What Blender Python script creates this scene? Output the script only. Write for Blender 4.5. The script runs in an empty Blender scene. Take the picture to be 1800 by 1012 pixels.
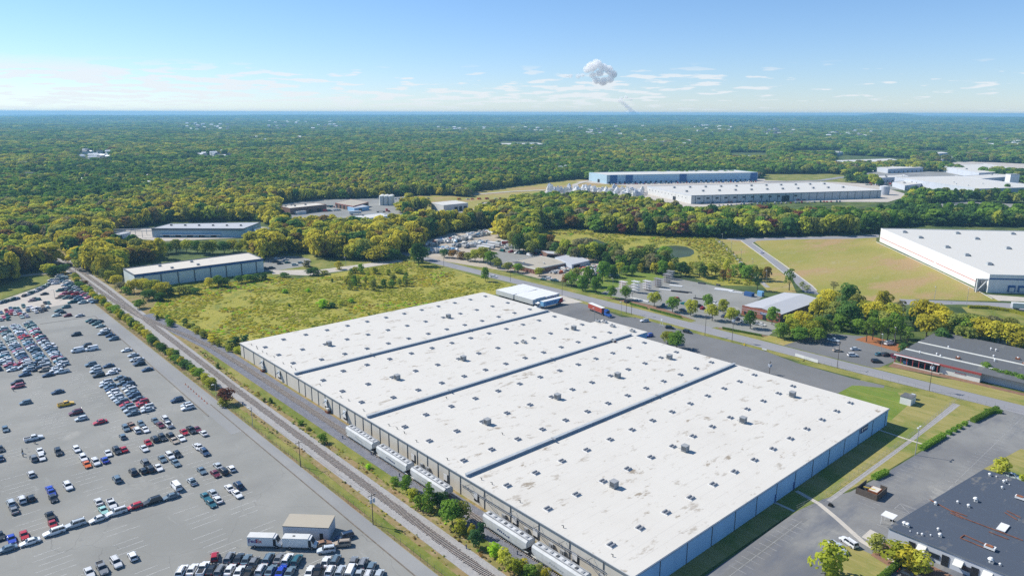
import bpy, bmesh, math, random
import numpy as np
from mathutils import Vector, Matrix
random.seed(11); R = random.Random(5); NPR = np.random.RandomState(3)
scene = bpy.context.scene
COL = scene.collection
PI = math.pi

# ------------------------------------------------------------------ camera
H = 110.0; F = 1260.0; PITCH = math.atan(307.5 / F); ROLL = 0.0026
cam_d = bpy.data.cameras.new('camera'); cam = bpy.data.objects.new('camera', cam_d); COL.objects.link(cam)
cam_d.sensor_width = 36.0; cam_d.lens = 36.0 * F / 1800.0
cam_d.clip_start = 1.0; cam_d.clip_end = 200000.0
cam.rotation_mode = 'XYZ'
_m = Matrix.Rotation(PI / 2 - PITCH, 4, 'X') @ Matrix.Rotation(ROLL, 4, 'Z')
cam.matrix_world = Matrix.Translation((0, 0, H)) @ _m
scene.camera = cam
scene.view_settings.view_transform = 'Standard'; scene.view_settings.look = 'None'
scene.view_settings.exposure = 0.42; scene.view_settings.gamma = 1.0
scene.view_settings.use_curve_mapping = False
scene.cycles.max_bounces = 10; scene.cycles.diffuse_bounces = 2; scene.cycles.glossy_bounces = 2
scene.cycles.transparent_max_bounces = 6; scene.cycles.volume_bounces = 10; scene.cycles.transmission_bounces = 2
scene.cycles.caustics_reflective = False; scene.cycles.caustics_refractive = False
scene.cycles.use_denoising = False

# ------------------------------------------------------------------ sun and sky
SUN_EL = math.radians(43.3)
SH = Vector((0.93, -0.37, 0)).normalized()             # the way shadows fall on the ground
to_sun = Vector((-SH.x * math.cos(SUN_EL), -SH.y * math.cos(SUN_EL), math.sin(SUN_EL)))
sd = bpy.data.lights.new('sun', 'SUN'); sd.energy = 4.7; sd.angle = math.radians(0.5); sd.color = (1.0, 0.95, 0.86)
sun = bpy.data.objects.new('sun', sd); COL.objects.link(sun)
sun.rotation_euler = to_sun.to_track_quat('Z', 'Y').to_euler()
world = bpy.data.worlds.new('World'); scene.world = world; world.use_nodes = True

def NT(t): return t.nodes, t.links
def build_world():
    n, l = NT(world.node_tree); n.clear()
    out = n.new('ShaderNodeOutputWorld'); bg = n.new('ShaderNodeBackground'); bg.inputs[1].default_value = 0.095
    sky = n.new('ShaderNodeTexSky'); sky.sky_type = 'NISHITA'; sky.sun_disc = False
    sky.sun_elevation = SUN_EL
    sky.sun_rotation = math.atan2(to_sun.x, to_sun.y)
    sky.altitude = 600; sky.air_density = 1.0; sky.dust_density = 0.05; sky.ozone_density = 2.5
    tc = n.new('ShaderNodeTexCoord'); sep = n.new('ShaderNodeSeparateXYZ'); l.new(tc.outputs['Generated'], sep.inputs[0])
    m0 = n.new('ShaderNodeMath'); m0.operation = 'MAXIMUM'; l.new(sep.outputs[2], m0.inputs[0]); m0.inputs[1].default_value = 0.0
    mx = n.new('ShaderNodeMath'); mx.operation = 'ADD'; l.new(m0.outputs[0], mx.inputs[0]); mx.inputs[1].default_value = 0.09
    dv = []
    for i in (0, 1):
        d = n.new('ShaderNodeMath'); d.operation = 'DIVIDE'; l.new(sep.outputs[i], d.inputs[0]); l.new(mx.outputs[0], d.inputs[1]); dv.append(d)
    cmb = n.new('ShaderNodeCombineXYZ'); l.new(dv[0].outputs[0], cmb.inputs[0]); l.new(dv[1].outputs[0], cmb.inputs[1])
    # small fair-weather clouds on a high flat layer
    def noise(scale, detail, rough, off):
        mp = n.new('ShaderNodeMapping'); mp.inputs['Location'].default_value = off; l.new(cmb.outputs[0], mp.inputs[0])
        t = n.new('ShaderNodeTexNoise'); t.inputs['Scale'].default_value = scale; t.inputs['Detail'].default_value = detail
        t.inputs['Roughness'].default_value = rough; l.new(mp.outputs[0], t.inputs[0]); return t
    n1 = noise(2.9, 8, 0.5, (5.1, 1.7, 0)); n2 = noise(0.42, 2, 0.5, (7.0, 2.0, 0))
    add = n.new('ShaderNodeMath'); add.operation = 'MULTIPLY_ADD'; l.new(n2.outputs[0], add.inputs[0]); add.inputs[1].default_value = 0.55; l.new(n1.outputs[0], add.inputs[2])
    # more cover low on the left
    az = n.new('ShaderNodeMath'); az.operation = 'MULTIPLY_ADD'; l.new(sep.outputs[0], az.inputs[0]); az.inputs[1].default_value = -0.13; l.new(add.outputs[0], az.inputs[2])
    cr = n.new('ShaderNodeMapRange'); cr.inputs[1].default_value = 0.815; cr.inputs[2].default_value = 0.875; l.new(az.outputs[0], cr.inputs[0])
    fade = n.new('ShaderNodeMapRange'); fade.inputs[1].default_value = 0.064; fade.inputs[2].default_value = 0.046; l.new(sep.outputs[2], fade.inputs[0])
    lowf = n.new('ShaderNodeMapRange'); lowf.inputs[1].default_value = 0.0; lowf.inputs[2].default_value = 0.02; lowf.inputs[3].default_value = 0.35; l.new(sep.outputs[2], lowf.inputs[0])
    m1 = n.new('ShaderNodeMath'); m1.operation = 'MULTIPLY'; l.new(cr.outputs[0], m1.inputs[0]); l.new(fade.outputs[0], m1.inputs[1])
    m2 = n.new('ShaderNodeMath'); m2.operation = 'MULTIPLY'; l.new(m1.outputs[0], m2.inputs[0]); l.new(lowf.outputs[0], m2.inputs[1])
    m3 = n.new('ShaderNodeMath'); m3.operation = 'MULTIPLY'; l.new(m2.outputs[0], m3.inputs[0]); m3.inputs[1].default_value = 0.8
    mix = n.new('ShaderNodeMix'); mix.data_type = 'RGBA'; l.new(m3.outputs[0], mix.inputs[0])
    hs = n.new('ShaderNodeHueSaturation'); hs.inputs['Saturation'].default_value = 1.0; l.new(sky.outputs[0], hs.inputs['Color'])
    tm = n.new('ShaderNodeMapRange'); tm.inputs[1].default_value = 0.0; tm.inputs[2].default_value = 0.30; l.new(sep.outputs[2], tm.inputs[0])
    tint = n.new('ShaderNodeMix'); tint.data_type = 'RGBA'; l.new(tm.outputs[0], tint.inputs[0]); tint.inputs[6].default_value = (.76, .87, 1.14, 1); tint.inputs[7].default_value = (.72, .95, 1.12, 1)
    ml = n.new('ShaderNodeMix'); ml.data_type = 'RGBA'; ml.blend_type = 'MULTIPLY'; ml.inputs[0].default_value = 1.0; l.new(hs.outputs[0], ml.inputs[6]); l.new(tint.outputs[2], ml.inputs[7])
    l.new(ml.outputs[2], mix.inputs[6]); mix.inputs[7].default_value = (6.8, 7.1, 7.4, 1)
    l.new(mix.outputs[2], bg.inputs[0]); l.new(bg.outputs[0], out.inputs[0])
build_world()

# ------------------------------------------------------------------ places: P turns a map pixel of the survey picture into metres, W uses the yard grid
_cp, _sp = math.cos(PITCH), math.sin(PITCH)
def P(px, py, z=0.0):
    u = (px - 900) / F; v = (py - 506) / F
    u, v = u - v * ROLL, v + u * ROLL
    d = (H - z) / (_sp + v * _cp)
    return Vector((u * d, d * (_cp - v * _sp), z))
def INV(x, y, z):
    dep = y * _cp + (H - z) * _sp; dn = (H - z) * _cp - y * _sp
    u = x / dep; v = dn / dep
    u, v = u + v * ROLL, v - u * ROLL
    return 900 + u * F, 506 + v * F
ORG = Vector((27.965, 144.48, 0)); TH = math.radians(131.88)
AX = Vector((math.cos(TH), math.sin(TH), 0)); BX = Vector((AX.y, -AX.x, 0))
def W(u, v, z=0.0): return ORG + AX * u + BX * v + Vector((0, 0, z))
def UV(p): d = p - ORG; return d.dot(AX), d.dot(BX)
ROT_A = TH; ROT_B = TH - PI / 2

# ------------------------------------------------------------------ helpers
def tag(o, label=None, cat=None, group=None, kind=None):
    if label: o['label'] = label
    if cat: o['category'] = cat
    if group: o['group'] = group
    if kind: o['kind'] = kind
    return o
def thing(name, label, cat, loc=(0, 0, 0), rz=0.0, group=None):
    o = bpy.data.objects.new(name, None); COL.objects.link(o); o.empty_display_size = 0.5
    o.location = loc; o.rotation_euler = (0, 0, rz); return tag(o, label, cat, group)
def link(name, me, parent=None, loc=(0, 0, 0), rz=0.0):
    o = bpy.data.objects.new(name, me); COL.objects.link(o); o.location = loc; o.rotation_euler = (0, 0, rz)
    if parent is not None: o.parent = parent
    return o
class MB:
    def __init__(s): s.v = []; s.f = []; s.m = []; s.mats = []
    def mi(s, mat):
        if mat not in s.mats: s.mats.append(mat)
        return s.mats.index(mat)
    def add(s, vs, fs, mat):
        b = len(s.v); s.v += [tuple(p) for p in vs]; k = s.mi(mat)
        for f in fs: s.f.append(tuple(b + i for i in f)); s.m.append(k)
        return s
    def box(s, x0, x1, y0, y1, z0, z1, mat, tx=0.0, ty=0.0):
        vs = [(x0, y0, z0), (x1, y0, z0), (x1, y1, z0), (x0, y1, z0), (x0 + tx, y0 + ty, z1), (x1 - tx, y0 + ty, z1), (x1 - tx, y1 - ty, z1), (x0 + tx, y1 - ty, z1)]
        return s.add(vs, [(3, 2, 1, 0), (4, 5, 6, 7), (0, 1, 5, 4), (1, 2, 6, 5), (2, 3, 7, 6), (3, 0, 4, 7)], mat)
    def prism(s, poly, z0, z1, mat, top=None):
        n = len(poly); vs = [(p[0], p[1], z0) for p in poly] + [(p[0], p[1], z1) for p in poly]
        ar = sum(poly[i][0] * poly[(i + 1) % n][1] - poly[(i + 1) % n][0] * poly[i][1] for i in range(n))
        fs = [(i, (i + 1) % n, n + (i + 1) % n, n + i) for i in range(n)]
        if ar < 0: fs = [f[::-1] for f in fs]
        s.add(vs, fs, mat)
        t = tuple(range(n, 2 * n)) if ar > 0 else tuple(range(2 * n - 1, n - 1, -1))
        s.add(vs, [t], top or mat); return s
    def bar(s, p, q, w, mat, n=4, w2=None):
        p = Vector(p); q = Vector(q); d = (q - p).normalized(); up = Vector((0, 0, 1)) if abs(d.z) < .9 else Vector((1, 0, 0))
        a = d.cross(up).normalized(); b = a.cross(d); w2 = w if w2 is None else w2
        vs = []
        for c, r in ((p, w / 2), (q, w2 / 2)):
            for k in range(n):
                t = 2 * PI * (k + .5) / n; vs.append(c + (a * math.cos(t) + b * math.sin(t)) * r)
        fs = [(k, (k + 1) % n, n + (k + 1) % n, n + k) for k in range(n)] + [tuple(range(n - 1, -1, -1)), tuple(range(n, 2 * n))]
        return s.add(vs, fs, mat)
    def cyl(s, x, y, z0, z1, r, mat, n=12, r2=None): return s.bar((x, y, z0), (x, y, z1), 2 * r, mat, n, None if r2 is None else 2 * r2)
    def quad(s, pts, mat): return s.add(pts, [tuple(range(len(pts)))], mat)
    def mesh(s, name):
        me = bpy.data.meshes.new(name); me.from_pydata(s.v, [], s.f)
        for m in s.mats: me.materials.append(m)
        me.polygons.foreach_set('material_index', s.m); me.update(); return me
    def build(s, name, parent=None, loc=(0, 0, 0), rz=0.0): return link(name, s.mesh(name), parent, loc, rz)
def copy_tree(o, loc=None, rz=None, parent=None):
    kids = list(o.children); c = o.copy(); COL.objects.link(c)
    if parent is not None: c.parent = parent
    if loc is not None: c.location = loc
    if rz is not None: c.rotation_euler = (0, 0, rz)
    for k in kids:
        kk = k.copy(); COL.objects.link(kk); kk.parent = c
        for g in k.children:
            gg = g.copy(); COL.objects.link(gg); gg.parent = kk
    return c
ONES = ['', 'first', 'second', 'third', 'fourth', 'fifth', 'sixth', 'seventh', 'eighth', 'ninth', 'tenth', 'eleventh', 'twelfth', 'thirteenth', 'fourteenth', 'fifteenth', 'sixteenth', 'seventeenth', 'eighteenth', 'nineteenth']
TENS = ['', '', 'twenty', 'thirty', 'forty', 'fifty', 'sixty', 'seventy', 'eighty', 'ninety']
TENTH = ['', '', 'twentieth', 'thirtieth', 'fortieth', 'fiftieth', 'sixtieth', 'seventieth', 'eightieth', 'ninetieth']
def ordinal(k):
    if k < 20: return ONES[k]
    if k % 10 == 0: return TENTH[k // 10]
    return TENS[k // 10] + '-' + ONES[k % 10]
def label_run(items, key, fmt, only=None):
    """items: list of (object, x in the picture, data). Those that share a key are told apart by their place from the left."""
    gr = {}
    for it in items: gr.setdefault(key(it), []).append(it)
    for k, lst in gr.items():
        lst.sort(key=lambda t: t[1])
        for i, it in enumerate(lst):
            it[0]['label'] = (fmt(it, ordinal(i + 1)) if len(lst) > 1 else (only or fmt)(it) if only else fmt(it, ''))

# ------------------------------------------------------------------ materials
MATS = {}
def mat(name, col, rough=0.8, metal=0.0, spec=0.3, noise=0.0, nscale=1.0, detail=4, col2=None, bump=0.0, coord='Object', stretch=(1, 1, 1), objcol=False, lo=0.35, hi=0.65, extra=None):
    if name in MATS: return MATS[name]
    m = bpy.data.materials.new(name); m.use_nodes = True; n, l = NT(m.node_tree); n.clear()
    out = n.new('ShaderNodeOutputMaterial'); b = n.new('ShaderNodeBsdfPrincipled'); l.new(b.outputs[0], out.inputs[0])
    b.inputs['Roughness'].default_value = rough; b.inputs['Metallic'].default_value = metal; b.inputs['Specular IOR Level'].default_value = spec
    c = tuple(col) + (1,); src = None
    if objcol:
        oi = n.new('ShaderNodeObjectInfo'); src = oi.outputs['Color']
    if noise or col2:
        tc = n.new('ShaderNodeTexCoord'); mp = n.new('ShaderNodeMapping'); mp.inputs['Scale'].default_value = stretch; l.new(tc.outputs[coord], mp.inputs[0])
        t = n.new('ShaderNodeTexNoise'); t.inputs['Scale'].default_value = nscale; t.inputs['Detail'].default_value = detail; t.inputs['Roughness'].default_value = 0.62
        l.new(mp.outputs[0], t.inputs[0])
        r = n.new('ShaderNodeMapRange'); r.inputs[1].default_value = lo; r.inputs[2].default_value = hi; l.new(t.outputs[0], r.inputs[0])
        mx = n.new('ShaderNodeMix'); mx.data_type = 'RGBA'; l.new(r.outputs[0], mx.inputs[0])
        c2 = tuple(col2) + (1,) if col2 else tuple(min(1, q * (1 - noise)) for q in col) + (1,)
        mx.inputs[6].default_value = c; mx.inputs[7].default_value = c2; src = mx.outputs[2]
        if bump:
            bp = n.new('ShaderNodeBump'); bp.inputs['Strength'].default_value = bump; bp.inputs['Distance'].default_value = 0.3
            l.new(t.outputs[0], bp.inputs['Height']); l.new(bp.outputs[0], b.inputs['Normal'])
    if extra: src = extra(n, l, src, c)
    if src is None: b.inputs['Base Color'].default_value = c
    else: l.new(src, b.inputs['Base Color'])
    MATS[name] = m; return m
def layered(name, base, layers, rough=0.95, bump=0.0):
    """ground material: base colour, then layers (colour, noise scale, lo, hi, stretch, amount, kind)"""
    m = bpy.data.materials.new(name); m.use_nodes = True; n, l = NT(m.node_tree); n.clear()
    out = n.new('ShaderNodeOutputMaterial'); b = n.new('ShaderNodeBsdfPrincipled'); l.new(b.outputs[0], out.inputs[0])
    b.inputs['Roughness'].default_value = rough; b.inputs['Specular IOR Level'].default_value = 0.15
    geo = n.new('ShaderNodeNewGeometry'); vr = n.new('ShaderNodeMapping'); vr.vector_type = 'POINT'
    vr.inputs['Rotation'].default_value = (0, 0, -TH); l.new(geo.outputs['Position'], vr.inputs[0])
    src = None
    for i, L_ in enumerate(layers):
        col, sc, lo, hi, st, amt, kind = L_
        mp = n.new('ShaderNodeMapping'); mp.inputs['Scale'].default_value = st; mp.inputs['Location'].default_value = (i * 13.7, i * 7.1, 0); l.new(vr.outputs[0], mp.inputs[0])
        if kind == 'crack':
            wn = n.new('ShaderNodeTexNoise'); wn.inputs['Scale'].default_value = sc * 2.5; l.new(mp.outputs[0], wn.inputs[0])
            va = n.new('ShaderNodeVectorMath'); va.operation = 'MULTIPLY_ADD'; l.new(wn.outputs[1], va.inputs[0]); va.inputs[1].default_value = (0.9 / sc * .35,) * 3; l.new(mp.outputs[0], va.inputs[2])
            t = n.new('ShaderNodeTexVoronoi'); t.feature = 'DISTANCE_TO_EDGE'; t.inputs['Scale'].default_value = sc; l.new(va.outputs[0], t.inputs[0]); o_ = t.outputs[0]
        elif kind == 'cell':
            t = n.new('ShaderNodeTexVoronoi'); t.inputs['Scale'].default_value = sc; l.new(mp.outputs[0], t.inputs[0]); o_ = t.outputs['Color']
        else:
            t = n.new('ShaderNodeTexNoise'); t.inputs['Scale'].default_value = sc; t.inputs['Detail'].default_value = 5; t.inputs['Roughness'].default_value = 0.65
            l.new(mp.outputs[0], t.inputs[0]); o_ = t.outputs[0]
        r = n.new('ShaderNodeMapRange'); r.inputs[1].default_value = lo; r.inputs[2].default_value = hi; r.inputs[4].default_value = amt; l.new(o_, r.inputs[0])
        mx = n.new('ShaderNodeMix'); mx.data_type = 'RGBA'; l.new(r.outputs[0], mx.inputs[0])
        if src is None: mx.inputs[6].default_value = tuple(base) + (1,)
        else: l.new(src, mx.inputs[6])
        mx.inputs[7].default_value = tuple(col) + (1,); src = mx.outputs[2]
        if bump and i == len(layers) - 1:
            bp = n.new('ShaderNodeBump'); bp.inputs['Strength'].default_value = bump; bp.inputs['Distance'].default_value = 0.5
            l.new(r.outputs[0], bp.inputs['Height']); l.new(bp.outputs[0], b.inputs['Normal'])
    if src is None: b.inputs['Base Color'].default_value = tuple(base) + (1,)
    else: l.new(src, b.inputs['Base Color'])
    MATS[name] = m; return m
S1 = (1, 1, 1)
M = {}
M['terrain'] = layered('forest_floor', (.08, .12, .035), [((.15, .17, .045), .012, .42, .62, S1, .8, 'n'), ((.025, .05, .018), .05, .45, .6, S1, .8, 'n'), ((.17, .15, .06), .004, .62, .7, S1, .5, 'n')])
M['lot'] = layered('worn_asphalt', (.235, .235, .218), [((.295, .292, .27), .02, .42, .62, S1, .8, 'n'), ((.205, .205, .195), .05, .52, .70, (1, .35, 1), .6, 'n'), ((.42, .40, .36), .035, .62, .72, S1, .5, 'n'), ((.16, .16, .165), .09, .68, .74, S1, .4, 'n'), ((.2, .2, .21), 1.8, .5, .7, S1, .22, 'n'), ((.13, .13, .13), .045, .003, .0, S1, .6, 'crack'), ((.33, .33, .31), .25, .62, .72, (.25, 1.5, 1), .5, 'n'), ((.15, .15, .15), .35, .70, .76, S1, .6, 'n')])
M['lane'] = layered('lane_asphalt', (.25, .253, .25), [((.31, .31, .30), .03, .4, .65, (1, .2, 1), .8, 'n'), ((.2, .2, .215), .12, .5, .7, (.12, 1.6, 1), .5, 'n'), ((.2, .2, .21), 1.5, .5, .7, S1, .2, 'n')])
M['yard'] = layered('yard_asphalt', (.15, .152, .152), [((.19, .19, .19), .03, .4, .65, S1, .8, 'n'), ((.11, .115, .125), .07, .58, .7, (1, .4, 1), .5, 'n'), ((.24, .24, .24), 1.2, .5, .7, S1, .18, 'n')])
M['road'] = layered('road_asphalt', (.25, .25, .262), [((.31, .305, .31), .03, .4, .65, (.3, 1, 1), .8, 'n'), ((.2, .2, .22), .3, .5, .7, (.1, 1.5, 1), .35, 'n')])
M['rlot'] = layered('patched_asphalt', (.17, .17, .172), [((.25, .248, .235), .03, .4, .62, S1, .9, 'n'), ((.12, .13, .155), .06, .5, .62, (1, .3, 1), .8, 'n'), ((.33, .32, .29), .05, .62, .7, S1, .6, 'n'), ((.4, .4, .4), .12, .7, .74, S1, .5, 'n'), ((.11, .12, .14), .12, .006, .0, S1, .6, 'crack')])
M['dirt'] = layered('dirt', (.38, .32, .25), [((.46, .41, .34), .05, .4, .65, S1, .8, 'n'), ((.25, .21, .16), .12, .55, .7, S1, .6, 'n'), ((.3, .3, .28), .6, .5, .7, S1, .35, 'n')])
M['gravelpale'] = layered('pale_gravel', (.44, .40, .35), [((.52, .47, .41), .06, .4, .65, S1, .8, 'n'), ((.33, .31, .28), .2, .5, .7, S1, .5, 'n')])
M['ballast'] = layered('ballast', (.33, .32, .31), [((.38, .37, .36), .5, .45, .62, S1, .6, 'n'), ((.16, .155, .16), 2.2, .5, .66, S1, .6, 'n'), ((.30, .26, .22), .08, .5, .7, S1, .5, 'n')], bump=.4)
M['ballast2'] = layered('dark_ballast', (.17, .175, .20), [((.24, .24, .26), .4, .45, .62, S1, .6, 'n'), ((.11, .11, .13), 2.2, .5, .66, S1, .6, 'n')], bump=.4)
M['grass'] = layered('mown_grass', (.14, .17, .03), [((.28, .25, .075), .06, .4, .6, S1, .9, 'n'), ((.08, .13, .02), .15, .5, .68, S1, .6, 'n'), ((.33, .27, .12), .5, .55, .72, S1, .45, 'n')], bump=.2)
M['lawn'] = layered('dry_lawn', (.25, .23, .07), [((.33, .28, .11), .3, .42, .6, (.18, 1.8, 1), .8, 'n'), ((.12, .18, .03), .035, .5, .6, S1, .75, 'n'), ((.16, .19, .05), .8, .5, .7, (.3, 1, 1), .4, 'n')], bump=.2)
M['greenlawn'] = layered('green_lawn', (.13, .20, .03), [((.22, .23, .05), .25, .42, .62, (.18, 1.8, 1), .8, 'n'), ((.08, .14, .02), .1, .5, .7, S1, .6, 'n')], bump=.2)
M['meadow'] = layered('weedy_meadow', (.29, .275, .045), [((.34, .30, .06), .035, .42, .58, S1, .85, 'n'), ((.12, .165, .03), .07, .5, .62, S1, .7, 'n'), ((.20, .14, .08), .05, .6, .68, S1, .7, 'n'), ((.31, .27, .06), .35, .5, .66, S1, .5, 'n'), ((.06, .09, .02), .7, .55, .68, S1, .5, 'n')], bump=.8)
M['drygrass'] = layered('dry_field_grass', (.33, .28, .085), [((.25, .25, .05), .02, .42, .6, (1, .4, 1), .9, 'n'), ((.38, .255, .13), .03, .48, .6, (1, .35, 1), .9, 'n'), ((.36, .31, .17), .09, .58, .7, (1, .3, 1), .6, 'n'), ((.18, .17, .05), .5, .5, .7, S1, .4, 'n')], bump=.3)
M['weeds'] = layered('tan_weeds', (.26, .19, .09), [((.17, .17, .04), .15, .42, .6, S1, .9, 'n'), ((.36, .27, .16), .4, .5, .66, S1, .7, 'n'), ((.20, .09, .04), .1, .58, .7, S1, .6, 'n')], bump=.6)
M['mulch'] = layered('mulch', (.20, .12, .085), [((.28, .16, .10), .6, .42, .6, S1, .8, 'n')])
M['redmulch'] = layered('red_mulch', (.34, .13, .05), [((.25, .12, .06), .6, .42, .6, S1, .8, 'n')])
M['concrete'] = layered('pale_concrete', (.50, .46, .40), [((.42, .39, .35), .2, .45, .6, S1, .6, 'n')])
M['water'] = mat('pond_water', (.075, .10, .04), rough=.35, spec=.12, noise=.4, nscale=.03)
M['white_line'] = mat('white_line_paint', (.78, .78, .76), rough=.8, noise=.35, nscale=.4)
M['faint_line'] = mat('faint_line_paint', (.42, .42, .41), rough=.8, noise=.4, nscale=.4)
M['kerb'] = mat('kerb_concrete', (.20, .17, .14), noise=.4, nscale=.5)
M['palekerb'] = mat('pale_kerb_concrete', (.55, .53, .49), noise=.2, nscale=.5)

def roofmat(name, base, stain, seamcol, seam_u, seam_v, amt):
    m = bpy.data.materials.new(name); m.use_nodes = True; n, l = NT(m.node_tree); n.clear()
    out = n.new('ShaderNodeOutputMaterial'); b = n.new('ShaderNodeBsdfPrincipled'); l.new(b.outputs[0], out.inputs[0]); b.inputs['Roughness'].default_value = .75; b.inputs['Specular IOR Level'].default_value = .2
    tc = n.new('ShaderNodeTexCoord'); sep = n.new('ShaderNodeSeparateXYZ'); l.new(tc.outputs['Object'], sep.inputs[0])
    wn = n.new('ShaderNodeTexNoise'); wn.inputs['Scale'].default_value = .05; l.new(tc.outputs['Object'], wn.inputs[0])
    def tri(sock, period, width):
        a = n.new('ShaderNodeMath'); a.operation = 'MULTIPLY_ADD'; l.new(wn.outputs[0], a.inputs[0]); a.inputs[1].default_value = .5; l.new(sock, a.inputs[2])
        d = n.new('ShaderNodeMath'); d.operation = 'PINGPONG'; l.new(a.outputs[0], d.inputs[0]); d.inputs[1].default_value = period / 2
        r = n.new('ShaderNodeMapRange'); r.inputs[1].default_value = 0; r.inputs[2].default_value = width; r.inputs[3].default_value = 1; r.inputs[4].default_value = 0; l.new(d.outputs[0], r.inputs[0]); return r.outputs[0]
    s1 = tri(sep.outputs[0], seam_u, .16); s2 = tri(sep.outputs[1], seam_v, .12)
    mxm = n.new('ShaderNodeMath'); mxm.operation = 'MAXIMUM'; l.new(s1, mxm.inputs[0]); l.new(s2, mxm.inputs[1])
    brk = n.new('ShaderNodeTexNoise'); brk.inputs['Scale'].default_value = .12; brk.inputs['Detail'].default_value = 4; l.new(tc.outputs['Object'], brk.inputs[0])
    br = n.new('ShaderNodeMapRange'); br.inputs[1].default_value = .38; br.inputs[2].default_value = .7; br.inputs[4].default_value = amt; l.new(brk.outputs[0], br.inputs[0])
    sm = n.new('ShaderNodeMath'); sm.operation = 'MULTIPLY'; l.new(mxm.outputs[0], sm.inputs[0]); l.new(br.outputs[0], sm.inputs[1])
    mx = n.new('ShaderNodeMix'); mx.data_type = 'RGBA'; l.new(sm.outputs[0], mx.inputs[0]); mx.inputs[6].default_value = base + (1,); mx.inputs[7].default_value = seamcol + (1,)
    cur = mx.outputs[2]
    for sc, lo, hi, am, st in ((.035, .5, .75, .10, (1, 1, 1)), (.28, .585, .67, .55, (1, .45, 1)), (.14, .615, .67, .85, (1, .5, 1)), (.55, .645, .70, .7, (1, .3, 1)), (1.1, .64, .74, .35, (1, .5, 1))):
        mp = n.new('ShaderNodeMapping'); mp.inputs['Scale'].default_value = st; mp.inputs['Location'].default_value = (sc * 91, 3, 0); l.new(tc.outputs['Object'], mp.inputs[0])
        t = n.new('ShaderNodeTexNoise'); t.inputs['Scale'].default_value = sc; t.inputs['Detail'].default_value = 6; t.inputs['Roughness'].default_value = .7; l.new(mp.outputs[0], t.inputs[0])
        r = n.new('ShaderNodeMapRange'); r.inputs[1].default_value = lo; r.inputs[2].default_value = hi; r.inputs[4].default_value = am; l.new(t.outputs[0], r.inputs[0])
        m2 = n.new('ShaderNodeMix'); m2.data_type = 'RGBA'; l.new(r.outputs[0], m2.inputs[0]); l.new(cur, m2.inputs[6]); m2.inputs[7].default_value = stain + (1,); cur = m2.outputs[2]
    l.new(cur, b.inputs['Base Color']); MATS[name] = m; return m
M['wroof'] = roofmat('white_membrane_roof', (.585, .56, .51), (.25, .205, .15), (.46, .44, .41), 3.4, 37.0, .8)
M['wroof2'] = roofmat('plain_white_roof', (.56, .545, .505), (.6, .57, .52), (.62, .61, .59), 18, 60, .5)
M['darkroof'] = roofmat('blue_black_roof', (.070, .085, .112), (.17, .165, .155), (.14, .15, .17), 60.0, 7.2, .6)
M['greyroof'] = roofmat('grey_roof', (.12, .125, .13), (.18, .18, .17), (.06, .06, .065), 22, 14, .8)
M['tanroof'] = roofmat('tan_roof', (.40, .36, .29), (.3, .27, .22), (.3, .27, .22), 9, 30, .5)
M['creamroof'] = roofmat('cream_roof', (.58, .54, .47), (.45, .42, .37), (.45, .42, .37), 30, 6, .5)
M['metalroof'] = roofmat('pale_metal_roof', (.42, .43, .45), (.5, .5, .5), (.33, .34, .36), 40, 3, .6)
M['bluegrey'] = mat('blue_grey_flashing', (.26, .33, .42), rough=.5, noise=.2, nscale=.3)
M['bluecream'] = mat('pale_bluish_cream_wall', (.62, .69, .68), noise=.12, nscale=.2)
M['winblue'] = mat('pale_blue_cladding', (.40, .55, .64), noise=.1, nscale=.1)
M['beige'] = mat('beige_precast_wall', (.62, .58, .50), noise=.12, nscale=.25, stretch=(1, 1, .2))
M['precast'] = mat('shade_blue_precast_wall', (.33, .55, .78), noise=.1, nscale=.2, stretch=(1, 1, .2))  # white precast, with the blue of its shaded side put into the colour
M['seam'] = mat('dark_seam', (.10, .11, .12))
M['eave'] = mat('grey_eave_trim', (.17, .19, .21), rough=.5)
M['white'] = mat('white_paint', (.74, .74, .73), rough=.5, noise=.08, nscale=.3)
M['offwhite'] = mat('offwhite_metal', (.62, .62, .60), rough=.55, noise=.12, nscale=.2)
M['palewall'] = mat('pale_grey_wall', (.52, .55, .60), noise=.1, nscale=.1)
M['cream'] = mat('cream_wall', (.70, .70, .64), noise=.12, nscale=.2)
M['brick'] = mat('red_brick', (.30, .10, .065), col2=(.36, .15, .10), nscale=1.5, noise=.1)
M['brown'] = mat('brown_brick', (.20, .115, .085), col2=(.25, .15, .11), nscale=1.5)
M['redtrim'] = mat('red_fascia', (.30, .06, .055))
M['bluetrim'] = mat('blue_fascia', (.04, .11, .28))
M['dark'] = mat('dark_opening', (.02, .022, .027), rough=.6)
M['glass'] = mat('dark_glass', (.022, .03, .04), rough=.12, spec=.6)
M['grey'] = mat('galvanised_grey', (.33, .34, .35), rough=.55, noise=.15, nscale=.8)
M['dgrey'] = mat('dark_grey_metal', (.09, .095, .10), rough=.6)
M['unit'] = mat('roof_unit_metal', (.42, .45, .47), rough=.55, noise=.2, nscale=1.0)
M['skylight'] = mat('skylight_dome', (.26, .27, .29), rough=.35, noise=.2, nscale=1.0)
M['wood'] = mat('weathered_pole_wood', (.13, .105, .085), noise=.3, nscale=2)
M['tie'] = mat('weathered_sleeper', (.46, .41, .36), noise=.4, nscale=1.3, coord='Object', lo=.3, hi=.7)
M['rail'] = mat('rusty_rail', (.26, .21, .19), rough=.5, metal=.3)
M['rust'] = mat('rust', (.30, .11, .05), noise=.5, nscale=1.2)
M['trunk'] = mat('bark', (.10, .08, .06), noise=.3, nscale=2)
M['tyre'] = mat('tyre', (.02, .02, .021), rough=.85)
M['rim'] = mat('wheel_rim', (.35, .35, .36), rough=.4, metal=.4)
M['lamp'] = mat('head_lamp', (.7, .72, .74), rough=.2)
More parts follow.
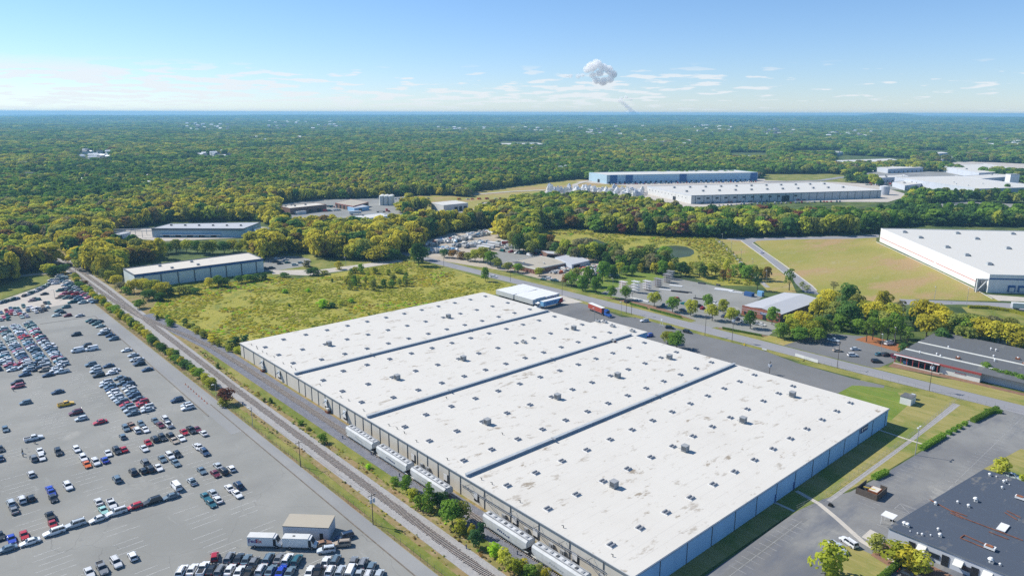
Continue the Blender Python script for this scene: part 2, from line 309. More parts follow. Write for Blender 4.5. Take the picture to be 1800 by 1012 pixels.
M['tail'] = mat('tail_lamp', (.40, .02, .02), rough=.3)
M['hopperpaint'] = mat('hopper_paint', (.60, .61, .61), rough=.55, noise=.2, nscale=.35, stretch=(1, 1, .3))
M['awning'] = mat('pale_blue_awning', (.35, .55, .75), rough=.6)
M['orange'] = mat('orange_paint', (.75, .16, .03), rough=.5)
M['red'] = mat('red_paint', (.45, .03, .03), rough=.45)
M['blue'] = mat('blue_paint', (.03, .10, .35), rough=.35)
M['lblue'] = mat('light_blue_panel', (.22, .45, .68), rough=.4)
M['yellow'] = mat('yellow_paint', (.75, .52, .03), rough=.5)
M['contred'] = mat('container_red', (.42, .085, .05), rough=.55, noise=.2, nscale=.5)
M['purple'] = mat('purple_lettering', (.09, .03, .20), rough=.6)
M['ink'] = mat('dark_blue_lettering', (.03, .05, .14), rough=.6)
M['paint'] = None
def paintmat():
    m = bpy.data.materials.new('car_paint'); m.use_nodes = True; n, l = NT(m.node_tree); n.clear()
    out = n.new('ShaderNodeOutputMaterial'); b = n.new('ShaderNodeBsdfPrincipled'); l.new(b.outputs[0], out.inputs[0])
    b.inputs['Roughness'].default_value = .32; b.inputs['Specular IOR Level'].default_value = .5; b.inputs['Coat Weight'].default_value = .5; b.inputs['Coat Roughness'].default_value = .12
    oi = n.new('ShaderNodeObjectInfo'); l.new(oi.outputs['Color'], b.inputs['Base Color']); return m
M['paint'] = paintmat()
HAZE_D = 9e-5
# ------------------------------------------------------------------ terrain and ground
def vnoise(x, y, s, seed=0):
    x = np.asarray(x) / s; y = np.asarray(y) / s
    xi = np.floor(x).astype(int); yi = np.floor(y).astype(int); fx = x - xi; fy = y - yi
    fx = fx * fx * (3 - 2 * fx); fy = fy * fy * (3 - 2 * fy)
    def h(a, b): return (np.sin(a * 127.1 + b * 311.7 + seed * 74.7) * 43758.5453) % 1.0
    return (h(xi, yi) * (1 - fx) + h(xi + 1, yi) * fx) * (1 - fy) + (h(xi, yi + 1) * (1 - fx) + h(xi + 1, yi + 1) * fx) * fy
MTN = P(1562, 230); _az = math.atan2((1562 - 900) / F, 1.03); MTN = Vector((math.sin(_az) * 15800, math.cos(_az) * 15800, 0))
def hgt(x, y):
    x = np.asarray(x, float); y = np.asarray(y, float); d = np.hypot(x, y)
    k = np.clip((d - 1500) / 5000, 0, 1); k = k * k * (3 - 2 * k)
    z = k * ((vnoise(x, y, 1400, 1) - .5) * 26 + (vnoise(x, y, 520, 2) - .5) * 12 + (vnoise(x, y, 3300, 3) - .5) * 16)
    az = np.arctan2(x, y); far = np.clip((d - 7000) / 9000, 0, 1); far = far * far * (3 - 2 * far)
    z = z + far * (84 * np.clip((az + .62) / .6, 0, 1) * .42 + 20)
    mx, my = x - MTN.x, y - MTN.y
    ca, sa = math.cos(_az), math.sin(_az); al = mx * ca - my * sa; de = mx * sa + my * ca
    z = z + 74 * np.exp(-(al / 430) ** 2 - (de / 900) ** 2) + 10 * np.exp(-((al - 700) / 900) ** 2 - (de / 900) ** 2)
    return np.minimum(z, 122)
def make_terrain():
    rs = [0, 120, 260, 400, 600, 850, 1100, 1400]; r = 1400
    while r < 23000: r *= 1.045; rs.append(r)
    nseg = 420; vs = [(0, 0, 0)]; fs = []
    for r in rs[1:]:
        t = np.arange(nseg) * 2 * PI / nseg; x = r * np.sin(t); y = r * np.cos(t); z = hgt(x, y)
        vs += list(zip(x.tolist(), y.tolist(), z.tolist()))
    for k in range(nseg): fs.append((0, 1 + (k + 1) % nseg, 1 + k))
    for i in range(len(rs) - 2):
        a = 1 + i * nseg; b = a + nseg
        for k in range(nseg): fs.append((a + k, a + (k + 1) % nseg, b + (k + 1) % nseg, b + k))
    me = bpy.data.meshes.new('terrain'); me.from_pydata(vs, [], fs); me.materials.append(M['terrain'])
    me.polygons.foreach_set('use_smooth', [True] * len(fs)); me.update()
    tag(link('terrain', me), kind='structure')
make_terrain()

def sheet(name, pts, z, m, kind='structure'):
    pts = [(p[0], p[1]) for p in pts]
    n = len(pts); ar = sum(pts[i][0] * pts[(i + 1) % n][1] - pts[(i + 1) % n][0] * pts[i][1] for i in range(n))
    if ar < 0: pts = pts[::-1]
    me = bpy.data.meshes.new(name); me.from_pydata([(p[0], p[1], z) for p in pts], [], [tuple(range(n))]); me.materials.append(m); me.update()
    return tag(link(name, me), kind=kind)
def pxs(l, z=0): return [P(x, y, z) for x, y in l]
def uvs(l): return [W(u, v) for u, v in l]
def urect(u0, u1, v0, v1): return uvs([(u0, v0), (u1, v0), (u1, v1), (u0, v1)])
def ribbon(pts, w):
    """left and right edge of a strip of width w along pts (Vectors)"""
    L_, R_ = [], []
    for i, p in enumerate(pts):
        a = pts[max(0, i - 1)]; b = pts[min(len(pts) - 1, i + 1)]; d = (b - a); d.z = 0; d.normalize(); nn = Vector((-d.y, d.x, 0))
        L_.append(p + nn * w / 2); R_.append(p - nn * w / 2)
    return L_ + R_[::-1]

# broad open land round the works
sheet('grass_verge', uvs([(-120, 188), (430, 188), (430, 212), (-120, 212)]), .012, M['grass'])
sheet('meadow', pxs([(262, 552), (300, 503), (360, 500), (420, 497), (480, 488), (520, 492), (600, 480), (680, 466), (712, 458), (745, 463), (800, 476), (860, 492), (900, 500), (890, 515), (850, 520), (640, 560), (424, 622)]), .02, M['meadow'])
sheet('meadow', uvs([(231, 1), (310, -6), (330, 40), (300, 110), (240, 150), (231, 150)]), .028, M['meadow'])
sheet('rail_verge', uvs([(-40, -28), (480, -28), (560, -24), (1200, -24), (1200, 4), (400, 4), (320, 0), (-40, 0)]), .015, M['weeds'])
# car park
sheet('car_park_asphalt', uvs([(468, -27.9), (-20, -27.9), (-20, -300), (180, -330)]) + pxs([(-120, 575), (0, 534), (60, 512), (100, 497)]), .034, M['lot'])
sheet('car_park_gravel', pxs([(-20, 541), (0, 533), (60, 512), (100, 497), (118, 492), (150, 515), (168, 531), (130, 536), (60, 549), (0, 560), (-30, 562)]), .042, M['gravelpale'])
sheet('car_park_lane', uvs([(352, -28), (352, -34), (150, -35.4), (150, -31.6), (-20, -32.2), (-20, -28)]), .046, M['lane'])
sheet('car_park_meadow', pxs([(-60, 560), (0, 531), (60, 509), (98, 494), (95, 480), (88, 481), (50, 484), (30, 498), (-60, 505)]), .03, M['grass'])
sheet('farm_track', pxs([(28, 489), (60, 485), (92, 483), (92, 486), (60, 488), (28, 492)]), .05, M['gravelpale'])
# kerbs in the car park
kb = MB()
for (u0, v0, u1, v1) in ((350, -34.2, 171, -35.8), (350, -34.4, 352, -60), (182, -31.2, 54, -32.2), (54, -32.2, -20, -32.6)):
    a, b_ = W(u0, v0), W(u1, v1); kb.bar(a + Vector((0, 0, .06)), b_ + Vector((0, 0, .06)), .38 if v1 > -40 else .2, M['kerb'])
tag(kb.build('kerb'), kind='structure')
# rail corridor
sheet('ballast', uvs([(-40, -22.5), (330, -21.5), (420, -21.5), (1200, -21.5), (1200, -10), (420, -10), (330, -12), (290, -12.9), (200, -15), (-40, -15.6)]), .05, M['ballast'])
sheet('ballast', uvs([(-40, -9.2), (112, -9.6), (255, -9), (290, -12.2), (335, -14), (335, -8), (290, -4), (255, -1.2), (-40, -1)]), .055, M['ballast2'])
sheet('grass_strip', uvs([(250, -9.3), (258, -10.6), (200, -13.2), (-40, -12.9), (-40, -9.4), (112, -9.6)]), .06, M['grass'])
sheet('grass_strip', uvs([(205, -26.9), (-40, -26.9), (-40, -24.2), (90, -24.4), (160, -24), (205, -25)]), .04, M['grass'])
# warehouse yard, road, verges
sheet('yard_asphalt', uvs([(205, 140), (210, 189), (178, 189), (165, 186), (156, 184), (150, 189), (72, 189.6), (54, 185), (28, 184.3), (16.5, 186), (15.5, 183), (24, 177.6), (26, 140)]), .05, M['yard'])
sheet('yard_entrance', uvs([(206, 180), (196, 180), (192, 192), (212, 194)]), .058, M['concrete'])
sheet('road', ribbon([W(u, v) for u, v in ((-130, 199), (-29, 199.2), (36, 198), (99, 198.2), (166, 199), (223, 199), (295, 197), (358, 196.2), (401, 199), (440, 205), (520, 235))], 10.5), .07, M['road'])
sheet('road', ribbon([P(x, y) for x, y in ((806, 476), (770, 480), (737, 458), (715, 449), (690, 440))], 8) if False else uvs([(395, 203), (400, 193), (470, 199), (470, 210)]), .075, M['road'])
sheet('side_road', pxs([(480, 477), (560, 476), (700, 457), (712, 461), (600, 478), (540, 486), (478, 484)]), .055, M['gravelpale'])
sheet('side_lawn', pxs([(470, 490), (540, 478), (600, 474), (690, 461), (700, 452), (650, 452), (560, 458), (545, 447), (500, 452), (466, 470), (466, 488)]), .03, M['grass'])
sheet('side_car_park', pxs([(462, 468), (470, 452), (520, 452), (545, 457), (545, 468), (470, 480), (462, 478)]), .05, M['lot'])
for k, (u0, u1) in enumerate(((178, 157), (128, 84), (71, 54))):
    sheet('grass_island', uvs([(u0, 189.2), (u0 - 2, 191.8), (u1, 192.4), (u1 - 1, 189.6), ((u0 + u1) / 2, 188.6)]), .066, M['grass'])
sheet('grass_island', uvs([(54, 185.2), (54, 191.6), (-20, 193), (-20, 187), (16, 186.4)]), .066, M['grass'])
sheet('dry_lawn', uvs([(26, 186), (14, 186), (-19, 193), (-23, 192.6), (-18, 172), (-16, 135), (-13.5, 103.5), (-10, 80), (-6, 60), (-5, 15), (0, 8), (0, 145), (26, 145)]), .045, M['lawn'])
sheet('green_lawn', uvs([(25.5, 146), (25.5, 176), (22, 179), (10, 182), (2, 172), (0.5, 150), (10, 146)]), .053, M['greenlawn'])
sheet('gravel_strip', uvs([(-8.9, 193), (-11.6, 193), (-11.4, 140), (-10.9, 78), (-9.4, 78), (-10, 140)]), .058, M['ballast'])
sheet('concrete_path', ribbon([W(0, 139.5), W(-10.5, 138.8), W(-16, 139)], 1.0), .064, M['concrete'])
# lot on the right
sheet('right_car_park', uvs([(-19, 196), (-23, 193), (-18.5, 172), (-16.5, 135), (-14, 103.5), (-12, 88), (-8.5, 78), (-6.6, 66), (-6, 20), (-2, -14), (-60, -30), (-90, 60), (-90, 196)]), .05, M['rlot'])
sheet('concrete_path', ribbon([W(-1, 76.5), W(-9, 74.4), W(-16, 70.5), W(-25.5, 64.5), W(-36, 61.5), W(-52, 56)], 1.5), .064, M['concrete'])
sheet('concrete_path', ribbon([W(0, 65.5), W(-6.2, 65.2)], 1.0), .064, M['concrete'])
sheet('loading_pad', uvs([(-27.4, 71.5), (-24.4, 72), (-24.4, 66.5), (-28.5, 66)]), .066, M['concrete'])
sheet('corner_lawn', pxs([(1487, 958), (1500, 955), (1567, 985), (1530, 1030), (1450, 1040), (1468, 990)]), .062, M['lawn'])
sheet('corner_lawn', uvs([(-36.4, 124.5), (-34, 134), (-38, 160), (-60, 165), (-60, 122)]), .062, M['lawn'])
sheet('planting_bed', uvs([(-29.4, 68.5), (-29.4, 60), (-58, 52), (-58, 65)]), .063, M['mulch'])
# beyond the road
sheet('verge_beyond', uvs([(215, 205), (215, 209), (195, 211), (155, 209), (110, 205), (85, 206), (60, 212), (45, 215), (45, 204.4)]), .03, M['grass'])
sheet('mulch_bed', uvs([(200, 211), (120, 209), (116, 212), (118, 214), (155, 216.5), (200, 215)]), .036, M['mulch'])
sheet('mulch_bed', uvs([(108, 205), (84, 211), (84, 213), (109, 208)]), .046, M['mulch'])
sheet('storage_yard_asphalt', uvs([(200, 216), (203, 235), (197, 287), (128, 288), (117, 245), (115, 238), (112, 236), (88, 237), (84, 214), (110, 207), (112, 201), (124, 201), (124, 209), (155, 217)]), .055, M['lot'])
sheet('green_slope', pxs([(1040, 505), (1060, 485), (1100, 478), (1150, 478), (1182, 487), (1085, 506), (1100, 526), (1060, 520), (1000, 506)]), .04, M['greenlawn'])
sheet('contractor_yard_dirt', pxs([(738, 452), (745, 425), (790, 410), (868, 403), (880, 420), (930, 442), (1045, 448), (1060, 470), (1040, 490), (1000, 495), (960, 492), (900, 478), (820, 466), (770, 458)]), .04, M['dirt'])
sheet('contractor_yard_asphalt', pxs([(860, 446), (900, 436), (960, 446), (960, 456), (890, 464), (850, 456)]), .05, M['lot'])
sheet('field_grass', pxs([(1320, 418), (1430, 416), (1540, 414), (1540, 421), (1712, 502), (1730, 514), (1760, 525), (1700, 524), (1610, 522), (1560, 530), (1430, 510)]), .03, M['drygrass'])
sheet('service_road', pxs([(1250, 417), (1400, 414), (1500, 411), (1545, 408), (1545, 414), (1500, 416.5), (1400, 418), (1330, 421), (1322, 425), (1428, 500), (1440, 515), (1415, 512), (1385, 482), (1302, 421)]), .05, M['road'])
sheet('field_strip', pxs([(1262, 418), (1305, 420), (1390, 490), (1400, 512), (1350, 510), (1300, 460)]), .036, M['drygrass'])
sheet('gravel_track', ribbon([P(x, y) for x, y in ((1258, 417), (1290, 448), (1330, 486), (1350, 503))], 3.2), .05, M['ballast'])
sheet('service_road', pxs([(1580, 522), (1800, 529), (1850, 532), (1850, 546), (1800, 542), (1760, 536), (1690, 531), (1590, 532)]), .055, M['road'])
sheet('apron', pxs([(1733, 513), (1850, 521), (1850, 527), (1755, 524)]), .06, M['concrete'])
sheet('hollow_lawn', pxs([(1690, 535), (1750, 537), (1850, 550), (1850, 585), (1780, 560), (1700, 545)]), .05, M['grass'])
sheet('pond_bank', pxs([(930, 400), (1000, 402), (1160, 412), (1260, 416), (1310, 455), (1330, 500), (1260, 500), (1200, 480), (1100, 450), (1000, 430), (925, 422)]), .025, M['meadow'])
sheet('pond_water', pxs([(1012, 419), (1030, 417), (1052, 421), (1064, 426), (1066, 432), (1056, 434), (1036, 430), (1018, 425)]), .045, M['water'])
sheet('pond_water', pxs([(1150, 436), (1168, 431), (1188, 430), (1206, 432), (1219, 438), (1220, 444), (1212, 449), (1190, 452), (1168, 451), (1150, 446)]), .045, M['water'])
# right side between road and the low buildings
sheet('office_lot', uvs([(71, 204.3), (70, 216), (66, 240), (50, 250), (26, 246), (26, 217), (27, 207), (29, 204.4)]), .05, M['yard'])
sheet('office_lawn', uvs([(29, 204.4), (27, 207), (22, 212), (5, 213), (-9, 219), (-50, 220), (-50, 204.6)]), .034, M['lawn'])
sheet('office_lawn', uvs([(71, 204.3), (84, 205.6), (84, 214), (70, 216)]), .052, M['drygrass'])
sheet('planting_bed', uvs([(25, 211.5), (4, 215), (-9, 216), (-50, 217.5), (-50, 220), (25, 219)]), .05, M['mulch'])
sheet('pine_bed', uvs([(52, 240), (50, 252), (28, 250), (28, 236)]), .056, M['redmulch'])
# far yards and clearings
FARZ = [
 ('depot_asphalt', [(483, 382), (495, 360), (560, 352), (650, 350), (700, 346), (770, 344), (770, 352), (720, 358), (705, 372), (712, 384), (690, 402), (640, 402), (600, 398), (560, 390)], 'lot'),
 ('depot_grass', [(700, 346), (770, 344), (880, 350), (900, 345), (1010, 340), (1040, 352), (960, 356), (880, 362), (860, 372), (780, 376), (725, 366)], 'drygrass'),
 ('depot_dirt', [(760, 374), (830, 368), (850, 356), (905, 352), (900, 364), (870, 376), (800, 392), (775, 392)], 'dirt'),
 ('open_field', [(820, 352), (830, 338), (900, 328), (1010, 314), (1060, 318), (1140, 330), (1100, 350), (960, 352), (880, 350)], 'drygrass'),
 ('long_yard', [(194, 420), (198, 408), (262, 404), (290, 401), (455, 401), (480, 403), (470, 410), (440, 420), (290, 427)], 'gravelpale'),
 ('bale_yard', [(950, 345), (960, 332), (1050, 329), (1137, 331), (1190, 342), (1160, 352), (1040, 349), (985, 349)], 'gravelpale'),
 ('warehouse_apron', [(1010, 319), (1040, 316), (1345, 312), (1530, 320), (1600, 340), (1560, 352), (1350, 352), (1215, 366), (1130, 345), (1100, 326)], 'gravelpale'),
 ('roadside_grass', [(1333, 304), (1460, 303), (1530, 310), (1500, 318), (1345, 315)], 'grass'),
 ('business_park', [(1500, 302), (1560, 296), (1700, 300), (1800, 318), (1880, 330), (1880, 344), (1780, 338), (1640, 332), (1560, 330)], 'lot'),
 ('red_car_lot', [(1600, 358), (1690, 350), (1850, 357), (1850, 378), (1720, 374), (1620, 372)], 'lot'),
 ('far_business_park', [(1620, 284), (1700, 280), (1880, 286), (1880, 312), (1700, 302)], 'gravelpale'),
]
for i, (nm, pl, mm) in enumerate(FARZ): sheet(nm, pxs(pl), .08 + .02 * i, M[mm])
sheet('field_road', ribbon([P(x, y) for x, y in ((830, 343), (900, 337), (960, 334), (1010, 331), (1010, 324), (1030, 318), (1050, 317))], 9), .5, M['gravelpale'])
sheet('far_road', ribbon([P(x, y) for x, y in ((1345, 318), (1440, 315), (1480, 309), (1540, 306), (1620, 303))], 14), .52, M['road'])
# pale and dark patches of the field road
# parking bay lines in the big lot and the right lot
ln = MB()
def line(u0, v0, u1, v1, w, z=.056, m='white_line'):
    a, b_ = W(u0, v0), W(u1, v1); d = (b_ - a).normalized(); nn = Vector((-d.y, d.x, 0)) * w / 2
    ln.quad([(q.x, q.y, z) for q in (a - nn, b_ - nn, b_ + nn, a + nn)], M[m])
for c in (-50.5, -62.5, -79.5, -96.5, -113.5, -130.5):
    for k in range(0, 95):
        u = 60 + k * 2.75
        if R.random() < .3: continue
        if c > -60 and u > 345: continue
        line(u, c - R.uniform(3.5, 5), u, c + R.uniform(1, 5), .09)
tag(ln.build('parking_markings'), kind='structure')
ln = MB(); _w = M['white_line']; M['white_line'] = M['faint_line']
for k in range(34):
    v = 98 + k * 2.75
    line(-28.6, v, -33.6, v, .1, .058)
for k in range(16): line(-16.2, 84 + k * 2.75, -21, 84 + k * 2.75, .1, .058)
for k in range(7): line(-24.5, 76 + k * 2.75, -29, 76 + k * 2.75, .1, .058)
line(-31, 98, -31, 196, .1, .058)
for k in range(12): line(-7.5, 61 - k * 2.9, -12.5, 61 - k * 2.9, .1, .058)
line(-10, 62, -10, 20, .1, .058)
for k in range(8): line(-21.5 - .1 * k, 70 - k * .8, -25, 69.4 - k * .8, .1, .07)
for (a, b_) in (((-29, 88), (-29, 92)), ((-29, 92), (-24.6, 92)), ((-24.6, 92), (-24.6, 88)), ((-24.6, 88), (-29, 88)), ((-29, 88), (-24.6, 92))): line(a[0], a[1], b_[0], b_[1], .12, .058)
tag(ln.build('bay_markings'), kind='structure'); M['white_line'] = _w
# dark tar band
sheet('tar_band', uvs([(-9.2, 64), (-10.8, 64), (-10.2, 14), (-8.2, 14)]), .056, M['yard'])
# fibre of edge kerbs along the road fields
ek = MB()
for pl in ([(1322, 425), (1375, 461), (1428, 500), (1436, 508)], [(1302, 421), (1345, 452), (1388, 486)], [(1540, 422), (1640, 468), (1712, 503), (1745, 521)]):
    q = [P(x, y, .08) for x, y in pl]
    for a, b_ in zip(q, q[1:]): ek.bar(a, b_, .7, M['palekerb'])
tag(ek.build('edge_kerb'), kind='structure')

# ------------------------------------------------------------------ railway tracks
def track(pts, nm, lab, step=.62, near=420):
    root = thing(nm, lab, 'railway track', (0, 0, 0))
    rl = MB(); ties = MB(); acc = 0.0
    rr = random.Random(7)
    for i in range(len(pts) - 1):
        a, b_ = W(*pts[i]), W(*pts[i + 1]); d = (b_ - a); Ln = d.length; d.normalize(); nn = Vector((-d.y, d.x, 0))
        for s in (-.72, .72): rl.bar(a + nn * s + Vector((0, 0, .34)), b_ + nn * s + Vector((0, 0, .34)), .13, M['rail'])
        t = acc
        while t < Ln:
            c = a + d * t; st = step * (1 if pts[i][0] < near else 1.0)
            w = 1.25 + rr.uniform(-.12, .2); o = rr.uniform(-.1, .1); zz = .20 + rr.uniform(-.02, .02); th_ = .12
            q = [c - nn * (w - o) - d * th_, c - nn * (w - o) + d * th_, c + nn * (w + o) + d * th_, c + nn * (w + o) - d * th_]
            ties.prism([(p.x, p.y) for p in q], .0, zz + .06, M['tie']); t += st
        acc = t - Ln
    rl.build('rails', root); tt = ties.build('sleepers', root); tt['kind'] = 'stuff'
    return root
track([(-30, -18.8), (31, -18.8), (100, -18.5), (188, -17.9), (238, -16.9), (317, -15.6), (420, -13.6), (900, -13.6)], 'railway_track', 'long weathered main railway track on grey ballast from bottom edge to the woods')
track([(-30, -5), (100, -5), (210, -4.8), (250, -5.4), (281, -8.4), (308, -12.4), (330, -14.6)], 'railway_track', 'siding track along the beige warehouse wall under the hopper wagons')
track([(330, -15.8), (360, -17.3), (420, -18.2), (900, -18.4)], 'railway_track', 'second track running beside the main line toward the woods')
# ------------------------------------------------------------------ foliage
LEAF = {'dark': ((0.075, 0.165, 0.045), (0.115, 0.21, 0.052)), 'green': ((0.155, 0.3, 0.045), (0.23, 0.35, 0.052)), 'olive': ((0.27, 0.33, 0.07), (0.36, 0.37, 0.09)),
        'ygreen': ((0.38, 0.44, 0.05), (0.48, 0.47, 0.065)), 'yellow': ((0.6, 0.52, 0.05), (0.52, 0.48, 0.06)), 'rust': ((0.342, 0.194, 0.057), (0.296, 0.228, 0.068)),
        'maroon': ((.20, .075, .05), (.25, .11, .07)), 'pine': ((0.05, 0.13, 0.055), (0.08, 0.165, 0.06)), 'bare': ((0.316, 0.274, 0.15), (0.231, 0.229, 0.1)), 'lime': ((0.301, 0.597, 0.04), (0.426, 0.65, 0.04))}
def leafmat(k):
    c1, c2 = LEAF[k]
    m = bpy.data.materials.new('leaves_' + k); m.use_nodes = True; n, l = NT(m.node_tree); n.clear()
    out = n.new('ShaderNodeOutputMaterial'); d = n.new('ShaderNodeBsdfDiffuse'); t = n.new('ShaderNodeBsdfTranslucent'); ms = n.new('ShaderNodeMixShader')
    ms.inputs[0].default_value = .5
    oi = n.new('ShaderNodeObjectInfo'); tc = n.new('ShaderNodeTexCoord'); no = n.new('ShaderNodeTexNoise'); no.inputs['Scale'].default_value = 3.5; no.inputs['Detail'].default_value = 2
    l.new(tc.outputs['Object'], no.inputs[0])
    ad = n.new('ShaderNodeMath'); ad.operation = 'MULTIPLY_ADD'; l.new(oi.outputs['Random'], ad.inputs[0]); ad.inputs[1].default_value = .9; l.new(no.outputs[0], ad.inputs[2])
    mr = n.new('ShaderNodeMapRange'); mr.inputs[1].default_value = .35; mr.inputs[2].default_value = 1.45; l.new(ad.outputs[0], mr.inputs[0])
    mx = n.new('ShaderNodeMix'); mx.data_type = 'RGBA'; l.new(mr.outputs[0], mx.inputs[0]); mx.inputs[6].default_value = c1 + (1,); mx.inputs[7].default_value = c2 + (1,)
    hs = n.new('ShaderNodeHueSaturation'); r2 = n.new('ShaderNodeMath'); r2.operation = 'MULTIPLY'; l.new(oi.outputs['Random'], r2.inputs[0]); r2.inputs[1].default_value = 7.3
    fr = n.new('ShaderNodeMath'); fr.operation = 'FRACT'; l.new(r2.outputs[0], fr.inputs[0])
    v = n.new('ShaderNodeMapRange'); v.inputs[3].default_value = .75; v.inputs[4].default_value = 1.3; l.new(fr.outputs[0], v.inputs[0]); l.new(v.outputs[0], hs.inputs['Value'])
    l.new(mx.outputs[2], hs.inputs['Color'])
    l.new(hs.outputs[0], d.inputs[0]); l.new(hs.outputs[0], t.inputs[0]); l.new(d.outputs[0], ms.inputs[1]); l.new(t.outputs[0], ms.inputs[2]); l.new(ms.outputs[0], out.inputs[0])
    return m
LM = {k: leafmat(k) for k in LEAF}
def crown_pts(shape, n, rs):
    """points on lumpy surfaces inside a unit crown (width 1 = radius .5, height 1) with outward directions"""
    lobes = []
    if shape in ('round', 'broad', 'oval', 'sparse', 'bush', 'column'):
        z0, z1, rad = {'round': (.30, .97, .5), 'broad': (.28, .96, .5), 'oval': (.22, .98, .48), 'sparse': (.35, .97, .48), 'bush': (.02, .98, .5), 'column': (.05, 1, .45)}[shape]
        k = {'round': 13, 'broad': 15, 'oval': 13, 'sparse': 9, 'bush': 11, 'column': 10}[shape]
        for i in range(k):
            t = (i + rs.uniform(.1, .9)) / k; z = z0 + (z1 - z0) * t
            env = math.sin(PI * min(1, max(.0, .18 + .74 * t))) ** .7
            if shape == 'broad': env = math.sin(PI * min(1, .25 + .6 * t)) ** .5
            a = i * 2.399 + rs.uniform(-.5, .5); rr = rad * env * rs.uniform(.30, .68)
            s = rs.uniform(.16, .27) * (1.0 if shape != 'sparse' else .75)
            lobes.append((math.cos(a) * rr, math.sin(a) * rr, min(z, .97 - s * .5), s, s * rs.uniform(.55, .8)))
        lobes.append((0, 0, (z0 + z1) / 2, .26 if shape != 'sparse' else .12, .28))
    else:
        k = 15
        for i in range(k):
            t = i / (k - 1); z = .16 + .8 * t; env = (1 - t) ** .8 * .36 + .04; a = i * 2.399
            lobes.append((math.cos(a) * env * rs.uniform(.5, .9), math.sin(a) * env * rs.uniform(.5, .9), z, .10 + .15 * (1 - t), .05 + .05 * (1 - t)))
    L_ = np.array(lobes); wgt = L_[:, 3] ** 2; idx = rs2.choice(len(L_), n, p=wgt / wgt.sum())
    d = rs2.normal(size=(n, 3)); d /= np.linalg.norm(d, axis=1)[:, None]
    d[:, 2] = np.where(d[:, 2] < -.5, -d[:, 2], d[:, 2])
    r = rs2.uniform(.86, 1.06, n)
    q = L_[idx]
    p = q[:, :3] + d * np.stack([q[:, 3], q[:, 3], q[:, 4]], 1) * r[:, None]
    return p, d
rs2 = np.random.RandomState(17)
def crown_mesh(name, shape, nf, fs, leaf, seed):
    rs = random.Random(seed); p, d = crown_pts(shape, nf, rs)
    nrm = d + rs2.normal(size=d.shape) * .32 + np.array([0, 0, .22]); nrm /= np.linalg.norm(nrm, axis=1)[:, None]
    a = np.cross(nrm, rs2.normal(size=d.shape)); a /= np.linalg.norm(a, axis=1)[:, None]; b = np.cross(nrm, a)
    s = fs * rs2.uniform(.6, 1.3, nf)[:, None]; k = rs2.uniform(.6, 1.0, nf)[:, None]
    v = np.stack([p - a * s - b * s * k * .5, p + a * s * .4 - b * s * k, p + a * s + b * s * k * .4, p - a * s * .3 + b * s * k], 1).reshape(-1, 3)
    v[:, 2] = np.maximum(v[:, 2], 0.01)
    f = np.arange(nf * 4).reshape(-1, 4)
    me = bpy.data.meshes.new(name); me.from_pydata(v.tolist(), [], f.tolist()); me.materials.append(LM[leaf]); me.update(); return me
def trunk_mesh(name, seed, pine=False):
    rs = random.Random(seed); m = MB(); m.bar((0, 0, -.01), (0.005, 0, .5), .055, M['trunk'], 7, .035); m.bar((.005, 0, .5), (0, 0, .85), .035, M['trunk'], 6, .012)
    for i in range(3 if pine else 6):
        a = i * 2.4 + rs.random(); z = .25 + .09 * i
        m.bar((0, 0, z), (math.cos(a) * .28, math.sin(a) * .28, z + .2), .022, M['trunk'], 5, .008)
    return m.mesh(name)
NEAR = {}; TRK = [trunk_mesh('trunk', i) for i in range(3)]
def near_crown(shape, leaf, v):
    k = (shape, leaf, v)
    if k not in NEAR:
        nf = {'sparse': 420, 'bush': 520, 'pine': 900, 'column': 620}.get(shape, 1250)
        NEAR[k] = crown_mesh('crown', shape, nf, {'sparse': .038, 'bush': .062, 'pine': .042}.get(shape, .042), leaf, hash((len(shape), len(leaf), v)) % 1000)
    return NEAR[k]
LEAFWORD = {'dark': 'dark green', 'green': 'green', 'olive': 'olive green', 'ygreen': 'yellow-green', 'yellow': 'golden yellow', 'rust': 'rusty brown', 'maroon': 'dark red', 'pine': 'deep green', 'bare': 'thin grey-brown', 'lime': 'bright lime'}
SHAPEWORD = {'round': 'round', 'broad': 'broad', 'oval': 'tall oval', 'sparse': 'sparse', 'pine': 'conical', 'bush': 'bushy', 'column': 'narrow'}
TREES = []      # (object, px, (leaf, shape, zone))
def tree(x, y, h, w, shape, leaf, zone, group, name=None):
    bush = shape == 'bush'
    nm = name or ('shrub' if bush else ('pine_tree' if shape == 'pine' else 'tree'))
    t = thing(nm, None, 'shrub' if bush else 'tree', (x, y, 0.03), R.uniform(0, 6.28), group); t.scale = (w * 1.15, w * 1.15, h)
    link('crown', near_crown(shape, leaf, R.randrange(2)), t)
    if not bush: link('trunk', TRK[R.randrange(3)], t)
    TREES.append((t, INV(x, y, 0)[0], (leaf, shape, zone, 'shrub' if bush else 'tree'))); return t
def tpx(px, py, *a, **k): p = P(px, py); return tree(p.x, p.y, *a, **k)
SH_ = ['round', 'broad', 'oval']

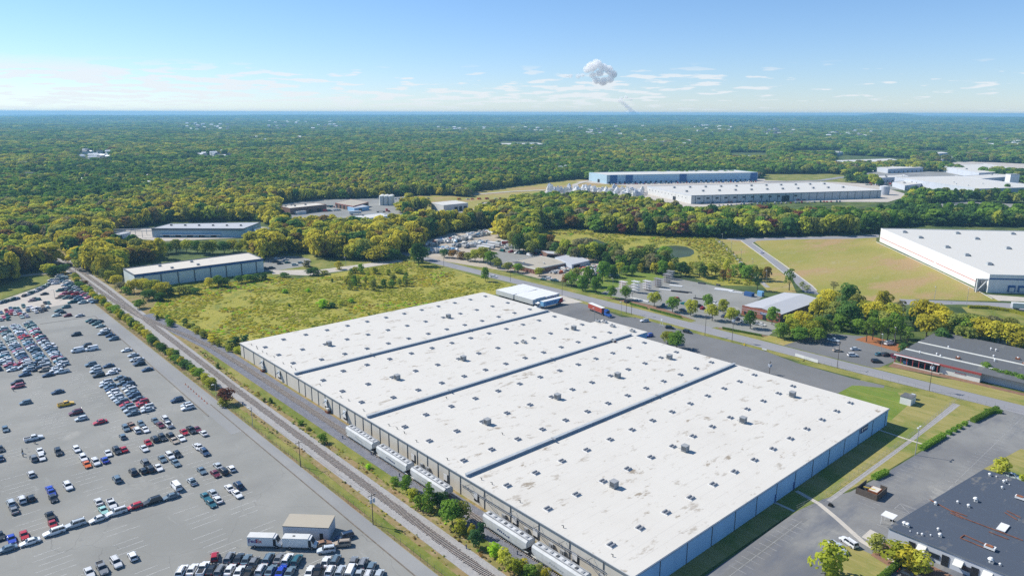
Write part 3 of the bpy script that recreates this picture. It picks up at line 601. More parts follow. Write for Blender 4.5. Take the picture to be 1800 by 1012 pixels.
# trees and shrubs that stand alone or in rows, read off one by one
Z = 'beside the car park fence'
u = 445
while u > 197:
    leaf = R.choice(['yellow', 'ygreen', 'green', 'dark', 'ygreen']); w = R.uniform(3.2, 5.2)
    p = W(u, R.uniform(-25.3, -23.6))
    tree(p.x, p.y, R.uniform(2.6, 4.8), w, R.choice(['bush', 'bush', 'oval']), leaf, Z, 'bushes along the car park fence'); u -= w * R.uniform(.6, 1.15)
u = 236
while u < 330:
    w = R.uniform(2.2, 4.5); p = W(u, -1 + (u - 236) * -.055 + R.uniform(-1, 3) + (0 if u < 300 else -4))
    tree(p.x, p.y, R.uniform(2, 4), w, 'bush', R.choice(['yellow', 'green', 'dark', 'olive', 'ygreen']), 'beside the weedy field', 'bushes along the weedy field'); u += w * R.uniform(.8, 1.8)
Z = 'between the two railway tracks'; G = 'plants between the tracks'
for px, py, h, w, s, c in ((569, 780, 3.4, 3.4, 'bush', 'green'), (716, 866, 5.2, 4, 'oval', 'green'), (728, 876, 3, 3.4, 'bush', 'ygreen'), (757, 897, 8.8, 5.4, 'pine', 'green'), (775, 895, 5, 5, 'round', 'dark'), (741, 893, 4, 4, 'bush', 'green'),
        (797, 922, 7.2, 6.4, 'round', 'green'), (814, 918, 6, 5, 'round', 'olive'), (811, 938, 4.2, 3.6, 'bush', 'ygreen'), (838, 962, 5.0, 3.6, 'oval', 'pine'), (833, 945, 4, 2.4, 'bush', 'yellow'), (848, 944, 4.4, 2.6, 'bush', 'pine'),
        (872, 976, 3.6, 3.6, 'bush', 'lime'), (890, 988, 3.6, 3.8, 'bush', 'ygreen'), (899, 998, 3.0, 3, 'bush', 'olive'), (909, 1006, 3.6, 3.6, 'bush', 'ygreen'), (922, 1002, 3.0, 3, 'bush', 'yellow'), (934, 1012, 3.2, 3.4, 'bush', 'green'), (948, 1010, 2.8, 3, 'bush', 'olive'), (961, 1016, 3, 2.6, 'bush', 'yellow'),
        (695, 852, 2.4, 3.0, 'bush', 'green'), (531, 748, 1.6, 2.6, 'bush', 'green'), (477, 710, 2.2, 1.8, 'bush', 'dark'), (466, 708, 1.6, 1.4, 'bush', 'dark'), (384, 650, 2.2, 1.8, 'bush', 'dark'), (543, 757, 1.3, 2, 'bush', 'olive'), (650, 824, 1.6, 2, 'bush', 'lime')):
    tpx(px, py, h, w, s, c, Z, G)
tpx(400, 712, 6.2, 6.0, 'round', 'maroon', 'beside the car park fence', 'bushes along the car park fence')
tpx(394, 716, 3.6, 4.0, 'bush', 'ygreen', 'beside the car park fence', 'bushes along the car park fence')
Z = 'in the yard behind the white roof'; G = 'trees in the warehouse yard'
tpx(1190, 611, 8.4, 8.0, 'broad', 'green', Z, G); tpx(1174, 602, 6.2, 6.5, 'round', 'ygreen', Z, G)
Z = 'along the road by the storage yard'; G = 'street trees along the road'
for px, py, h, w in ((1074, 523, 6, 4.6), (1099, 526, 6.5, 5), (1150, 537, 6.6, 5.6), (1182, 547, 6.8, 5.6), (1214, 553, 7, 5.6), (1244, 541, 6.6, 4.6), (1271, 548, 6.2, 4.4), (1252, 561, 6.8, 5.4), (1285, 566, 6.6, 5), (1319, 575, 7.4, 5), (1357, 568, 7.6, 5), (1297, 553, 2.6, 1.8)):
    tpx(px, py, h * 1.3, w * 1.35, R.choice(['round', 'round', 'oval']), R.choice(['green', 'ygreen', 'green']), Z, G)
Z = 'in the clump beside the brick building'; G = 'trees beside the brick building'
for px, py, h, w, c in ((1372, 592, 8, 8, 'green'), (1393, 590, 9.5, 9, 'ygreen'), (1410, 582, 11, 10, 'yellow'), (1425, 592, 9, 9, 'ygreen'), (1440, 588, 10, 9, 'green'), (1452, 586, 8, 8, 'olive'), (1405, 597, 7.5, 8, 'green'), (1438, 599, 7.5, 8, 'green'), (1390, 575, 8, 7, 'ygreen')):
    tpx(px, py, h, w, R.choice(SH_), c, Z, G)
Z = 'below the grass field'; G = 'tree belt below the grass field'
for px, py, h, w, c, s in ((1438, 560, 12, 10, 'yellow', 'round'), (1455, 545, 13, 11, 'yellow', 'round'), (1470, 565, 12, 11, 'olive', 'broad'), (1488, 540, 15, 11, 'dark', 'round'), (1490, 572, 14, 13, 'dark', 'round'), (1505, 555, 13, 10, 'olive', 'oval'), (1458, 572, 7, 6, 'pine', 'oval'), (1520, 560, 11, 10, 'ygreen', 'round'), (1535, 565, 12, 11, 'yellow', 'round'),
        (1550, 550, 14, 9, 'yellow', 'oval'), (1565, 570, 12, 11, 'ygreen', 'round'), (1552, 578, 10, 9, 'olive', 'round'), (1580, 562, 12, 8, 'bare', 'sparse'), (1605, 570, 10, 8, 'dark', 'round'), (1620, 572, 15, 12, 'yellow', 'round'), (1640, 575, 14, 13, 'yellow', 'broad'), (1628, 590, 12, 12, 'yellow', 'round'), (1655, 585, 13, 11, 'yellow', 'round'), (1672, 588, 12, 11, 'olive', 'round'), (1688, 590, 11, 11, 'green', 'round'), (1702, 588, 12, 12, 'olive', 'broad'),
        (1722, 596, 12, 12, 'yellow', 'round'), (1740, 600, 12, 12, 'yellow', 'round'), (1758, 602, 11, 11, 'ygreen', 'round'), (1775, 606, 12, 12, 'yellow', 'round'), (1793, 612, 10, 11, 'yellow', 'round'), (1812, 610, 11, 11, 'olive', 'round'), (1695, 600, 9, 10, 'olive', 'bush'), (1655, 600, 8, 9, 'dark', 'bush'), (1744, 585, 10, 10, 'bare', 'round'), (1770, 588, 10, 10, 'olive', 'round'), (1540, 575, 10, 10, 'green', 'round'), (1478, 578, 8, 9, 'green', 'bush'), (1508, 580, 7, 8, 'green', 'bush')):
    tpx(px, py, h, w, s, c, Z, G)
Z = 'in the pine clump on red mulch'; G = 'pines on the mulch bed'
for px, py, h, w in ((1523, 597, 11.5, 7.5), (1534, 594, 12, 8), (1548, 592, 11, 7.5), (1560, 597, 12.5, 8), (1573, 600, 12, 8), (1583, 593, 12, 7.5), (1594, 604, 10, 6), (1572, 590, 13, 8)):
    t = tpx(px, py, h, w, 'sparse', 'green', Z, G, name='pine_tree')
Z = 'by the low grey-roofed office'; G = 'trees round the low grey-roofed building'
for px, py, h, w in ((1588, 620, 5.5, 5), (1731, 655, 6, 5), (1748, 662, 5, 4.4), (1758, 666, 5, 4), (1768, 668, 5.5, 4.4), (1780, 671, 5.4, 5), (1792, 675, 5.4, 4.6), (1806, 680, 5, 4.6)):
    tpx(px, py, h, w, 'round', R.choice(['green', 'dark', 'green']), Z, G)
Z = 'beside the blue-black roof'; G = 'trees round the blue-black roof'
tpx(1458, 1010, 8.6, 7.6, 'bush', 'ygreen', 'on the bottom corner lawn', G); tpx(1543, 962, 4.2, 5, 'bush', 'olive', Z, G); tpx(1578, 985, 5.4, 6.5, 'bush', 'ygreen', Z, G); tpx(1597, 992, 5.4, 6.4, 'bush', 'yellow', Z, G); tpx(1615, 999, 5, 6, 'bush', 'ygreen', Z, G)
tpx(1761, 828, 5.4, 5.4, 'bush', 'ygreen', Z, G); tpx(1803, 850, 4, 4, 'bush', 'ygreen', Z, G)
Z = 'by the contractor yard road'; G = 'trees along the contractor yard'
for px, py, h, w, c, s in ((781, 453, 5, 6, 'dark', 'round'), (796, 454, 5, 6, 'rust', 'round'), (812, 456, 4.4, 6, 'rust', 'bush'), (822, 459, 5, 6, 'olive', 'round'), (835, 460, 7, 7, 'ygreen', 'round'), (850, 462, 9, 9, 'ygreen', 'round'), (862, 466, 8, 8, 'green', 'round'), (874, 471, 5.4, 6, 'olive', 'round'), (893, 477, 5, 6, 'olive', 'round'), (910, 479, 5, 6, 'green', 'round'), (948, 485, 4.6, 5, 'ygreen', 'round'), (853, 495, 7.5, 4.4, 'green', 'oval'), (736, 468, 13, 9, 'dark', 'oval'), (728, 462, 9, 6, 'ygreen', 'oval'), (744, 458, 8, 7, 'dark', 'round'),
        (1004, 503, 7.5, 6.4, 'green', 'round'), (995, 500, 5.4, 5, 'rust', 'round'), (1024, 510, 7.5, 6, 'green', 'oval'), (1033, 502, 10, 7, 'green', 'round'), (1047, 514, 8, 5.6, 'green', 'oval'), (1059, 492, 10, 6.5, 'green', 'oval'), (1012, 494, 7, 6, 'olive', 'round')):
    tpx(px, py, h * 1.3, w * 1.3, s, c, Z, G)
Z = 'behind the storage yard'; G = 'trees on the slope behind the storage yard'
for i in range(30):
    t = i / 29; px = 1058 + 290 * t + R.uniform(-5, 5); py = 486 - 10 * math.sin(t * 1.6) + (26 * (t - .35) if t > .35 else 0) + R.uniform(-10, 3)
    tpx(px, py, R.uniform(6, 11), R.uniform(5, 8.5), R.choice(['oval', 'round', 'column']), R.choice(['green', 'olive', 'ygreen', 'rust', 'dark', 'yellow', 'green']), Z, G)
for px, py, h, w, c in ((1331, 508, 12, 8, 'dark'), (1387, 508, 14, 10, 'green'), (1281, 495, 10, 5, 'rust'), (1410, 506, 5, 5, 'olive'), (1418, 512, 5, 5, 'olive'), (1465, 508, 6, 6, 'bare')):
    tpx(px, py, h, w, 'sparse', c, Z, G)
Z = 'on the bank in front of the pond'; G = 'trees in front of the pond'
for i in range(52):
    t = i / 51; px = 905 + 265 * t + R.uniform(-5, 5); py = 441 + 34 * t + R.uniform(-9, 5)
    tpx(px, py, R.uniform(9, 15.5), R.uniform(8, 12), R.choice(SH_), R.choice(['green', 'olive', 'ygreen', 'rust', 'dark', 'green', 'olive', 'bare']), Z, G)
Z = 'round the blue-trimmed warehouse'; G = 'trees round the blue-trimmed warehouse'
for px, py, h, w, c in ((196, 500, 8, 8, 'ygreen'), (206, 506, 7, 8, 'yellow'), (214, 516, 6, 7, 'bare'), (224, 520, 5, 6, 'green'), (236, 518, 8.5, 8, 'yellow'), (252, 517, 8.5, 9, 'yellow'), (270, 520, 9, 10, 'ygreen'), (285, 524, 8.5, 10, 'yellow'), (262, 530, 6, 9, 'dark'), (282, 532, 5, 8, 'dark'), (300, 522, 5, 7, 'dark'), (316, 520, 5, 7, 'olive'), (332, 518, 5.4, 7, 'olive'), (345, 520, 4, 6, 'dark'), (368, 508, 6.4, 5.4, 'yellow'), (384, 506, 7, 8, 'green'), (396, 507, 6, 7, 'dark'), (420, 500, 5, 6, 'dark'), (436, 498, 5, 7, 'green'), (450, 496, 5, 7, 'dark'), (465, 494, 5, 6, 'dark'), (246, 545, 5, 7, 'green'), (186, 498, 9, 9, 'olive'), (176, 488, 9, 9, 'ygreen'), (166, 480, 10, 9, 'bare'), (500, 489, 3, 6, 'dark'), (545, 486, 5, 7, 'dark'), (556, 486, 5.5, 7, 'dark'), (570, 484, 3, 6, 'olive'), (596, 475, 6, 6, 'yellow'), (620, 481, 3, 5, 'dark'), (540, 471, 5, 6, 'bare')):
    tpx(px, py, h, w, R.choice(['round', 'bush', 'round']) if h < 7 else R.choice(SH_), c, Z, G)
Z = 'in front of the long pale factory'; G = 'trees in front of the long pale factory'
for k in range(16):
    tpx(215 + k * 16 + R.uniform(-4, 4), 452 - k * .5 + R.uniform(-3, 3), R.uniform(8, 11), R.uniform(8, 12), R.choice(SH_), R.choice(['yellow', 'ygreen', 'dark', 'green', 'olive']), Z, G)
Z = 'at the far end of the car park'; G = 'trees at the far end of the car park'
for px, py, h, w, c in ((86, 486, 7, 9, 'ygreen'), (96, 489, 6.5, 9, 'dark'), (105, 489, 7, 8, 'dark'), (112, 484, 6, 7, 'dark'), (132, 494, 4, 5, 'ygreen'), (136, 498, 4, 4, 'green'), (150, 506, 3.4, 4, 'rust')):
    tpx(px, py, h, w, R.choice(SH_), c, Z, G)
Z = 'in the weedy field'; G = 'shrubs in the weedy field'
for px, py, h, w, c in ((567, 542, 5, 7, 'lime'), (585, 542, 3, 5, 'dark'), (600, 538, 3, 4, 'ygreen'), (617, 533, 2.6, 4, 'lime'), (501, 517, 2.6, 4, 'lime'), (541, 515, 2.4, 3.4, 'lime'), (509, 541, 1.6, 2, 'dark'), (584, 497, 2.4, 2, 'dark'), (417, 610, 4.6, 5, 'pine'), (432, 606, 4.4, 4.6, 'pine'), (404, 612, 3, 3, 'dark')):
    tpx(px, py, h, w, 'bush', c, Z, G)
for i in range(34):
    px = R.uniform(608, 720); py = R.uniform(478, 512); py = min(py, 470 + (px - 600) * .1 + 40)
    tpx(px, py, R.uniform(3, 7), R.uniform(3, 5.4), R.choice(['oval', 'bush', 'column']), R.choice(['ygreen', 'olive', 'ygreen', 'green']), 'in the thicket of the weedy field', 'saplings in the weedy field thicket')
label_run(TREES, lambda t: t[2], lambda t, o: ' '.join(f"{o} {LEAFWORD[t[2][0]]} {SHAPEWORD[t[2][1]]} {t[2][3]} {t[2][2]}".split()) + (', from left' if o else ''))

# ------------------------------------------------------------------ woodland: one mass, scattered
PROTO = bpy.data.collections.new('woodland_kinds')
KINDS = []
def proto(shape, leaf, nf, fs, seed, squash=1.0):
    me = crown_mesh('tree_kind', shape, nf, fs, leaf, seed); o = bpy.data.objects.new('k%03d_tree_kind' % len(KINDS), me); PROTO.objects.link(o); KINDS.append(leaf); return o
for leaf in ('dark', 'green', 'olive', 'ygreen', 'yellow', 'rust', 'maroon', 'pine', 'bare'):
    for v, shp in enumerate(('round', 'broad', 'oval')):
        proto('pine' if leaf == 'pine' and v < 2 else shp, leaf, 360, .088, v * 31 + 5)
KIDX = {}
for i, k in enumerate(KINDS): KIDX.setdefault(k, []).append(i)
FARPROTO_BASE = len(KINDS)
def scatter(name, coords, scale, idx, coll, label, cat, kind='stuff'):
    me = bpy.data.meshes.new(name); me.from_pydata(coords.tolist(), [], [])
    at = me.attributes.new('sc', 'FLOAT_VECTOR', 'POINT'); at.data.foreach_set('vector', scale.astype(np.float32).ravel())
    ai = me.attributes.new('idx', 'INT', 'POINT'); ai.data.foreach_set('value', idx.astype(np.int32))
    ar = me.attributes.new('rz', 'FLOAT', 'POINT'); ar.data.foreach_set('value', NPR.uniform(0, 6.28, len(coords)).astype(np.float32))
    ob = link(name, me); tag(ob, label, cat, None, kind)
    ng = bpy.data.node_groups.new(name + '_nodes', 'GeometryNodeTree')
    ng.interface.new_socket('Geometry', in_out='INPUT', socket_type='NodeSocketGeometry'); ng.interface.new_socket('Geometry', in_out='OUTPUT', socket_type='NodeSocketGeometry')
    n, l = ng.nodes, ng.links
    gi = n.new('NodeGroupInput'); go = n.new('NodeGroupOutput'); iop = n.new('GeometryNodeInstanceOnPoints'); ci = n.new('GeometryNodeCollectionInfo')
    ci.inputs[0].default_value = coll; ci.inputs[1].default_value = True; ci.inputs[2].default_value = True
    def attr(nm, ty):
        a = n.new('GeometryNodeInputNamedAttribute'); a.data_type = ty; a.inputs[0].default_value = nm; return a.outputs[0]
    l.new(gi.outputs[0], iop.inputs['Points']); l.new(ci.outputs[0], iop.inputs['Instance']); iop.inputs['Pick Instance'].default_value = True
    l.new(attr('idx', 'INT'), iop.inputs['Instance Index']); l.new(attr('sc', 'FLOAT_VECTOR'), iop.inputs['Scale'])
    cx = n.new('ShaderNodeCombineXYZ'); l.new(attr('rz', 'FLOAT'), cx.inputs[2]); l.new(cx.outputs[0], iop.inputs['Rotation'])
    l.new(iop.outputs[0], go.inputs[0])
    md = ob.modifiers.new('scatter', 'NODES'); md.node_group = ng; return ob
def inpoly(x, y, poly):
    poly = np.array([(p[0], p[1]) for p in poly]); c = np.zeros(len(x), bool); j = len(poly) - 1
    for i in range(len(poly)):
        xi, yi = poly[i]; xj, yj = poly[j]
        if yi != yj: c ^= ((yi > y) != (yj > y)) & (x < (xj - xi) * (y - yi) / (yj - yi) + xi)
        j = i
    return c
def grow(poly, m):
    c = Vector((sum(p[0] for p in poly) / len(poly), sum(p[1] for p in poly) / len(poly), 0)); o = []
    for p in poly:
        d = Vector((p[0], p[1], 0)) - c; k = d.length; o.append(c + d * ((k + m) / k if k else 1))
    return o
CLEAR = [pxs(pl) for nm, pl, mm in FARZ]
CLEAR += [pxs(pl) for pl in ([(1278, 282), (1281, 266), (1350, 266), (1352, 281)], [(1390, 272), (1393, 262), (1484, 260), (1486, 270)], [(1462, 292), (1468, 269), (1602, 275), (1602, 290)], [(1608, 273), (1612, 259), (1670, 260), (1672, 272)], [(1640, 281), (1643, 269), (1680, 270), (1682, 281)], [(868, 261), (872, 249), (958, 250), (960, 260)],
    [(1120, 345), (1560, 335), (1600, 350), (1575, 372), (1520, 384), (1215, 388), (1130, 366), (1040, 358), (960, 356)],
    [(190, 414), (262, 400), (290, 393), (452, 391), (480, 400), (484, 432), (450, 446), (290, 458), (196, 450)], [(478, 384), (600, 372), (720, 382), (715, 408), (660, 420), (560, 414), (482, 404)],
    [(720, 372), (850, 368), (840, 392), (770, 400), (716, 398)], [(1500, 318), (1600, 330), (1820, 340), (1820, 352), (1640, 346), (1540, 338)])]
CLEAR += [ribbon([P(x, y) for x, y in pl], w) for pl, w in (
    ([(98, 452), (92, 446), (80, 437)], 12), ([(1345, 318), (1440, 315), (1480, 309), (1540, 306), (1620, 303)], 60),
    ([(1620, 352), (1590, 345), (1570, 338)], 14))]
CLEAR.append(uvs([(465, -23), (640, -23), (640, -9), (465, -9)]))
CLEAR += [grow(pxs(pl), 8) for pl in (
    [(1281, 276), (1281, 268), (1348, 268), (1348, 277)], [(1393, 270), (1395, 263), (1482, 261), (1482, 266)], [(1465, 280), (1468, 270), (1600, 276), (1598, 285)],
    [(1610, 266), (1613, 261), (1668, 262), (1668, 268)], [(1643, 276), (1645, 270), (1678, 271), (1678, 278)], [(870, 256), (875, 249), (958, 250), (955, 257)],
    [(130, 285), (135, 272), (195, 274), (198, 292), (150, 294)], [(335, 285), (340, 275), (405, 276), (403, 286)])]
W_, E_ = [], []
FOREST_NEAR = [
    pxs([(-160, 560), (0, 505), (30, 499), (50, 483), (88, 478), (97, 453), (110, 458), (150, 478), (185, 494), (212, 497), (216, 470), (429, 441), (455, 462), (500, 450), (545, 446), (560, 456), (650, 460), (690, 459), (705, 444), (735, 446), (745, 425), (790, 409), (868, 402), (880, 420), (930, 441), (945, 425), (940, 405), (1000, 401), (1100, 412), (1250, 416), (1330, 413), (1500, 410), (1543, 406), (1600, 392), (1900, 396), (2000, 396), (2000, 344), (-160, 344)]),
]
def wood(name, d0, d1, label):
    xs, ys, sc = [], [], []
    r = d0
    while r < d1:
        s = min(70, max(7.6, r * .0066)); n = int(1.9 * r / s) + 1
        az = np.linspace(-.86, .86, n) + NPR.uniform(-.42, .42, n) * (1.72 / n) * 1.0
        rr = r + NPR.uniform(-.5, .5, n) * s
        xs.append(rr * np.sin(az)); ys.append(rr * np.cos(az)); sc.append(np.full(n, s)); r += s * .86
    x = np.concatenate(xs); y = np.concatenate(ys); s = np.concatenate(sc); d = np.hypot(x, y)
    # pixel row of the 344 line is about 960 m away: nearer than that only the drawn woods
    row = np.array([INV(a, b, 0)[1] for a, b in zip(x, y)]) if d1 < 2500 else None
    keep = np.ones(len(x), bool)
    if row is not None:
        inn = np.zeros(len(x), bool)
        for f in FOREST_NEAR: inn |= inpoly(x, y, f)
        keep &= inn | (row < 344)
    for c in CLEAR: keep &= ~inpoly(x, y, c)
    # a few thinner patches
    gap = vnoise(x, y, 90, 9) * .6 + vnoise(x, y, 37, 8) * .4
    keep &= ~((gap > .84) & (d > 1300)) & ~((gap > .74) & (d > 2500) & (NPR.uniform(0, 1, len(x)) < .8))
    x, y, s, d = x[keep], y[keep], s[keep], d[keep]
    z = hgt(x, y) + .0
    n = len(x); base = vnoise(x, y, 260, 14) * .30 + vnoise(x, y, 110, 4) * .34 + vnoise(x, y, 38, 5) * .30 + NPR.uniform(0, .26, n)
    px = 900 + F * x / np.maximum(y, 1); base = base + np.where((px < 900) & (d > 520) & (d < 950), .10, 0)
    # colour: yellow in the nearer left woods, greener with distance
    yel = np.where(d > 2200, np.clip(.45 - (d - 2200) / 8000, .05, .5), np.clip(1.35 - (d - 450) / 1000, .4, 1.15)) * np.where(px < 900, 1.0, .62)
    names = np.array(['dark', 'green', 'olive', 'ygreen', 'yellow', 'rust', 'maroon', 'pine', 'bare'])
    kind = np.empty(n, object); q = NPR.uniform(0, 1, n)
    for i in range(n):
        a = base[i]; yy = yel[i]; e = q[i]
        if a > 1.02 - .42 * yy: k = 'yellow' if e < .42 * yy + .05 else ('ygreen' if e < .66 else ('olive' if e < .8 else ('dark' if e < .93 else 'rust')))
        elif a > .80 - .38 * yy: k = 'ygreen' if e < .45 else ('olive' if e < .75 else ('bare' if e < .85 else 'green'))
        elif a > .5 - .2 * yy: k = 'green' if e < .6 else ('dark' if e < .8 else 'olive')
        else: k = 'dark' if e < .65 else ('pine' if e < .85 else 'green')
        if 1000 < px[i] < 1500 and 640 < d[i] < 820 and e > .90: k = 'maroon' if e > .945 else 'rust'
        kind[i] = k
    idx = np.array([KIDX[k][NPR.randint(3)] for k in kind])
    hh = NPR.uniform(8, 16.5, n) * (.85 + .3 * vnoise(x, y, 110, 6)); hh = np.where(d < 560, hh * .85, hh)
    ww = s * (NPR.uniform(1.0, 1.6, n) + .7 * (NPR.uniform(0, 1, n) > .75))
    ww = np.where(kind == 'pine', ww * .8, ww) * np.where(d < 900, 1.22, 1.0); hh = hh * np.where(d < 800, 1.12, 1.0)
    sc3 = np.stack([ww, ww, hh], 1)
    return np.stack([x, y, z], 1), sc3, idx, kind, d, px
c1, s1, i1, k1, d1, p1 = wood('woodland', 400, 2400, '')
# the woodland trees that show largest stand on their own
order = np.argsort(np.hypot(c1[:, 0], c1[:, 1]))
order = order[np.abs(c1[order, 0] / c1[order, 1]) < .75]
NI = max(0, 300 - sum(1 for t in TREES if t[2][3] == 'tree'))
ind = order[:NI]
WT = []
for i in ind:
    shp = 'pine' if k1[i] == 'pine' else ['round', 'broad', 'oval'][i % 3]
    zone = ('in woods left of the railway' if p1[i] < 110 else 'in woods by the cream warehouse' if p1[i] < 470 else 'in woods above the side lot' if p1[i] < 760 else 'in woods beyond the pond')
    t = tree(float(c1[i, 0]), float(c1[i, 1]), float(s1[i, 2]), float(s1[i, 0]), shp, k1[i], zone, 'front trees of the woods'); WT.append(TREES[-1])
for t_ in (TREES + WT):
    pass
label_run(WT, lambda t: t[2], lambda t, o: ' '.join(f"{o} {LEAFWORD[t[2][0]]} {SHAPEWORD[t[2][1]]} tree {t[2][2]}".split()) + (', from left' if o else ''))
rest = np.ones(len(c1), bool); rest[ind] = False
scatter('woodland', c1[rest], s1[rest], i1[rest], PROTO, 'autumn woodland stretching behind the yards to the far suburbs', 'woodland')
c2, s2, i2, k2, d2, p2 = wood('far', 2400, 14500, '')
scatter('far_woodland', c2, s2, i2, PROTO, 'blue-green woodland fading to the horizon', 'woodland')
print('trees', len(TREES), 'woodland', rest.sum(), len(c2))

# weeds: tufts over the field and the verges
TUFT = bpy.data.collections.new('tuft_kinds'); _k = len(KINDS)
for leaf in ('ygreen', 'olive', 'green', 'yellow', 'rust', 'bare', 'dark', 'lime'):
    for v in range(2):
        me = crown_mesh('tuft_kind', 'bush', 60, .13, leaf, v + 3); o = bpy.data.objects.new('t%03d_tuft_kind' % (v + 2 * len(TUFT.objects)), me); TUFT.objects.link(o)
TN = ['ygreen', 'olive', 'green', 'yellow', 'rust', 'bare', 'dark', 'lime']
def tufts(name, poly, n, hr, wr, weights, label, clump=0.0):
    xs = [p[0] for p in poly]; ys = [p[1] for p in poly]
    x = NPR.uniform(min(xs), max(xs), n); y = NPR.uniform(min(ys), max(ys), n); k = inpoly(x, y, poly)
    if clump: k &= (vnoise(x, y, 9, 21) * .6 + vnoise(x, y, 28, 22) * .4 + NPR.uniform(-.1, .1, n)) > clump
    x, y = x[k], y[k]; n = len(x); w = np.array(weights, float)
    big = vnoise(x, y, 17, 31) * .7 + NPR.uniform(0, .3, n); ordr = np.argsort(np.argsort(big)) / max(1, n); cum = np.cumsum(w) / w.sum()
    kk = np.searchsorted(cum, np.clip(ordr + NPR.uniform(-.12, .12, n), 0, .999)); idx = kk * 2 + NPR.randint(0, 2, n)
    h = NPR.uniform(*hr, n); ww = NPR.uniform(*wr, n)
    scatter(name, np.stack([x, y, np.full(n, .03)], 1), np.stack([ww, ww, h], 1), idx, TUFT, label, 'undergrowth')
MEAD = pxs([(262, 552), (300, 503), (360, 500), (420, 497), (480, 488), (520, 492), (600, 480), (680, 466), (712, 460), (745, 466), (800, 479), (860, 495), (890, 500), (865, 512), (850, 513), (640, 560), (424, 618), (400, 610), (300, 560)])
tufts('undergrowth', MEAD, 20000, (.15, .45), (1.0, 2.8), (7, 2, .2, 6, .4, .8, .02, 1.0), 'tall yellow-green weeds covering the field behind the warehouse', .40)
tufts('weeds', uvs([(255, -10.4), (258, -12), (200, -15.2), (-30, -15.6), (-30, -12.0), (100, -12.2), (200, -12.6)]), 15000, (.2, .8), (.4, 1.2), (2, 2, 1, 2, 3, 2, .5, .6), 'rusty weeds beside the main track ballast')
tufts('weeds', uvs([(205, -24.6), (-30, -24.6), (-30, -21.9), (205, -21.9)]), 7000, (.15, .5), (.3, .9), (1, 2, .6, 2, 1.5, 4, .3, .1), 'tan weeds and stones along the left of the main track')
tufts('undergrowth', pxs([(930, 400), (1000, 402), (1160, 412), (1260, 416), (1305, 455), (1330, 500), (1265, 495), (1225, 470), (1226, 440), (1200, 427), (1140, 428), (1075, 430), (1035, 413), (985, 412), (960, 420)]), 9000, (.3, 1.0), (1, 3), (5, 3, 1, 5, 1, 1, .3, .3), 'reeds and weeds on the pond bank', .35)
# ------------------------------------------------------------------ the big white-roofed warehouse (local x along the railway, y away from it to the left of x)
WH = thing('warehouse', 'huge flat white-roofed warehouse with three raised fire walls beside the railway', 'warehouse', ORG, TH)
HW = 6.35
def L2(u, v): return (u, -v)          # local of the yard grid
wm = MB()
foot = [(0, 0), (230, 0), (230, 145.7), (144.7, 145.7), (144.7, 155), (116, 155), (116, 145.7), (0, 145.7)]
wl = MB(); ws_ = MB()
def wallstrip(m, a, b_, mt, z0=0, z1=HW):
    m.quad([(a[0], -a[1], z0), (b_[0], -b_[1], z0), (b_[0], -b_[1], z1), (a[0], -a[1], z1)], mt)
wallstrip(wl, (230, 0), (0, 0), M['beige']); wallstrip(wl, (230, 145.7), (230, 0), M['beige'])
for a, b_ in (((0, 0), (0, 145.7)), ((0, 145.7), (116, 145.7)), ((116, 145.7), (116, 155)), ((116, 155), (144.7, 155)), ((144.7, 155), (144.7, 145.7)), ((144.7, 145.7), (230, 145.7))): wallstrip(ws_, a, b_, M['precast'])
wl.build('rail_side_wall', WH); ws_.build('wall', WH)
rf = MB(); rf.prism([(u, -v) for u, v in [(-.15, -.2), (230.15, -.2), (230.15, 145.9), (144.85, 145.9), (144.85, 155.2), (115.85, 155.2), (115.85, 145.9), (-.15, 145.9)]], HW, HW + .22, M['white'], M['wroof']); rf.build('roof', WH)
# eave trim and seams
e = MB(); e.box(-.2, 230.2, .2, .34, HW - .28, HW + .05, M['eave']); e.box(-.34, -.2, -145.9, .3, HW - .2, HW + .12, M['bluegrey']); e.build('eave_trim', WH)
sm = MB()
us = [3.2 + 5.575 * k for k in range(41)]
for k, u in enumerate(us):
    if u > 229 or (u > 60 and False): continue
    if 120 < u and k % 2 and u > 176: continue
    if u < 60 and k % 2 == 0: continue
    sm.box(u - .10, u + .10, 0, .16, 0, HW - .28, M['seam'])
for k in range(13):
    v = 10.4 + 11.1 * k
    if v < 145: sm.box(-.12, 0, -v - .09, -v + .09, 0, HW - .2, M['seam'])
for k in range(20): sm.box(8 + k * 11.1 - .09, 8 + k * 11.1 + .09, -145.85, -145.7, 0, HW, M['seam']) if not 110 < 8 + k * 11.1 < 150 else None
sm.build('wall_joints', WH)
# fire walls with metal caps
for u in (62.0, 117.6, 174.1):
    f = MB(); f.box(u - .35, u + .35, -144.6, -.2, HW + .22, HW + 1.05, M['bluegrey'])
    fo = f.build('fire_wall', WH)
    c = MB(); c.box(u - .55, u + .55, -144.7, -.1, HW + 1.05, HW + 1.17, M['unit']); c.box(u - 1.4, u + .3, -36, -35.4, HW + 1.17, HW + 1.5, M['grey']); c.box(u - .9, u + .3, -91, -90.4, HW + 1.17, HW + 1.5, M['grey']); c.build('wall_cap', fo)
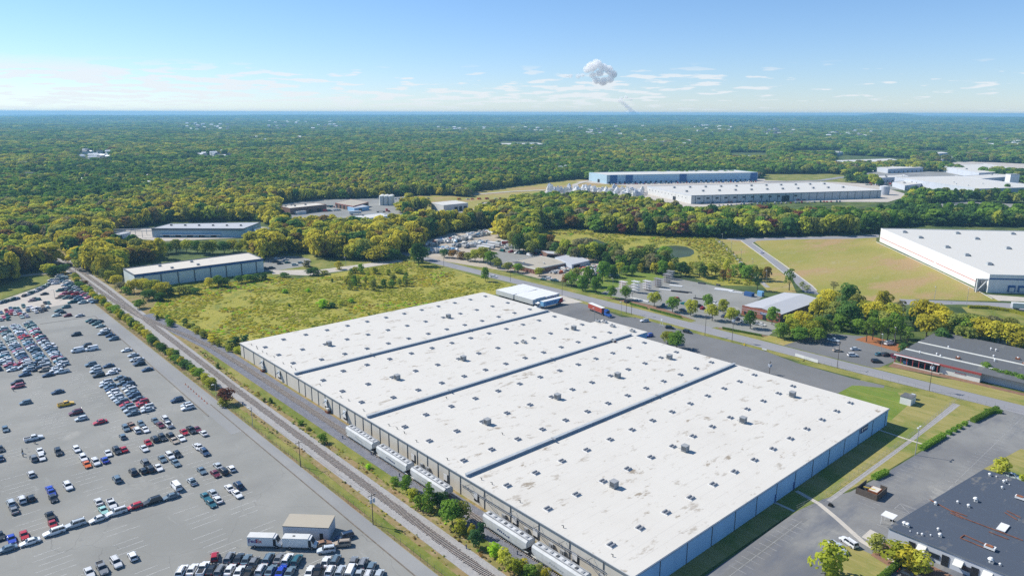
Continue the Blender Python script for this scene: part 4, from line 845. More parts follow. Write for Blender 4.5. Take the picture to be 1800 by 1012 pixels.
# skylights: one mesh, many parts
sk = MB()
for s in (-.52, .52): sk.add([(s - .42, -.95, .1), (s + .42, -.95, .1), (s + .42, .95, .1), (s - .42, .95, .1), (s - .2, -.85, .55), (s + .2, -.85, .55), (s + .2, .85, .55), (s - .2, .85, .55)], [(4, 5, 6, 7), (0, 1, 5, 4), (1, 2, 6, 5), (2, 3, 7, 6), (3, 0, 4, 7)], M['skylight'])
sk.box(-1.1, 1.1, -1.1, 1.1, 0, .14, M['white']); skm = sk.mesh('skylight')
slots = []
for row, first in ((221, 215.6), (201.5, None), (183.5, 187.3), (164.7, 160.5), (145.1, None), (127, 130.9), (106, 102.5), (88.2, None), (70.2, None), (50, None), (33.5, None), (11.3, None)):
    for k in range(13):
        v = 5.7 + 11.17 * k; u = row
        if k == 0 and first: u = first
        slots.append((u, v))
units = [(199.0, 28.8), (142.2, 28.5), (142.6, 62.3), (142.0, 130.6), (85.3, 96.2), (85.6, 62.1), (85.8, 28.2), (29.1, 62.0), (29.3, 27.9), (28.5, 95.1), (28.6, 129.9), (85.0, 130.4), (199.4, 97.0)]
camuv = UV(Vector((0, 0, 0))); slots.sort(key=lambda s: math.hypot(s[0] - camuv[0], s[1] - camuv[1]))
for u, v in slots[:100]:
    o = link('skylight', skm, WH, (u, -v, HW + .22), R.uniform(-.03, .03))
rs_ = MB()
for u, v in slots[100:]:
    for s in (-.52, .52): rs_.box(u + s - .42, u + s + .42, -v - .95, -v + .95, HW + .3, HW + .75, M['skylight'], .2, .1)
    rs_.box(u - 1.1, u + 1.1, -v - 1.1, -v + 1.1, HW + .22, HW + .36, M['white'])
o = rs_.build('skylight', WH); o['kind'] = 'stuff'
un = MB(); un.box(-.95, .95, -.95, .95, .3, 2.0, M['unit']); un.box(-1.05, 1.05, -1.05, 1.05, 2.0, 2.1, M['grey'])
for k in range(4): un.box(-1.0, -.95, -.85 + k * .44, -.55 + k * .44, .5, 1.8, M['grey']); un.box(-.85 + k * .44, -.55 + k * .44, .95, 1.0, .5, 1.8, M['dgrey'])
for sx in (-1, 1):
    for sy in (-1, 1): un.box(sx * .85 - .07, sx * .85 + .07, sy * .85 - .07, sy * .85 + .07, 0, .3, M['dgrey'])
un.bar((1.1, 0, .8), (2.2, .3, .3), .18, M['grey']); unm = un.mesh('roof_unit')
for u, v in units: link('roof_unit', unm, WH, (u, -v, HW + .22), R.uniform(-.04, .04))
for px, py in ((1051, 565.5), (1063, 567), (1077, 574), (1112, 582.5), (1078, 600.5), (921, 603)):
    a, v = UV(P(px, py, HW)); b_ = MB(); b_.box(-1.2, 1.2, -.8, .8, .2, 1.1, M['grey']); b_.cyl(.4, 0, 1.1, 1.4, .4, M['dgrey']); b_.box(-1.4, -.6, -.5, .5, .2, .8, M['rust'] if py > 600 and px > 1000 else M['offwhite']); b_.build('roof_fan', WH, (a, -v, HW + .2))
for k in range(26):
    u = R.uniform(5, 225); v = R.choice([2.2, 3, R.uniform(5, 140)])
    if k < 14: u = 8 + k * 16.5; v = 2.4
    p = MB(); p.cyl(0, 0, 0, .7, .12, M['dgrey'], 8); p.bar((0, 0, .65), (.5, .2, .65), .2, M['dgrey'], 6); p.build('vent_pipe', WH, (u, -v, HW + .22))
# rail side doors with tilted white and blue canopies
def dockdoor(u, flag=True, w=2.6, h=3.6):
    d = MB(); d.box(u - w / 2, u + w / 2, 0, .12, .9, .9 + h, M['dark']); dd = d.build('dock_door', WH)
    q = MB(); q.box(u - w / 2 + .5, u + w / 2, .12, .2, 1.6, .9 + h, M['white'])
    if flag: q.quad([(u + .2, .3, 3.4), (u + .4, 1.7, 2.9), (u - w / 2, 1.7, 4.3), (u - w / 2, .3, 4.7)], M['awning'])
    q.build('door_canopy', dd)
for u in (205.5, 188.5, 147.2, 133): dockdoor(u)
for u, f in ((89, False), (71.5, False), (40.2, False), (32, False), (17.8, False), (57, False)): dockdoor(u, f, 2.2, 2.8)
for u, h in ((206, 2.6), (147, 2.6)):
    d = MB(); d.box(u - 3.2, u - 1.2, .3, 1.6, 0, 1.0, M['rust']); d.box(u - 3.0, u - 1.4, .4, 1.4, 1, 1.9, M['offwhite']); d.bar((u - 3, 1.6, 1), (u - 1.4, 1.6, 2.2), .12, M['yellow']); d.build('loading_step', WH)
# braced brackets and pipe run on the near part of the wall
for u in (59.5, 51.5, 40.5, 30.8, 21.6, 12.2):
    d = MB(); d.bar((u, .2, HW - 1.0), (u, 2.1, HW - .9), .12, M['dgrey']); d.bar((u, 2.1, HW - .9), (u - 4.6, .25, .6), .13, M['grey']); d.bar((u + 2.0, .3, HW - 1.9), (u, 2.1, HW - .9), .1, M['dgrey']); d.build('wall_bracket', WH)
pr = MB(); pr.box(8, 64, .18, .3, 3.7, 3.82, M['grey']); pr.box(8, 64, .18, .26, 3.2, 3.28, M['grey'])
for u in (84, 80.5, 44.5, 35.5, 26, 22, 9): pr.box(u - .7, u + .7, .18, .7, 1.0, 2.6, M['grey']); pr.box(u - .4, u - .2, .7, .76, 1.2, 2.4, M['dgrey'])
pr.build('wall_cabinets', WH)
# right wall: sign, two doors
sg = MB(); sg.box(-.22, 0, -127.8, -122.4, HW - 2.35, HW - .25, M['ink']); so = sg.build('wall_sign', WH)
st = MB(); x = -.26
st.box(x, -.22, -123.7, -122.9, HW - 1.9, HW - .7, M['offwhite'])
for k in range(5): st.box(x, -.22, -124.8 - k * .62, -124.35 - k * .62, HW - 1.55, HW - (1.0 if k % 2 else .8), M['offwhite'])
st.build('sign_lettering', so)
for v in (65.5, 76.5): d = MB(); d.box(-.16, 0, -v - .3, -v + .3, .0, 2.6, M['bluetrim']); d.build('side_door', WH)
# dock doors on the yard side
for k in range(9):
    u = 20 + k * 10; d = MB(); d.box(u - 1.4, u + 1.4, -145.9, -145.7, 1.1, 4.0, M['dark']); d.build('dock_door', WH)
bx = MB(); bx.box(70.5, 75, -150.4, -146, 0, 3.6, M['offwhite']); bx.build('side_annex', WH)

# ------------------------------------------------------------------ covered hopper wagons
def hopper(loc, label, marks, stripe=None):
    r = thing('hopper_wagon', label, 'hopper wagon', loc, TH, 'hopper wagons on the siding')
    b = MB(); Lh = 8.7
    # cross-section ring (y, z) repeated along x, ends slope in below
    ring = [(-1.35, 1.15), (-1.55, 1.4), (-1.6, 2.6), (-1.58, 3.75), (-1.25, 4.16), (-.6, 4.3), (.6, 4.3), (1.25, 4.16), (1.58, 3.75), (1.6, 2.6), (1.55, 1.4), (1.35, 1.15)]
    xs = [(-Lh, 2.5, 1), (-Lh + .02, 2.3, 1), (-Lh + 1.6, 1.15, 1), (Lh - 1.6, 1.15, 1), (Lh - .02, 2.3, 1), (Lh, 2.5, 1)]
    vs = []; n = len(ring)
    for x, zm, s in xs: vs += [(x, y, max(z, zm)) for y, z in ring]
    fs = []
    for i in range(len(xs) - 1):
        for k in range(n): fs.append((i * n + k, (i + 1) * n + k, (i + 1) * n + (k + 1) % n, i * n + (k + 1) % n))
    fs.append(tuple(range(n))); fs.append(tuple(range((len(xs) - 1) * n + n - 1, (len(xs) - 1) * n - 1, -1)))
    b.add(vs, fs, M['hopperpaint'])
    for x in (-4.9, -1.6, 1.6, 4.9):
        for s in (-1, 1): b.box(x - .06, x + .06, s * 1.5 - .08, s * 1.5 + .08, 1.3, 3.5, M['offwhite'])
    b.build('body', r)
    w = MB(); w.box(-8.6, 8.6, -1.02, -.72, 4.34, 4.46, M['grey']); w.box(-8.6, 8.6, .72, 1.02, 4.34, 4.46, M['grey']); w.build('roof_walkway', r)
    for k in range(8): h = MB(); h.box(-7.4 + k * 2.1 - .35, -7.4 + k * 2.1 + .35, -.42, .42, 4.3, 4.48, M['dgrey'] if k % 3 == 1 else M['grey']); h.build('hatch', r)
    fr = MB(); fr.box(-9.1, 9.1, -1.35, -1.15, .95, 1.2, M['cream']); fr.box(-9.1, 9.1, 1.15, 1.35, .95, 1.2, M['cream'])
    if stripe: fr.box(-5, 1, 1.35, 1.38, .97, 1.22, M[stripe]); fr.box(-5, 1, -1.38, -1.35, .97, 1.22, M[stripe])
    for s in (-1, 1): fr.box(s * 8.9 - .25, s * 8.9 + .25, -1.45, 1.45, 1.0, 1.15, M['dgrey']); fr.bar((s * 8.7, 1.3, 1.1), (s * 8.7, 1.3, 4.0), .08, M['dgrey']); fr.bar((s * 8.7, -1.3, 1.1), (s * 8.7, -1.3, 4.0), .08, M['dgrey']); fr.bar((s * 9.1, 0, .85), (s * 9.75, 0, .85), .25, M['dgrey'])
    fr.build('frame', r)
    for x in (-4.2, 0, 4.2): hb = MB(); hb.box(x - .9, x + .9, -.8, .8, .45, 1.2, M['dgrey'], -.5, -.3); hb.build('hopper_outlet', r)
    for x in (-7.1, 7.1):
        g = MB(); g.box(x - 1.2, x + 1.2, .75, .95, .55, .8, M['dgrey']); g.box(x - 1.2, x + 1.2, -.95, -.75, .55, .8, M['dgrey']); g.box(x - .2, x + .2, -1, 1, .6, .95, M['dgrey']); go = g.build('bogie', r)
        for dx in (-.85, .85):
            q = MB()
            for s in (-.74, .74): q.bar((x + dx, s - .06, .82 - .02), (x + dx, s + .06, .82 - .02), .84, M['rust'], 14)
            q.bar((x + dx, -.7, .8), (x + dx, .7, .8), .14, M['dgrey'], 6); q.build('wheelset', go)
    mk = MB()
    rr = random.Random(marks)
    for k in range(7):     # a slanting blue-grey painted scrawl low on the side
        x0 = 2.6 - k * .72; z0 = 2.35 - .05 * k
        mk.quad([(x0, 1.625, z0), (x0 - .42, 1.625, z0 + .04), (x0 - .62 - rr.uniform(0, .2), 1.625, z0 + rr.uniform(.35, .7)), (x0 - .2, 1.625, z0 + rr.uniform(.3, .6))], M['ink'] if marks % 2 else M['unit'])
    mk.build('side_marking', r)
    return r
lab = ['pale grey hopper wagon at the upper end, where the row of three begins', 'pale grey hopper wagon in the middle of the row of three', 'pale grey hopper wagon behind the pine, last of the row of three', 'pale grey hopper wagon with side scrawl, first after the gap', 'pale grey hopper wagon with orange sill stripe, nearest the bottom edge']
for k, (uc, st) in enumerate(((112.2, None), (92.2, None), (72.4, None), (37.6, None), (18.2, 'yellow'))):
    hopper(W(uc, -5.0, .05), lab[k], k + 2, st)
# ------------------------------------------------------------------ other buildings
def bld(name, label, cat, roof_px, h, wall, roof, par=.3, parmat=None, group=None, parallelo=True):
    """roof_px: three roof corners read at height h: left, front, right (front = the one nearest the viewer); fourth completes it"""
    c = [P(x, y, 0) if False else P(x, y, h) for x, y in roof_px]
    if len(c) == 3: c.append(c[0] + c[2] - c[1])
    for p in c: p.z = 0
    return bldw(name, label, cat, c, h, wall, roof, par, parmat, group)
def bldw(name, label, cat, c, h, wall, roof, par=.3, parmat=None, group=None):
    """c: corners on the ground going left, front, right, back"""
    org = (c[0] + c[2]) / 2; d = (c[2] - c[1]); rz = math.atan2(d.y, d.x)
    r = thing(name, label, cat, org, rz, group); mi = Matrix.Rotation(-rz, 3, 'Z'); lc = [mi @ (p - org) for p in c]
    r['_dummy'] = 0; del r['_dummy']
    w = MB(); n = len(lc); ar = sum(lc[i].x * lc[(i + 1) % n].y - lc[(i + 1) % n].x * lc[i].y for i in range(n))
    if ar < 0: lc2 = lc[::-1]
    else: lc2 = lc
    for i in range(n):
        a, b_ = lc2[i], lc2[(i + 1) % n]; w.quad([(a.x, a.y, 0), (b_.x, b_.y, 0), (b_.x, b_.y, h), (a.x, a.y, h)], M[wall])
    w.build('wall', r)
    q = MB(); q.prism([(p.x, p.y) for p in lc2], h - .3, h, M[parmat or wall], M[roof])
    if par:
        cc = sum((p for p in lc2), Vector()) / n
        for i in range(n):
            a, b_ = lc2[i], lc2[(i + 1) % n]; dd = (b_ - a).normalized(); nn = Vector((dd.y, -dd.x, 0))
            ps = [a - nn * .35 , b_ - nn * .35, b_ + nn * .06, a + nn * .06]
            q.prism([(p.x, p.y) for p in ps], h - .5, h + par, M[parmat or wall])
    q.build('roof', r)
    return r, lc
def onwall(r, lc, i, j, t0, t1, z0, z1, m, nm='window', out=.12, lab=None, parent=None):
    a, b_ = lc[i], lc[j]; d = b_ - a; dn = d.normalized(); cc = sum(lc, Vector()) / len(lc); nn = Vector((dn.y, -dn.x, 0))
    if (a + d / 2 - cc).dot(nn) < 0: nn = -nn
    p, q = a + d * t0, a + d * t1; m_ = MB(); ps = [p, q, q + nn * out, p + nn * out]
    m_.prism([(v.x, v.y) for v in ps], z0, z1, M[m]); return m_.build(nm, parent or r)
def ribs(r, lc, i, j, n, w, z0, z1, m, nm='pilasters', out=.2):
    a, b_ = lc[i], lc[j]; d = b_ - a; L_ = d.length; dn = d.normalized(); cc = sum(lc, Vector()) / len(lc); nn = Vector((dn.y, -dn.x, 0))
    if (a + d / 2 - cc).dot(nn) < 0: nn = -nn
    m_ = MB()
    for k in range(n):
        t = (k + .5) / n * L_; p = a + dn * (t - w / 2); q = a + dn * (t + w / 2); ps = [p, q, q + nn * out, p + nn * out]; m_.prism([(v.x, v.y) for v in ps], z0, z1, M[m])
    return m_.build(nm, r)
def roofbits(r, lc, n, h, seed=1, kinds=('vent',), size=1.0, mt='grey'):
    rr = random.Random(seed)
    for k in range(n):
        a, b_ = rr.uniform(.08, .92), rr.uniform(.1, .9); p = lc[1] + (lc[2] - lc[1]) * a + (lc[0] - lc[1]) * b_
        m_ = MB()
        if rr.random() < .5: m_.box(-size, size, -size * .8, size * .8, 0, size * 1.1, M[mt]); m_.box(-size * .6, size * .6, -size * .5, size * .5, size * 1.1, size * 1.3, M['dgrey'])
        else: m_.cyl(0, 0, 0, size * .9, size * .45, M['offwhite'], 10, size * .55); m_.cyl(0, 0, size * .9, size * 1.15, size * .75, M['offwhite'], 10, size * .3)
        m_.build('roof_vent', r, (p.x, p.y, h + .02))

# blue-trimmed long warehouse
r, lc = bldw('warehouse', 'long cream warehouse with blue roof band and dark pilasters by the weedy field', 'warehouse', [Vector((-257, 463, 0)), Vector((-240, 444, 0)), Vector((-176, 497, 0)), Vector((-195, 520, 0))], 9.2, 'bluecream', 'creamroof', .5, 'eave')
onwall(r, lc, 1, 2, 0, 1, 8.0, 9.3, 'bluetrim', 'blue_band', .3); ribs(r, lc, 1, 2, 8, .6, 0, 8, 'seam', 'pilasters', .25)
for k, (a, b_) in enumerate(((.3, .3), (.5, .3), (.25, .75), (.5, .8))):
    p = lc[1] + (lc[2] - lc[1]) * a + (lc[0] - lc[1]) * b_; m_ = MB(); m_.box(-.9, .9, -.7, .7, 0, 1.1, M['grey']); m_.build('roof_vent', r, (p.x, p.y, 9.2))
# long low building behind
r, lc = bldw('factory', 'long pale factory with dark eave band in the yellow woods', 'factory', [Vector((-322, 668, 0)), Vector((-325, 640, 0)), Vector((-242, 640, 0)), Vector((-240, 679, 0))], 8, 'winblue', 'metalroof', .3, 'eave')
onwall(r, lc, 1, 2, 0, 1, 6.4, 8.1, 'eave', 'eave_band', .3); onwall(r, lc, 1, 2, .1, .75, 2.4, 2.9, 'white', 'canopy', 2.2)
for k in range(5): onwall(r, lc, 1, 2, .12 + k * .13, .18 + k * .13, .5, 2.3, 'dark', 'door', .15)
for k in range(6): p = lc[1] + (lc[2] - lc[1]) * (.1 + k * .155) + (lc[0] - lc[1]) * .6; m_ = MB(); m_.box(-.8, .8, -.8, .8, 0, 1.2, M['dgrey']); m_.build('roof_vent', r, (p.x, p.y, 8))
r, lc = bld('rack_structure', 'open white steel frame rack left of the long pale factory', 'steel frame', [(200, 409), (203, 413), (262, 411)], 5, 'offwhite', 'offwhite', 0)
for ch in list(r.children): bpy.data.objects.remove(ch)
fm = MB(); y0 = min(p.y for p in lc); y1 = y0 + 14
for yy in (y0, y1):
    fm.bar((-18, yy, 6), (20, yy, 6), .8, M['offwhite'])
    for k in range(5): fm.bar((-18 + k * 9.5, yy, 0), (-18 + k * 9.5, yy, 6), .5, M['offwhite'])
fm.build('frame', r)
r, lc = bld('shed', 'small pale shed at the left end of the open steel frame', 'shed', [(196, 416), (199, 419), (228, 412)], 4, 'palewall', 'metalroof', .1); onwall(r, lc, 1, 2, .3, .5, 0, 3, 'dark', 'door')
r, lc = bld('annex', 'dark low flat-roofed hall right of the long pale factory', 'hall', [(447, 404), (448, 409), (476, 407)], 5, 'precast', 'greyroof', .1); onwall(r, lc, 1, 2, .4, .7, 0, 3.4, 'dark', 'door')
# depot buildings
r, lc = bld('depot_building', 'flat-roofed brown brick depot at the edge of the yellow woods', 'depot', [(491, 365), (509, 368.5), (573, 361.5)], 7, 'brown', 'creamroof', .4)
onwall(r, lc, 1, 2, .1, .35, 0, 3.5, 'offwhite', 'low_wing', 6); onwall(r, lc, 1, 2, .5, .62, 0, 3.4, 'dark', 'door'); onwall(r, lc, 1, 2, .72, .84, 0, 3.4, 'dark', 'door'); roofbits(r, lc, 4, 7, 3)
r, lc = bld('open_shed', 'open-sided shed with rusty red roof in the depot', 'open shed', [(588, 358.5), (620, 364), (647, 356.5)], 5.5, 'brown', 'rustroof' if 'rustroof' in M else 'tanroof', .1, 'redtrim')
ribs(r, lc, 1, 2, 4, 3, 0, 4.4, 'dark', 'openings', .15); ribs(r, lc, 0, 1, 5, 3, 0, 4.4, 'dark', 'openings', .15)
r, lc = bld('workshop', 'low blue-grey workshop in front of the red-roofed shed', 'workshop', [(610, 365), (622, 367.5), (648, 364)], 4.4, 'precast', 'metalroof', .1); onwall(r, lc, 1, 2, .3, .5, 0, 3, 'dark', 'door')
s = thing('silo_cluster', 'cluster of tall cream storage silos in the depot', 'silos', P(680, 361)); 
for i in range(3):
    for k in range(3): c = MB(); c.cyl(-6 + i * 5.6, -5 + k * 5.5, 0, 11.5, 2.75, M['cream'], 16); c.cyl(-6 + i * 5.6, -5 + k * 5.5, 11.5, 12.2, 2.75, M['cream'], 16, .6); c.build('silo', s)
r, lc = bld('workshop', 'tall white workshop with three dark doors beyond the yellow trees', 'workshop', [(757, 357), (779, 361.5), (822, 357)], 8.2, 'offwhite', 'wroof2', .1)
for k in range(3): onwall(r, lc, 1, 2, .44 + k * .19, .56 + k * .19, 0, 5, 'dark', 'workshop_door')
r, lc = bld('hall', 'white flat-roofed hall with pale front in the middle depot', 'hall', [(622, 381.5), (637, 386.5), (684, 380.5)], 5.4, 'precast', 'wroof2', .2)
for k in range(3): onwall(r, lc, 1, 2, .2 + k * .25, .32 + k * .25, 0, 3.6, 'dark', 'door')
roofbits(r, lc, 3, 5.4, 8)
r, lc = bld('hall', 'lower white-roofed brick wing left of the middle depot hall', 'hall', [(604, 385), (612, 391), (640, 387)], 4.4, 'brown', 'wroof2', .2); onwall(r, lc, 1, 2, .3, .5, 0, 3, 'dark', 'door')
r, lc = bld('hall', 'wide pale low roof hidden behind yellow trees', 'hall', [(650, 393), (662, 399), (712, 392)], 4, 'brown', 'wroof2', .1); onwall(r, lc, 1, 2, .3, .5, 0, 3, 'dark', 'door')
r, lc = bld('shed', 'small white shed beside red lorries at the dirt yard', 'shed', [(838, 360), (848, 363), (860, 360)], 4.5, 'offwhite', 'wroof2', .05); onwall(r, lc, 1, 2, .3, .7, 0, 3.4, 'dark', 'door')
# two big pale warehouses
r, lc = bldw('warehouse', 'far blue-shadowed warehouse with two window bands and corner towers', 'warehouse', [Vector((128, 1207, 0)), Vector((151, 1154, 0)), Vector((412, 1214, 0)), Vector((388, 1268, 0))], 13.5, 'winblue', 'wroof2', .6)
for z in (3.4, 6.4, 9.2): onwall(r, lc, 1, 2, .02, .98, z, z + .9, 'lblue', 'window_band', .15)
for t in (.02, .12, .47, .95): onwall(r, lc, 1, 2, t, t + .045, 1.5, 13.9, 'bluetrim', 'entrance_tower', .8)
ribs(r, lc, 1, 2, 30, 3, .5, 3.2, 'dark', 'dock_doors', .2); onwall(r, lc, 0, 1, .5, .62, 0, 5.5, 'dark', 'gate')
r, lc = bldw('warehouse', 'wide white-roofed warehouse with ribbed blue-grey wall beyond the woods', 'warehouse', [Vector((189, 1010, 0)), Vector((223, 894, 0)), Vector((494, 963, 0)), Vector((460, 1079, 0))], 10.4, 'offwhite', 'wroof2', .4, 'palewall')
ribs(r, lc, 1, 2, 24, .5, 0, 10.2, 'seam', 'pilasters', .25); onwall(r, lc, 1, 2, 0, 1, 10.0, 10.5, 'eave', 'eave_band', .4)
for k in range(12): onwall(r, lc, 1, 2, .03 + k * .045, .045 + k * .045, 5.8, 7.6, 'dark', 'window', .2)
onwall(r, lc, 1, 2, .46, .5, 0, 7, 'dark', 'gate', .3); onwall(r, lc, 0, 1, .62, .68, 0, 5, 'dark', 'gate', .3)
for k in range(12): onwall(r, lc, 0, 1, .06 + k * .075, .07 + k * .075, 6, 7, 'dark', 'window', .15)
for i in range(11):
    for j in range(2): p = lc[1] + (lc[2] - lc[1]) * (.06 + i * .085 + .03 * j) + (lc[0] - lc[1]) * (.35 + .4 * j); m_ = MB(); m_.box(-1.6, 1.6, -1.2, 1.2, 0, 2.2, M['grey']); m_.build('roof_unit', r, (p.x, p.y, 10.4))
t = thing('water_tank', 'pale cylindrical water tank at the right end of the wide warehouse', 'tank', P(1553, 339)); m_ = MB(); m_.cyl(0, 0, 0, 12, 6.5, M['palewall'], 24); m_.build('tank_shell', t); m_ = MB(); m_.cyl(0, 0, 12, 13, 6.5, M['offwhite'], 24, 1); m_.build('tank_roof', t)
# big white warehouse, right
c = [Vector((326, 628, 0)), Vector((301.5, 441.5, 0)), Vector((470, 423, 0)), Vector((494.5, 609.5, 0))]
r, lc = bldw('warehouse', 'big white warehouse with thin red stripe at the right edge above the grass field', 'warehouse', c, 11.4, 'white', 'wroof2', .5)
onwall(r, lc, 0, 1, .01, .58, 3.6, 3.95, 'red', 'red_stripe', .06); onwall(r, lc, 0, 1, .6, .94, 3.6, 3.95, 'red', 'red_stripe', .06); onwall(r, lc, 0, 1, 0, 1, 7.6, 7.85, 'palewall', 'wall_band', .05)
onwall(r, lc, 1, 2, 0, 1, 8.6, 9.5, 'bluetrim', 'shade_band', .05)
for k in range(14):
    t0 = .07 + k * .035; d = onwall(r, lc, 1, 2, t0, t0 + .025, .9, 5.0, 'bluetrim', 'dock_seal', .7); onwall(r, lc, 1, 2, t0 + .004, t0 + .021, 1.2, 3.8, 'offwhite', 'dock_door', .75, parent=d)
fm = MB(); a = lc[1]
fm.box(a.x - 7, a.x - 6.4, a.y - .3, a.y + .3, 0, 9, M['white']); fm.box(a.x - 7, a.x, a.y - .3, a.y + .3, 8.4, 9, M['white']); fm.bar((a.x - 6.6, a.y, .5), (a.x - .6, a.y, 8.4), .6, M['white']); fm.bar((a.x - 3, a.y + 2, 0), (a.x - 3, a.y + 2, 7), .8, M['grey']); fm.box(a.x - 6.4, a.x, a.y + 2.6, a.y + 3, 0, 8.4, M['grey']); fm.build('stair_tower', r)
for px, py in ((1589, 404.5), (1617, 414), (1682, 406), (1716, 415.5), (1779, 406.5), (1664, 430.5), (1771, 432), (1699, 444.5), (1738.5, 460)):
    p = P(px, py, 11.9); mi = Matrix.Rotation(-r.rotation_euler.z, 3, 'Z'); q = mi @ (p - r.location); m_ = MB(); m_.box(-1.5, 1.5, -1.2, 1.2, 0, 1.6, M['unit']); m_.box(-1.0, 1.0, -.8, .8, 1.6, 1.9, M['grey']); m_.box(1.5, 2.4, -.9, .9, 0, 1.0, M['dgrey']); m_.build('roof_unit', r, (q.x, q.y, 11.4))
# brick shop with white gabled roof
c = [W(114.4, 238.5), W(91.0, 238.5), W(91.0, 288), W(114.4, 288)]
def gable(name, label, cat, u0, u1, v0, v1, h, hr, wall, endwall, roof, z=0):
    o = W((u0 + u1) / 2, (v0 + v1) / 2); r = thing(name, label, cat, o, TH); a = (u1 - u0) / 2; b_ = (v1 - v0) / 2
    w = MB(); w.quad([(-a, b_, 0), (-a, b_, h), (0, b_, hr), (a, b_, h), (a, b_, 0)][::1], M[endwall]); w.quad([(-a, -b_, 0), (a, -b_, 0), (a, -b_, h), (0, -b_, hr), (-a, -b_, h)], M[wall])
    w.quad([(-a, -b_, 0), (-a, -b_, h), (-a, b_, h), (-a, b_, 0)], M[wall]); w.quad([(a, -b_, 0), (a, b_, 0), (a, b_, h), (a, -b_, h)], M[wall]); w.build('wall', r)
    q = MB(); e = .3
    for s in (-1, 1): q.add([(s * (a + e), -b_ - e, h - .1), (s * (a + e), b_ + e, h - .1), (0, b_ + e, hr + .05), (0, -b_ - e, hr + .05), (s * (a + e), -b_ - e, h + .1), (s * (a + e), b_ + e, h + .1), (0, b_ + e, hr + .25), (0, -b_ - e, hr + .25)], [(4, 5, 6, 7), (0, 3, 2, 1), (0, 1, 5, 4), (2, 3, 7, 6), (1, 2, 6, 5), (3, 0, 4, 7)], M[roof])
    q.build('roof', r); return r, a, b_
r, a, b_ = gable('shop_building', 'brick shop with pale gabled roof and blue sign by the road', 'shop', 91.2, 114.2, 238.6, 286, 4.9, 6.1, 'brown', 'brick', 'metalroof')
f = MB(); f.box(-a, a, b_, b_ + .3, 0, 5.6, M['brick']); f.box(-a, a, b_ + .3, b_ + .34, 3.9, 4.1, M['palewall']); f.box(-a, a, b_ + .3, b_ + .34, 2.7, 2.85, M['palewall']); f.build('brick_front', r)
for x0, x1, z0, z1, mm, nm in ((8.6, 10.0, .9, 2.4, 'glass', 'window'), (-3.6, -1.4, 0, 2.6, 'glass', 'shop_door'), (-7.2, -5.2, .8, 2.3, 'glass', 'window'), (-10.6, -9.4, .9, 2.3, 'glass', 'window')):
    d = MB(); d.box(-x1, -x0, b_ + .3, b_ + .42, z0, z1, M[mm]) if False else d.box(x0, x1, b_ + .3, b_ + .42, z0, z1, M[mm]); d.build(nm, r)
sg = MB(); sg.box(-4.6, .0, b_ + .34, b_ + .55, 2.95, 3.85, M['bluetrim']); so = sg.build('shop_sign', r); sg = MB()
for k in range(8): sg.box(-4.1 + k * .46, -3.78 + k * .46, b_ + .55, b_ + .58, 3.2, 3.6, M['white'])
sg.build('sign_lettering', so)
# L-shaped brick office with grey yard halls
r, lc = bld('office_building', 'flat tan-roofed brick office in the contractor yard', 'office', [(889, 461), (941, 472.5), (1001, 460)], 3.8, 'brown', 'tanroof', .3, 'cream')
ribs(r, lc, 0, 1, 9, 2.0, .5, 2.9, 'brick', 'wall_panels', .12); ribs(r, lc, 0, 1, 9, .6, .8, 2.6, 'glass', 'windows', .16); roofbits(r, lc, 2, 3.8, 21)
m_ = MB(); p = (lc[0] * .62 + lc[1] * .38) + (lc[2] - lc[1]) * .16
m_.box(-9, 9, -3.2, 3.2, .0, .12, M['dgrey']); m_.build('dark_roof_patch', r, (p.x, p.y, 3.8), math.atan2((lc[1] - lc[0]).y, (lc[1] - lc[0]).x))
r, lc = bld('hall', 'grey metal-roofed hall with open bay right of the brick office', 'hall', [(975, 452), (1005, 464.5), (1036, 457)], 4.6, 'palewall', 'metalroof', .1); onwall(r, lc, 1, 2, .1, .45, 0, 3.6, 'dark', 'open_bay'); onwall(r, lc, 1, 2, .6, .8, 0, 3.4, 'offwhite', 'door')
r, lc = bld('shed', 'long grey open-fronted shed behind the brick office', 'shed', [(950, 440), (962, 445.5), (999, 447.5)], 4.2, 'brown', 'metalroof', .1); ribs(r, lc, 1, 2, 5, 4.5, 0, 3.2, 'dark', 'openings', .2)
# low grey-roofed office complex
r0 = thing('office_building', 'wide low grey-roofed office with red colonnade and cream end wall', 'office', W(25, 219.5), TH)
def lb(m, u0, u1, v0, v1, z0, z1, mt): m.box(u0 - 25, u1 - 25, -(v1 - 219.5), -(v0 - 219.5), z0, z1, M[mt]); return m
lb(MB(), -75, 25, 222.5, 271, 0, 3.9, 'palewall').build('wall', r0)
m_ = MB(); m_.prism([(0, 0), (0, -52), (-100, -52), (-100, 0)], 3.9, 4.25, M['dgrey'], M['greyroof']); m_.build('roof', r0)
for v in (229.5, 245): lb(MB(), -60, 24.6, v - .55, v + .55, 4.25, 4.5, 'cream').build('roof_ridge_strip', r0)
lb(MB(), -9.2, 25.2, 218.8, 219.5, 3.5, 4.3, 'redtrim').build('red_fascia', r0); lb(MB(), 6.6, 25.4, 217.9, 218.8, 3.9, 4.15, 'white').build('canopy_edge', r0)
lb(MB(), 6.8, 25, 222, 222.5, .3, 3.6, 'glass').build('glazed_front', r0); lb(MB(), 6, 25, 217.6, 218.2, 0, .45, 'concrete').build('low_wall', r0)
lb(MB(), -8.8, 6.6, 219.6, 222.5, 0, 3.5, 'cream').build('cream_end_wall', r0)
sgn = lb(MB(), -3.4, 1.0, 219.45, 219.6, 1.7, 2.4, 'offwhite').build('wall_sign', r0); q = MB()
for k in range(9): lb(q, .7 - k * .47 - .3, .7 - k * .47, 219.4, 219.45, 1.85, 2.3, 'redtrim')
q.build('sign_lettering', sgn)
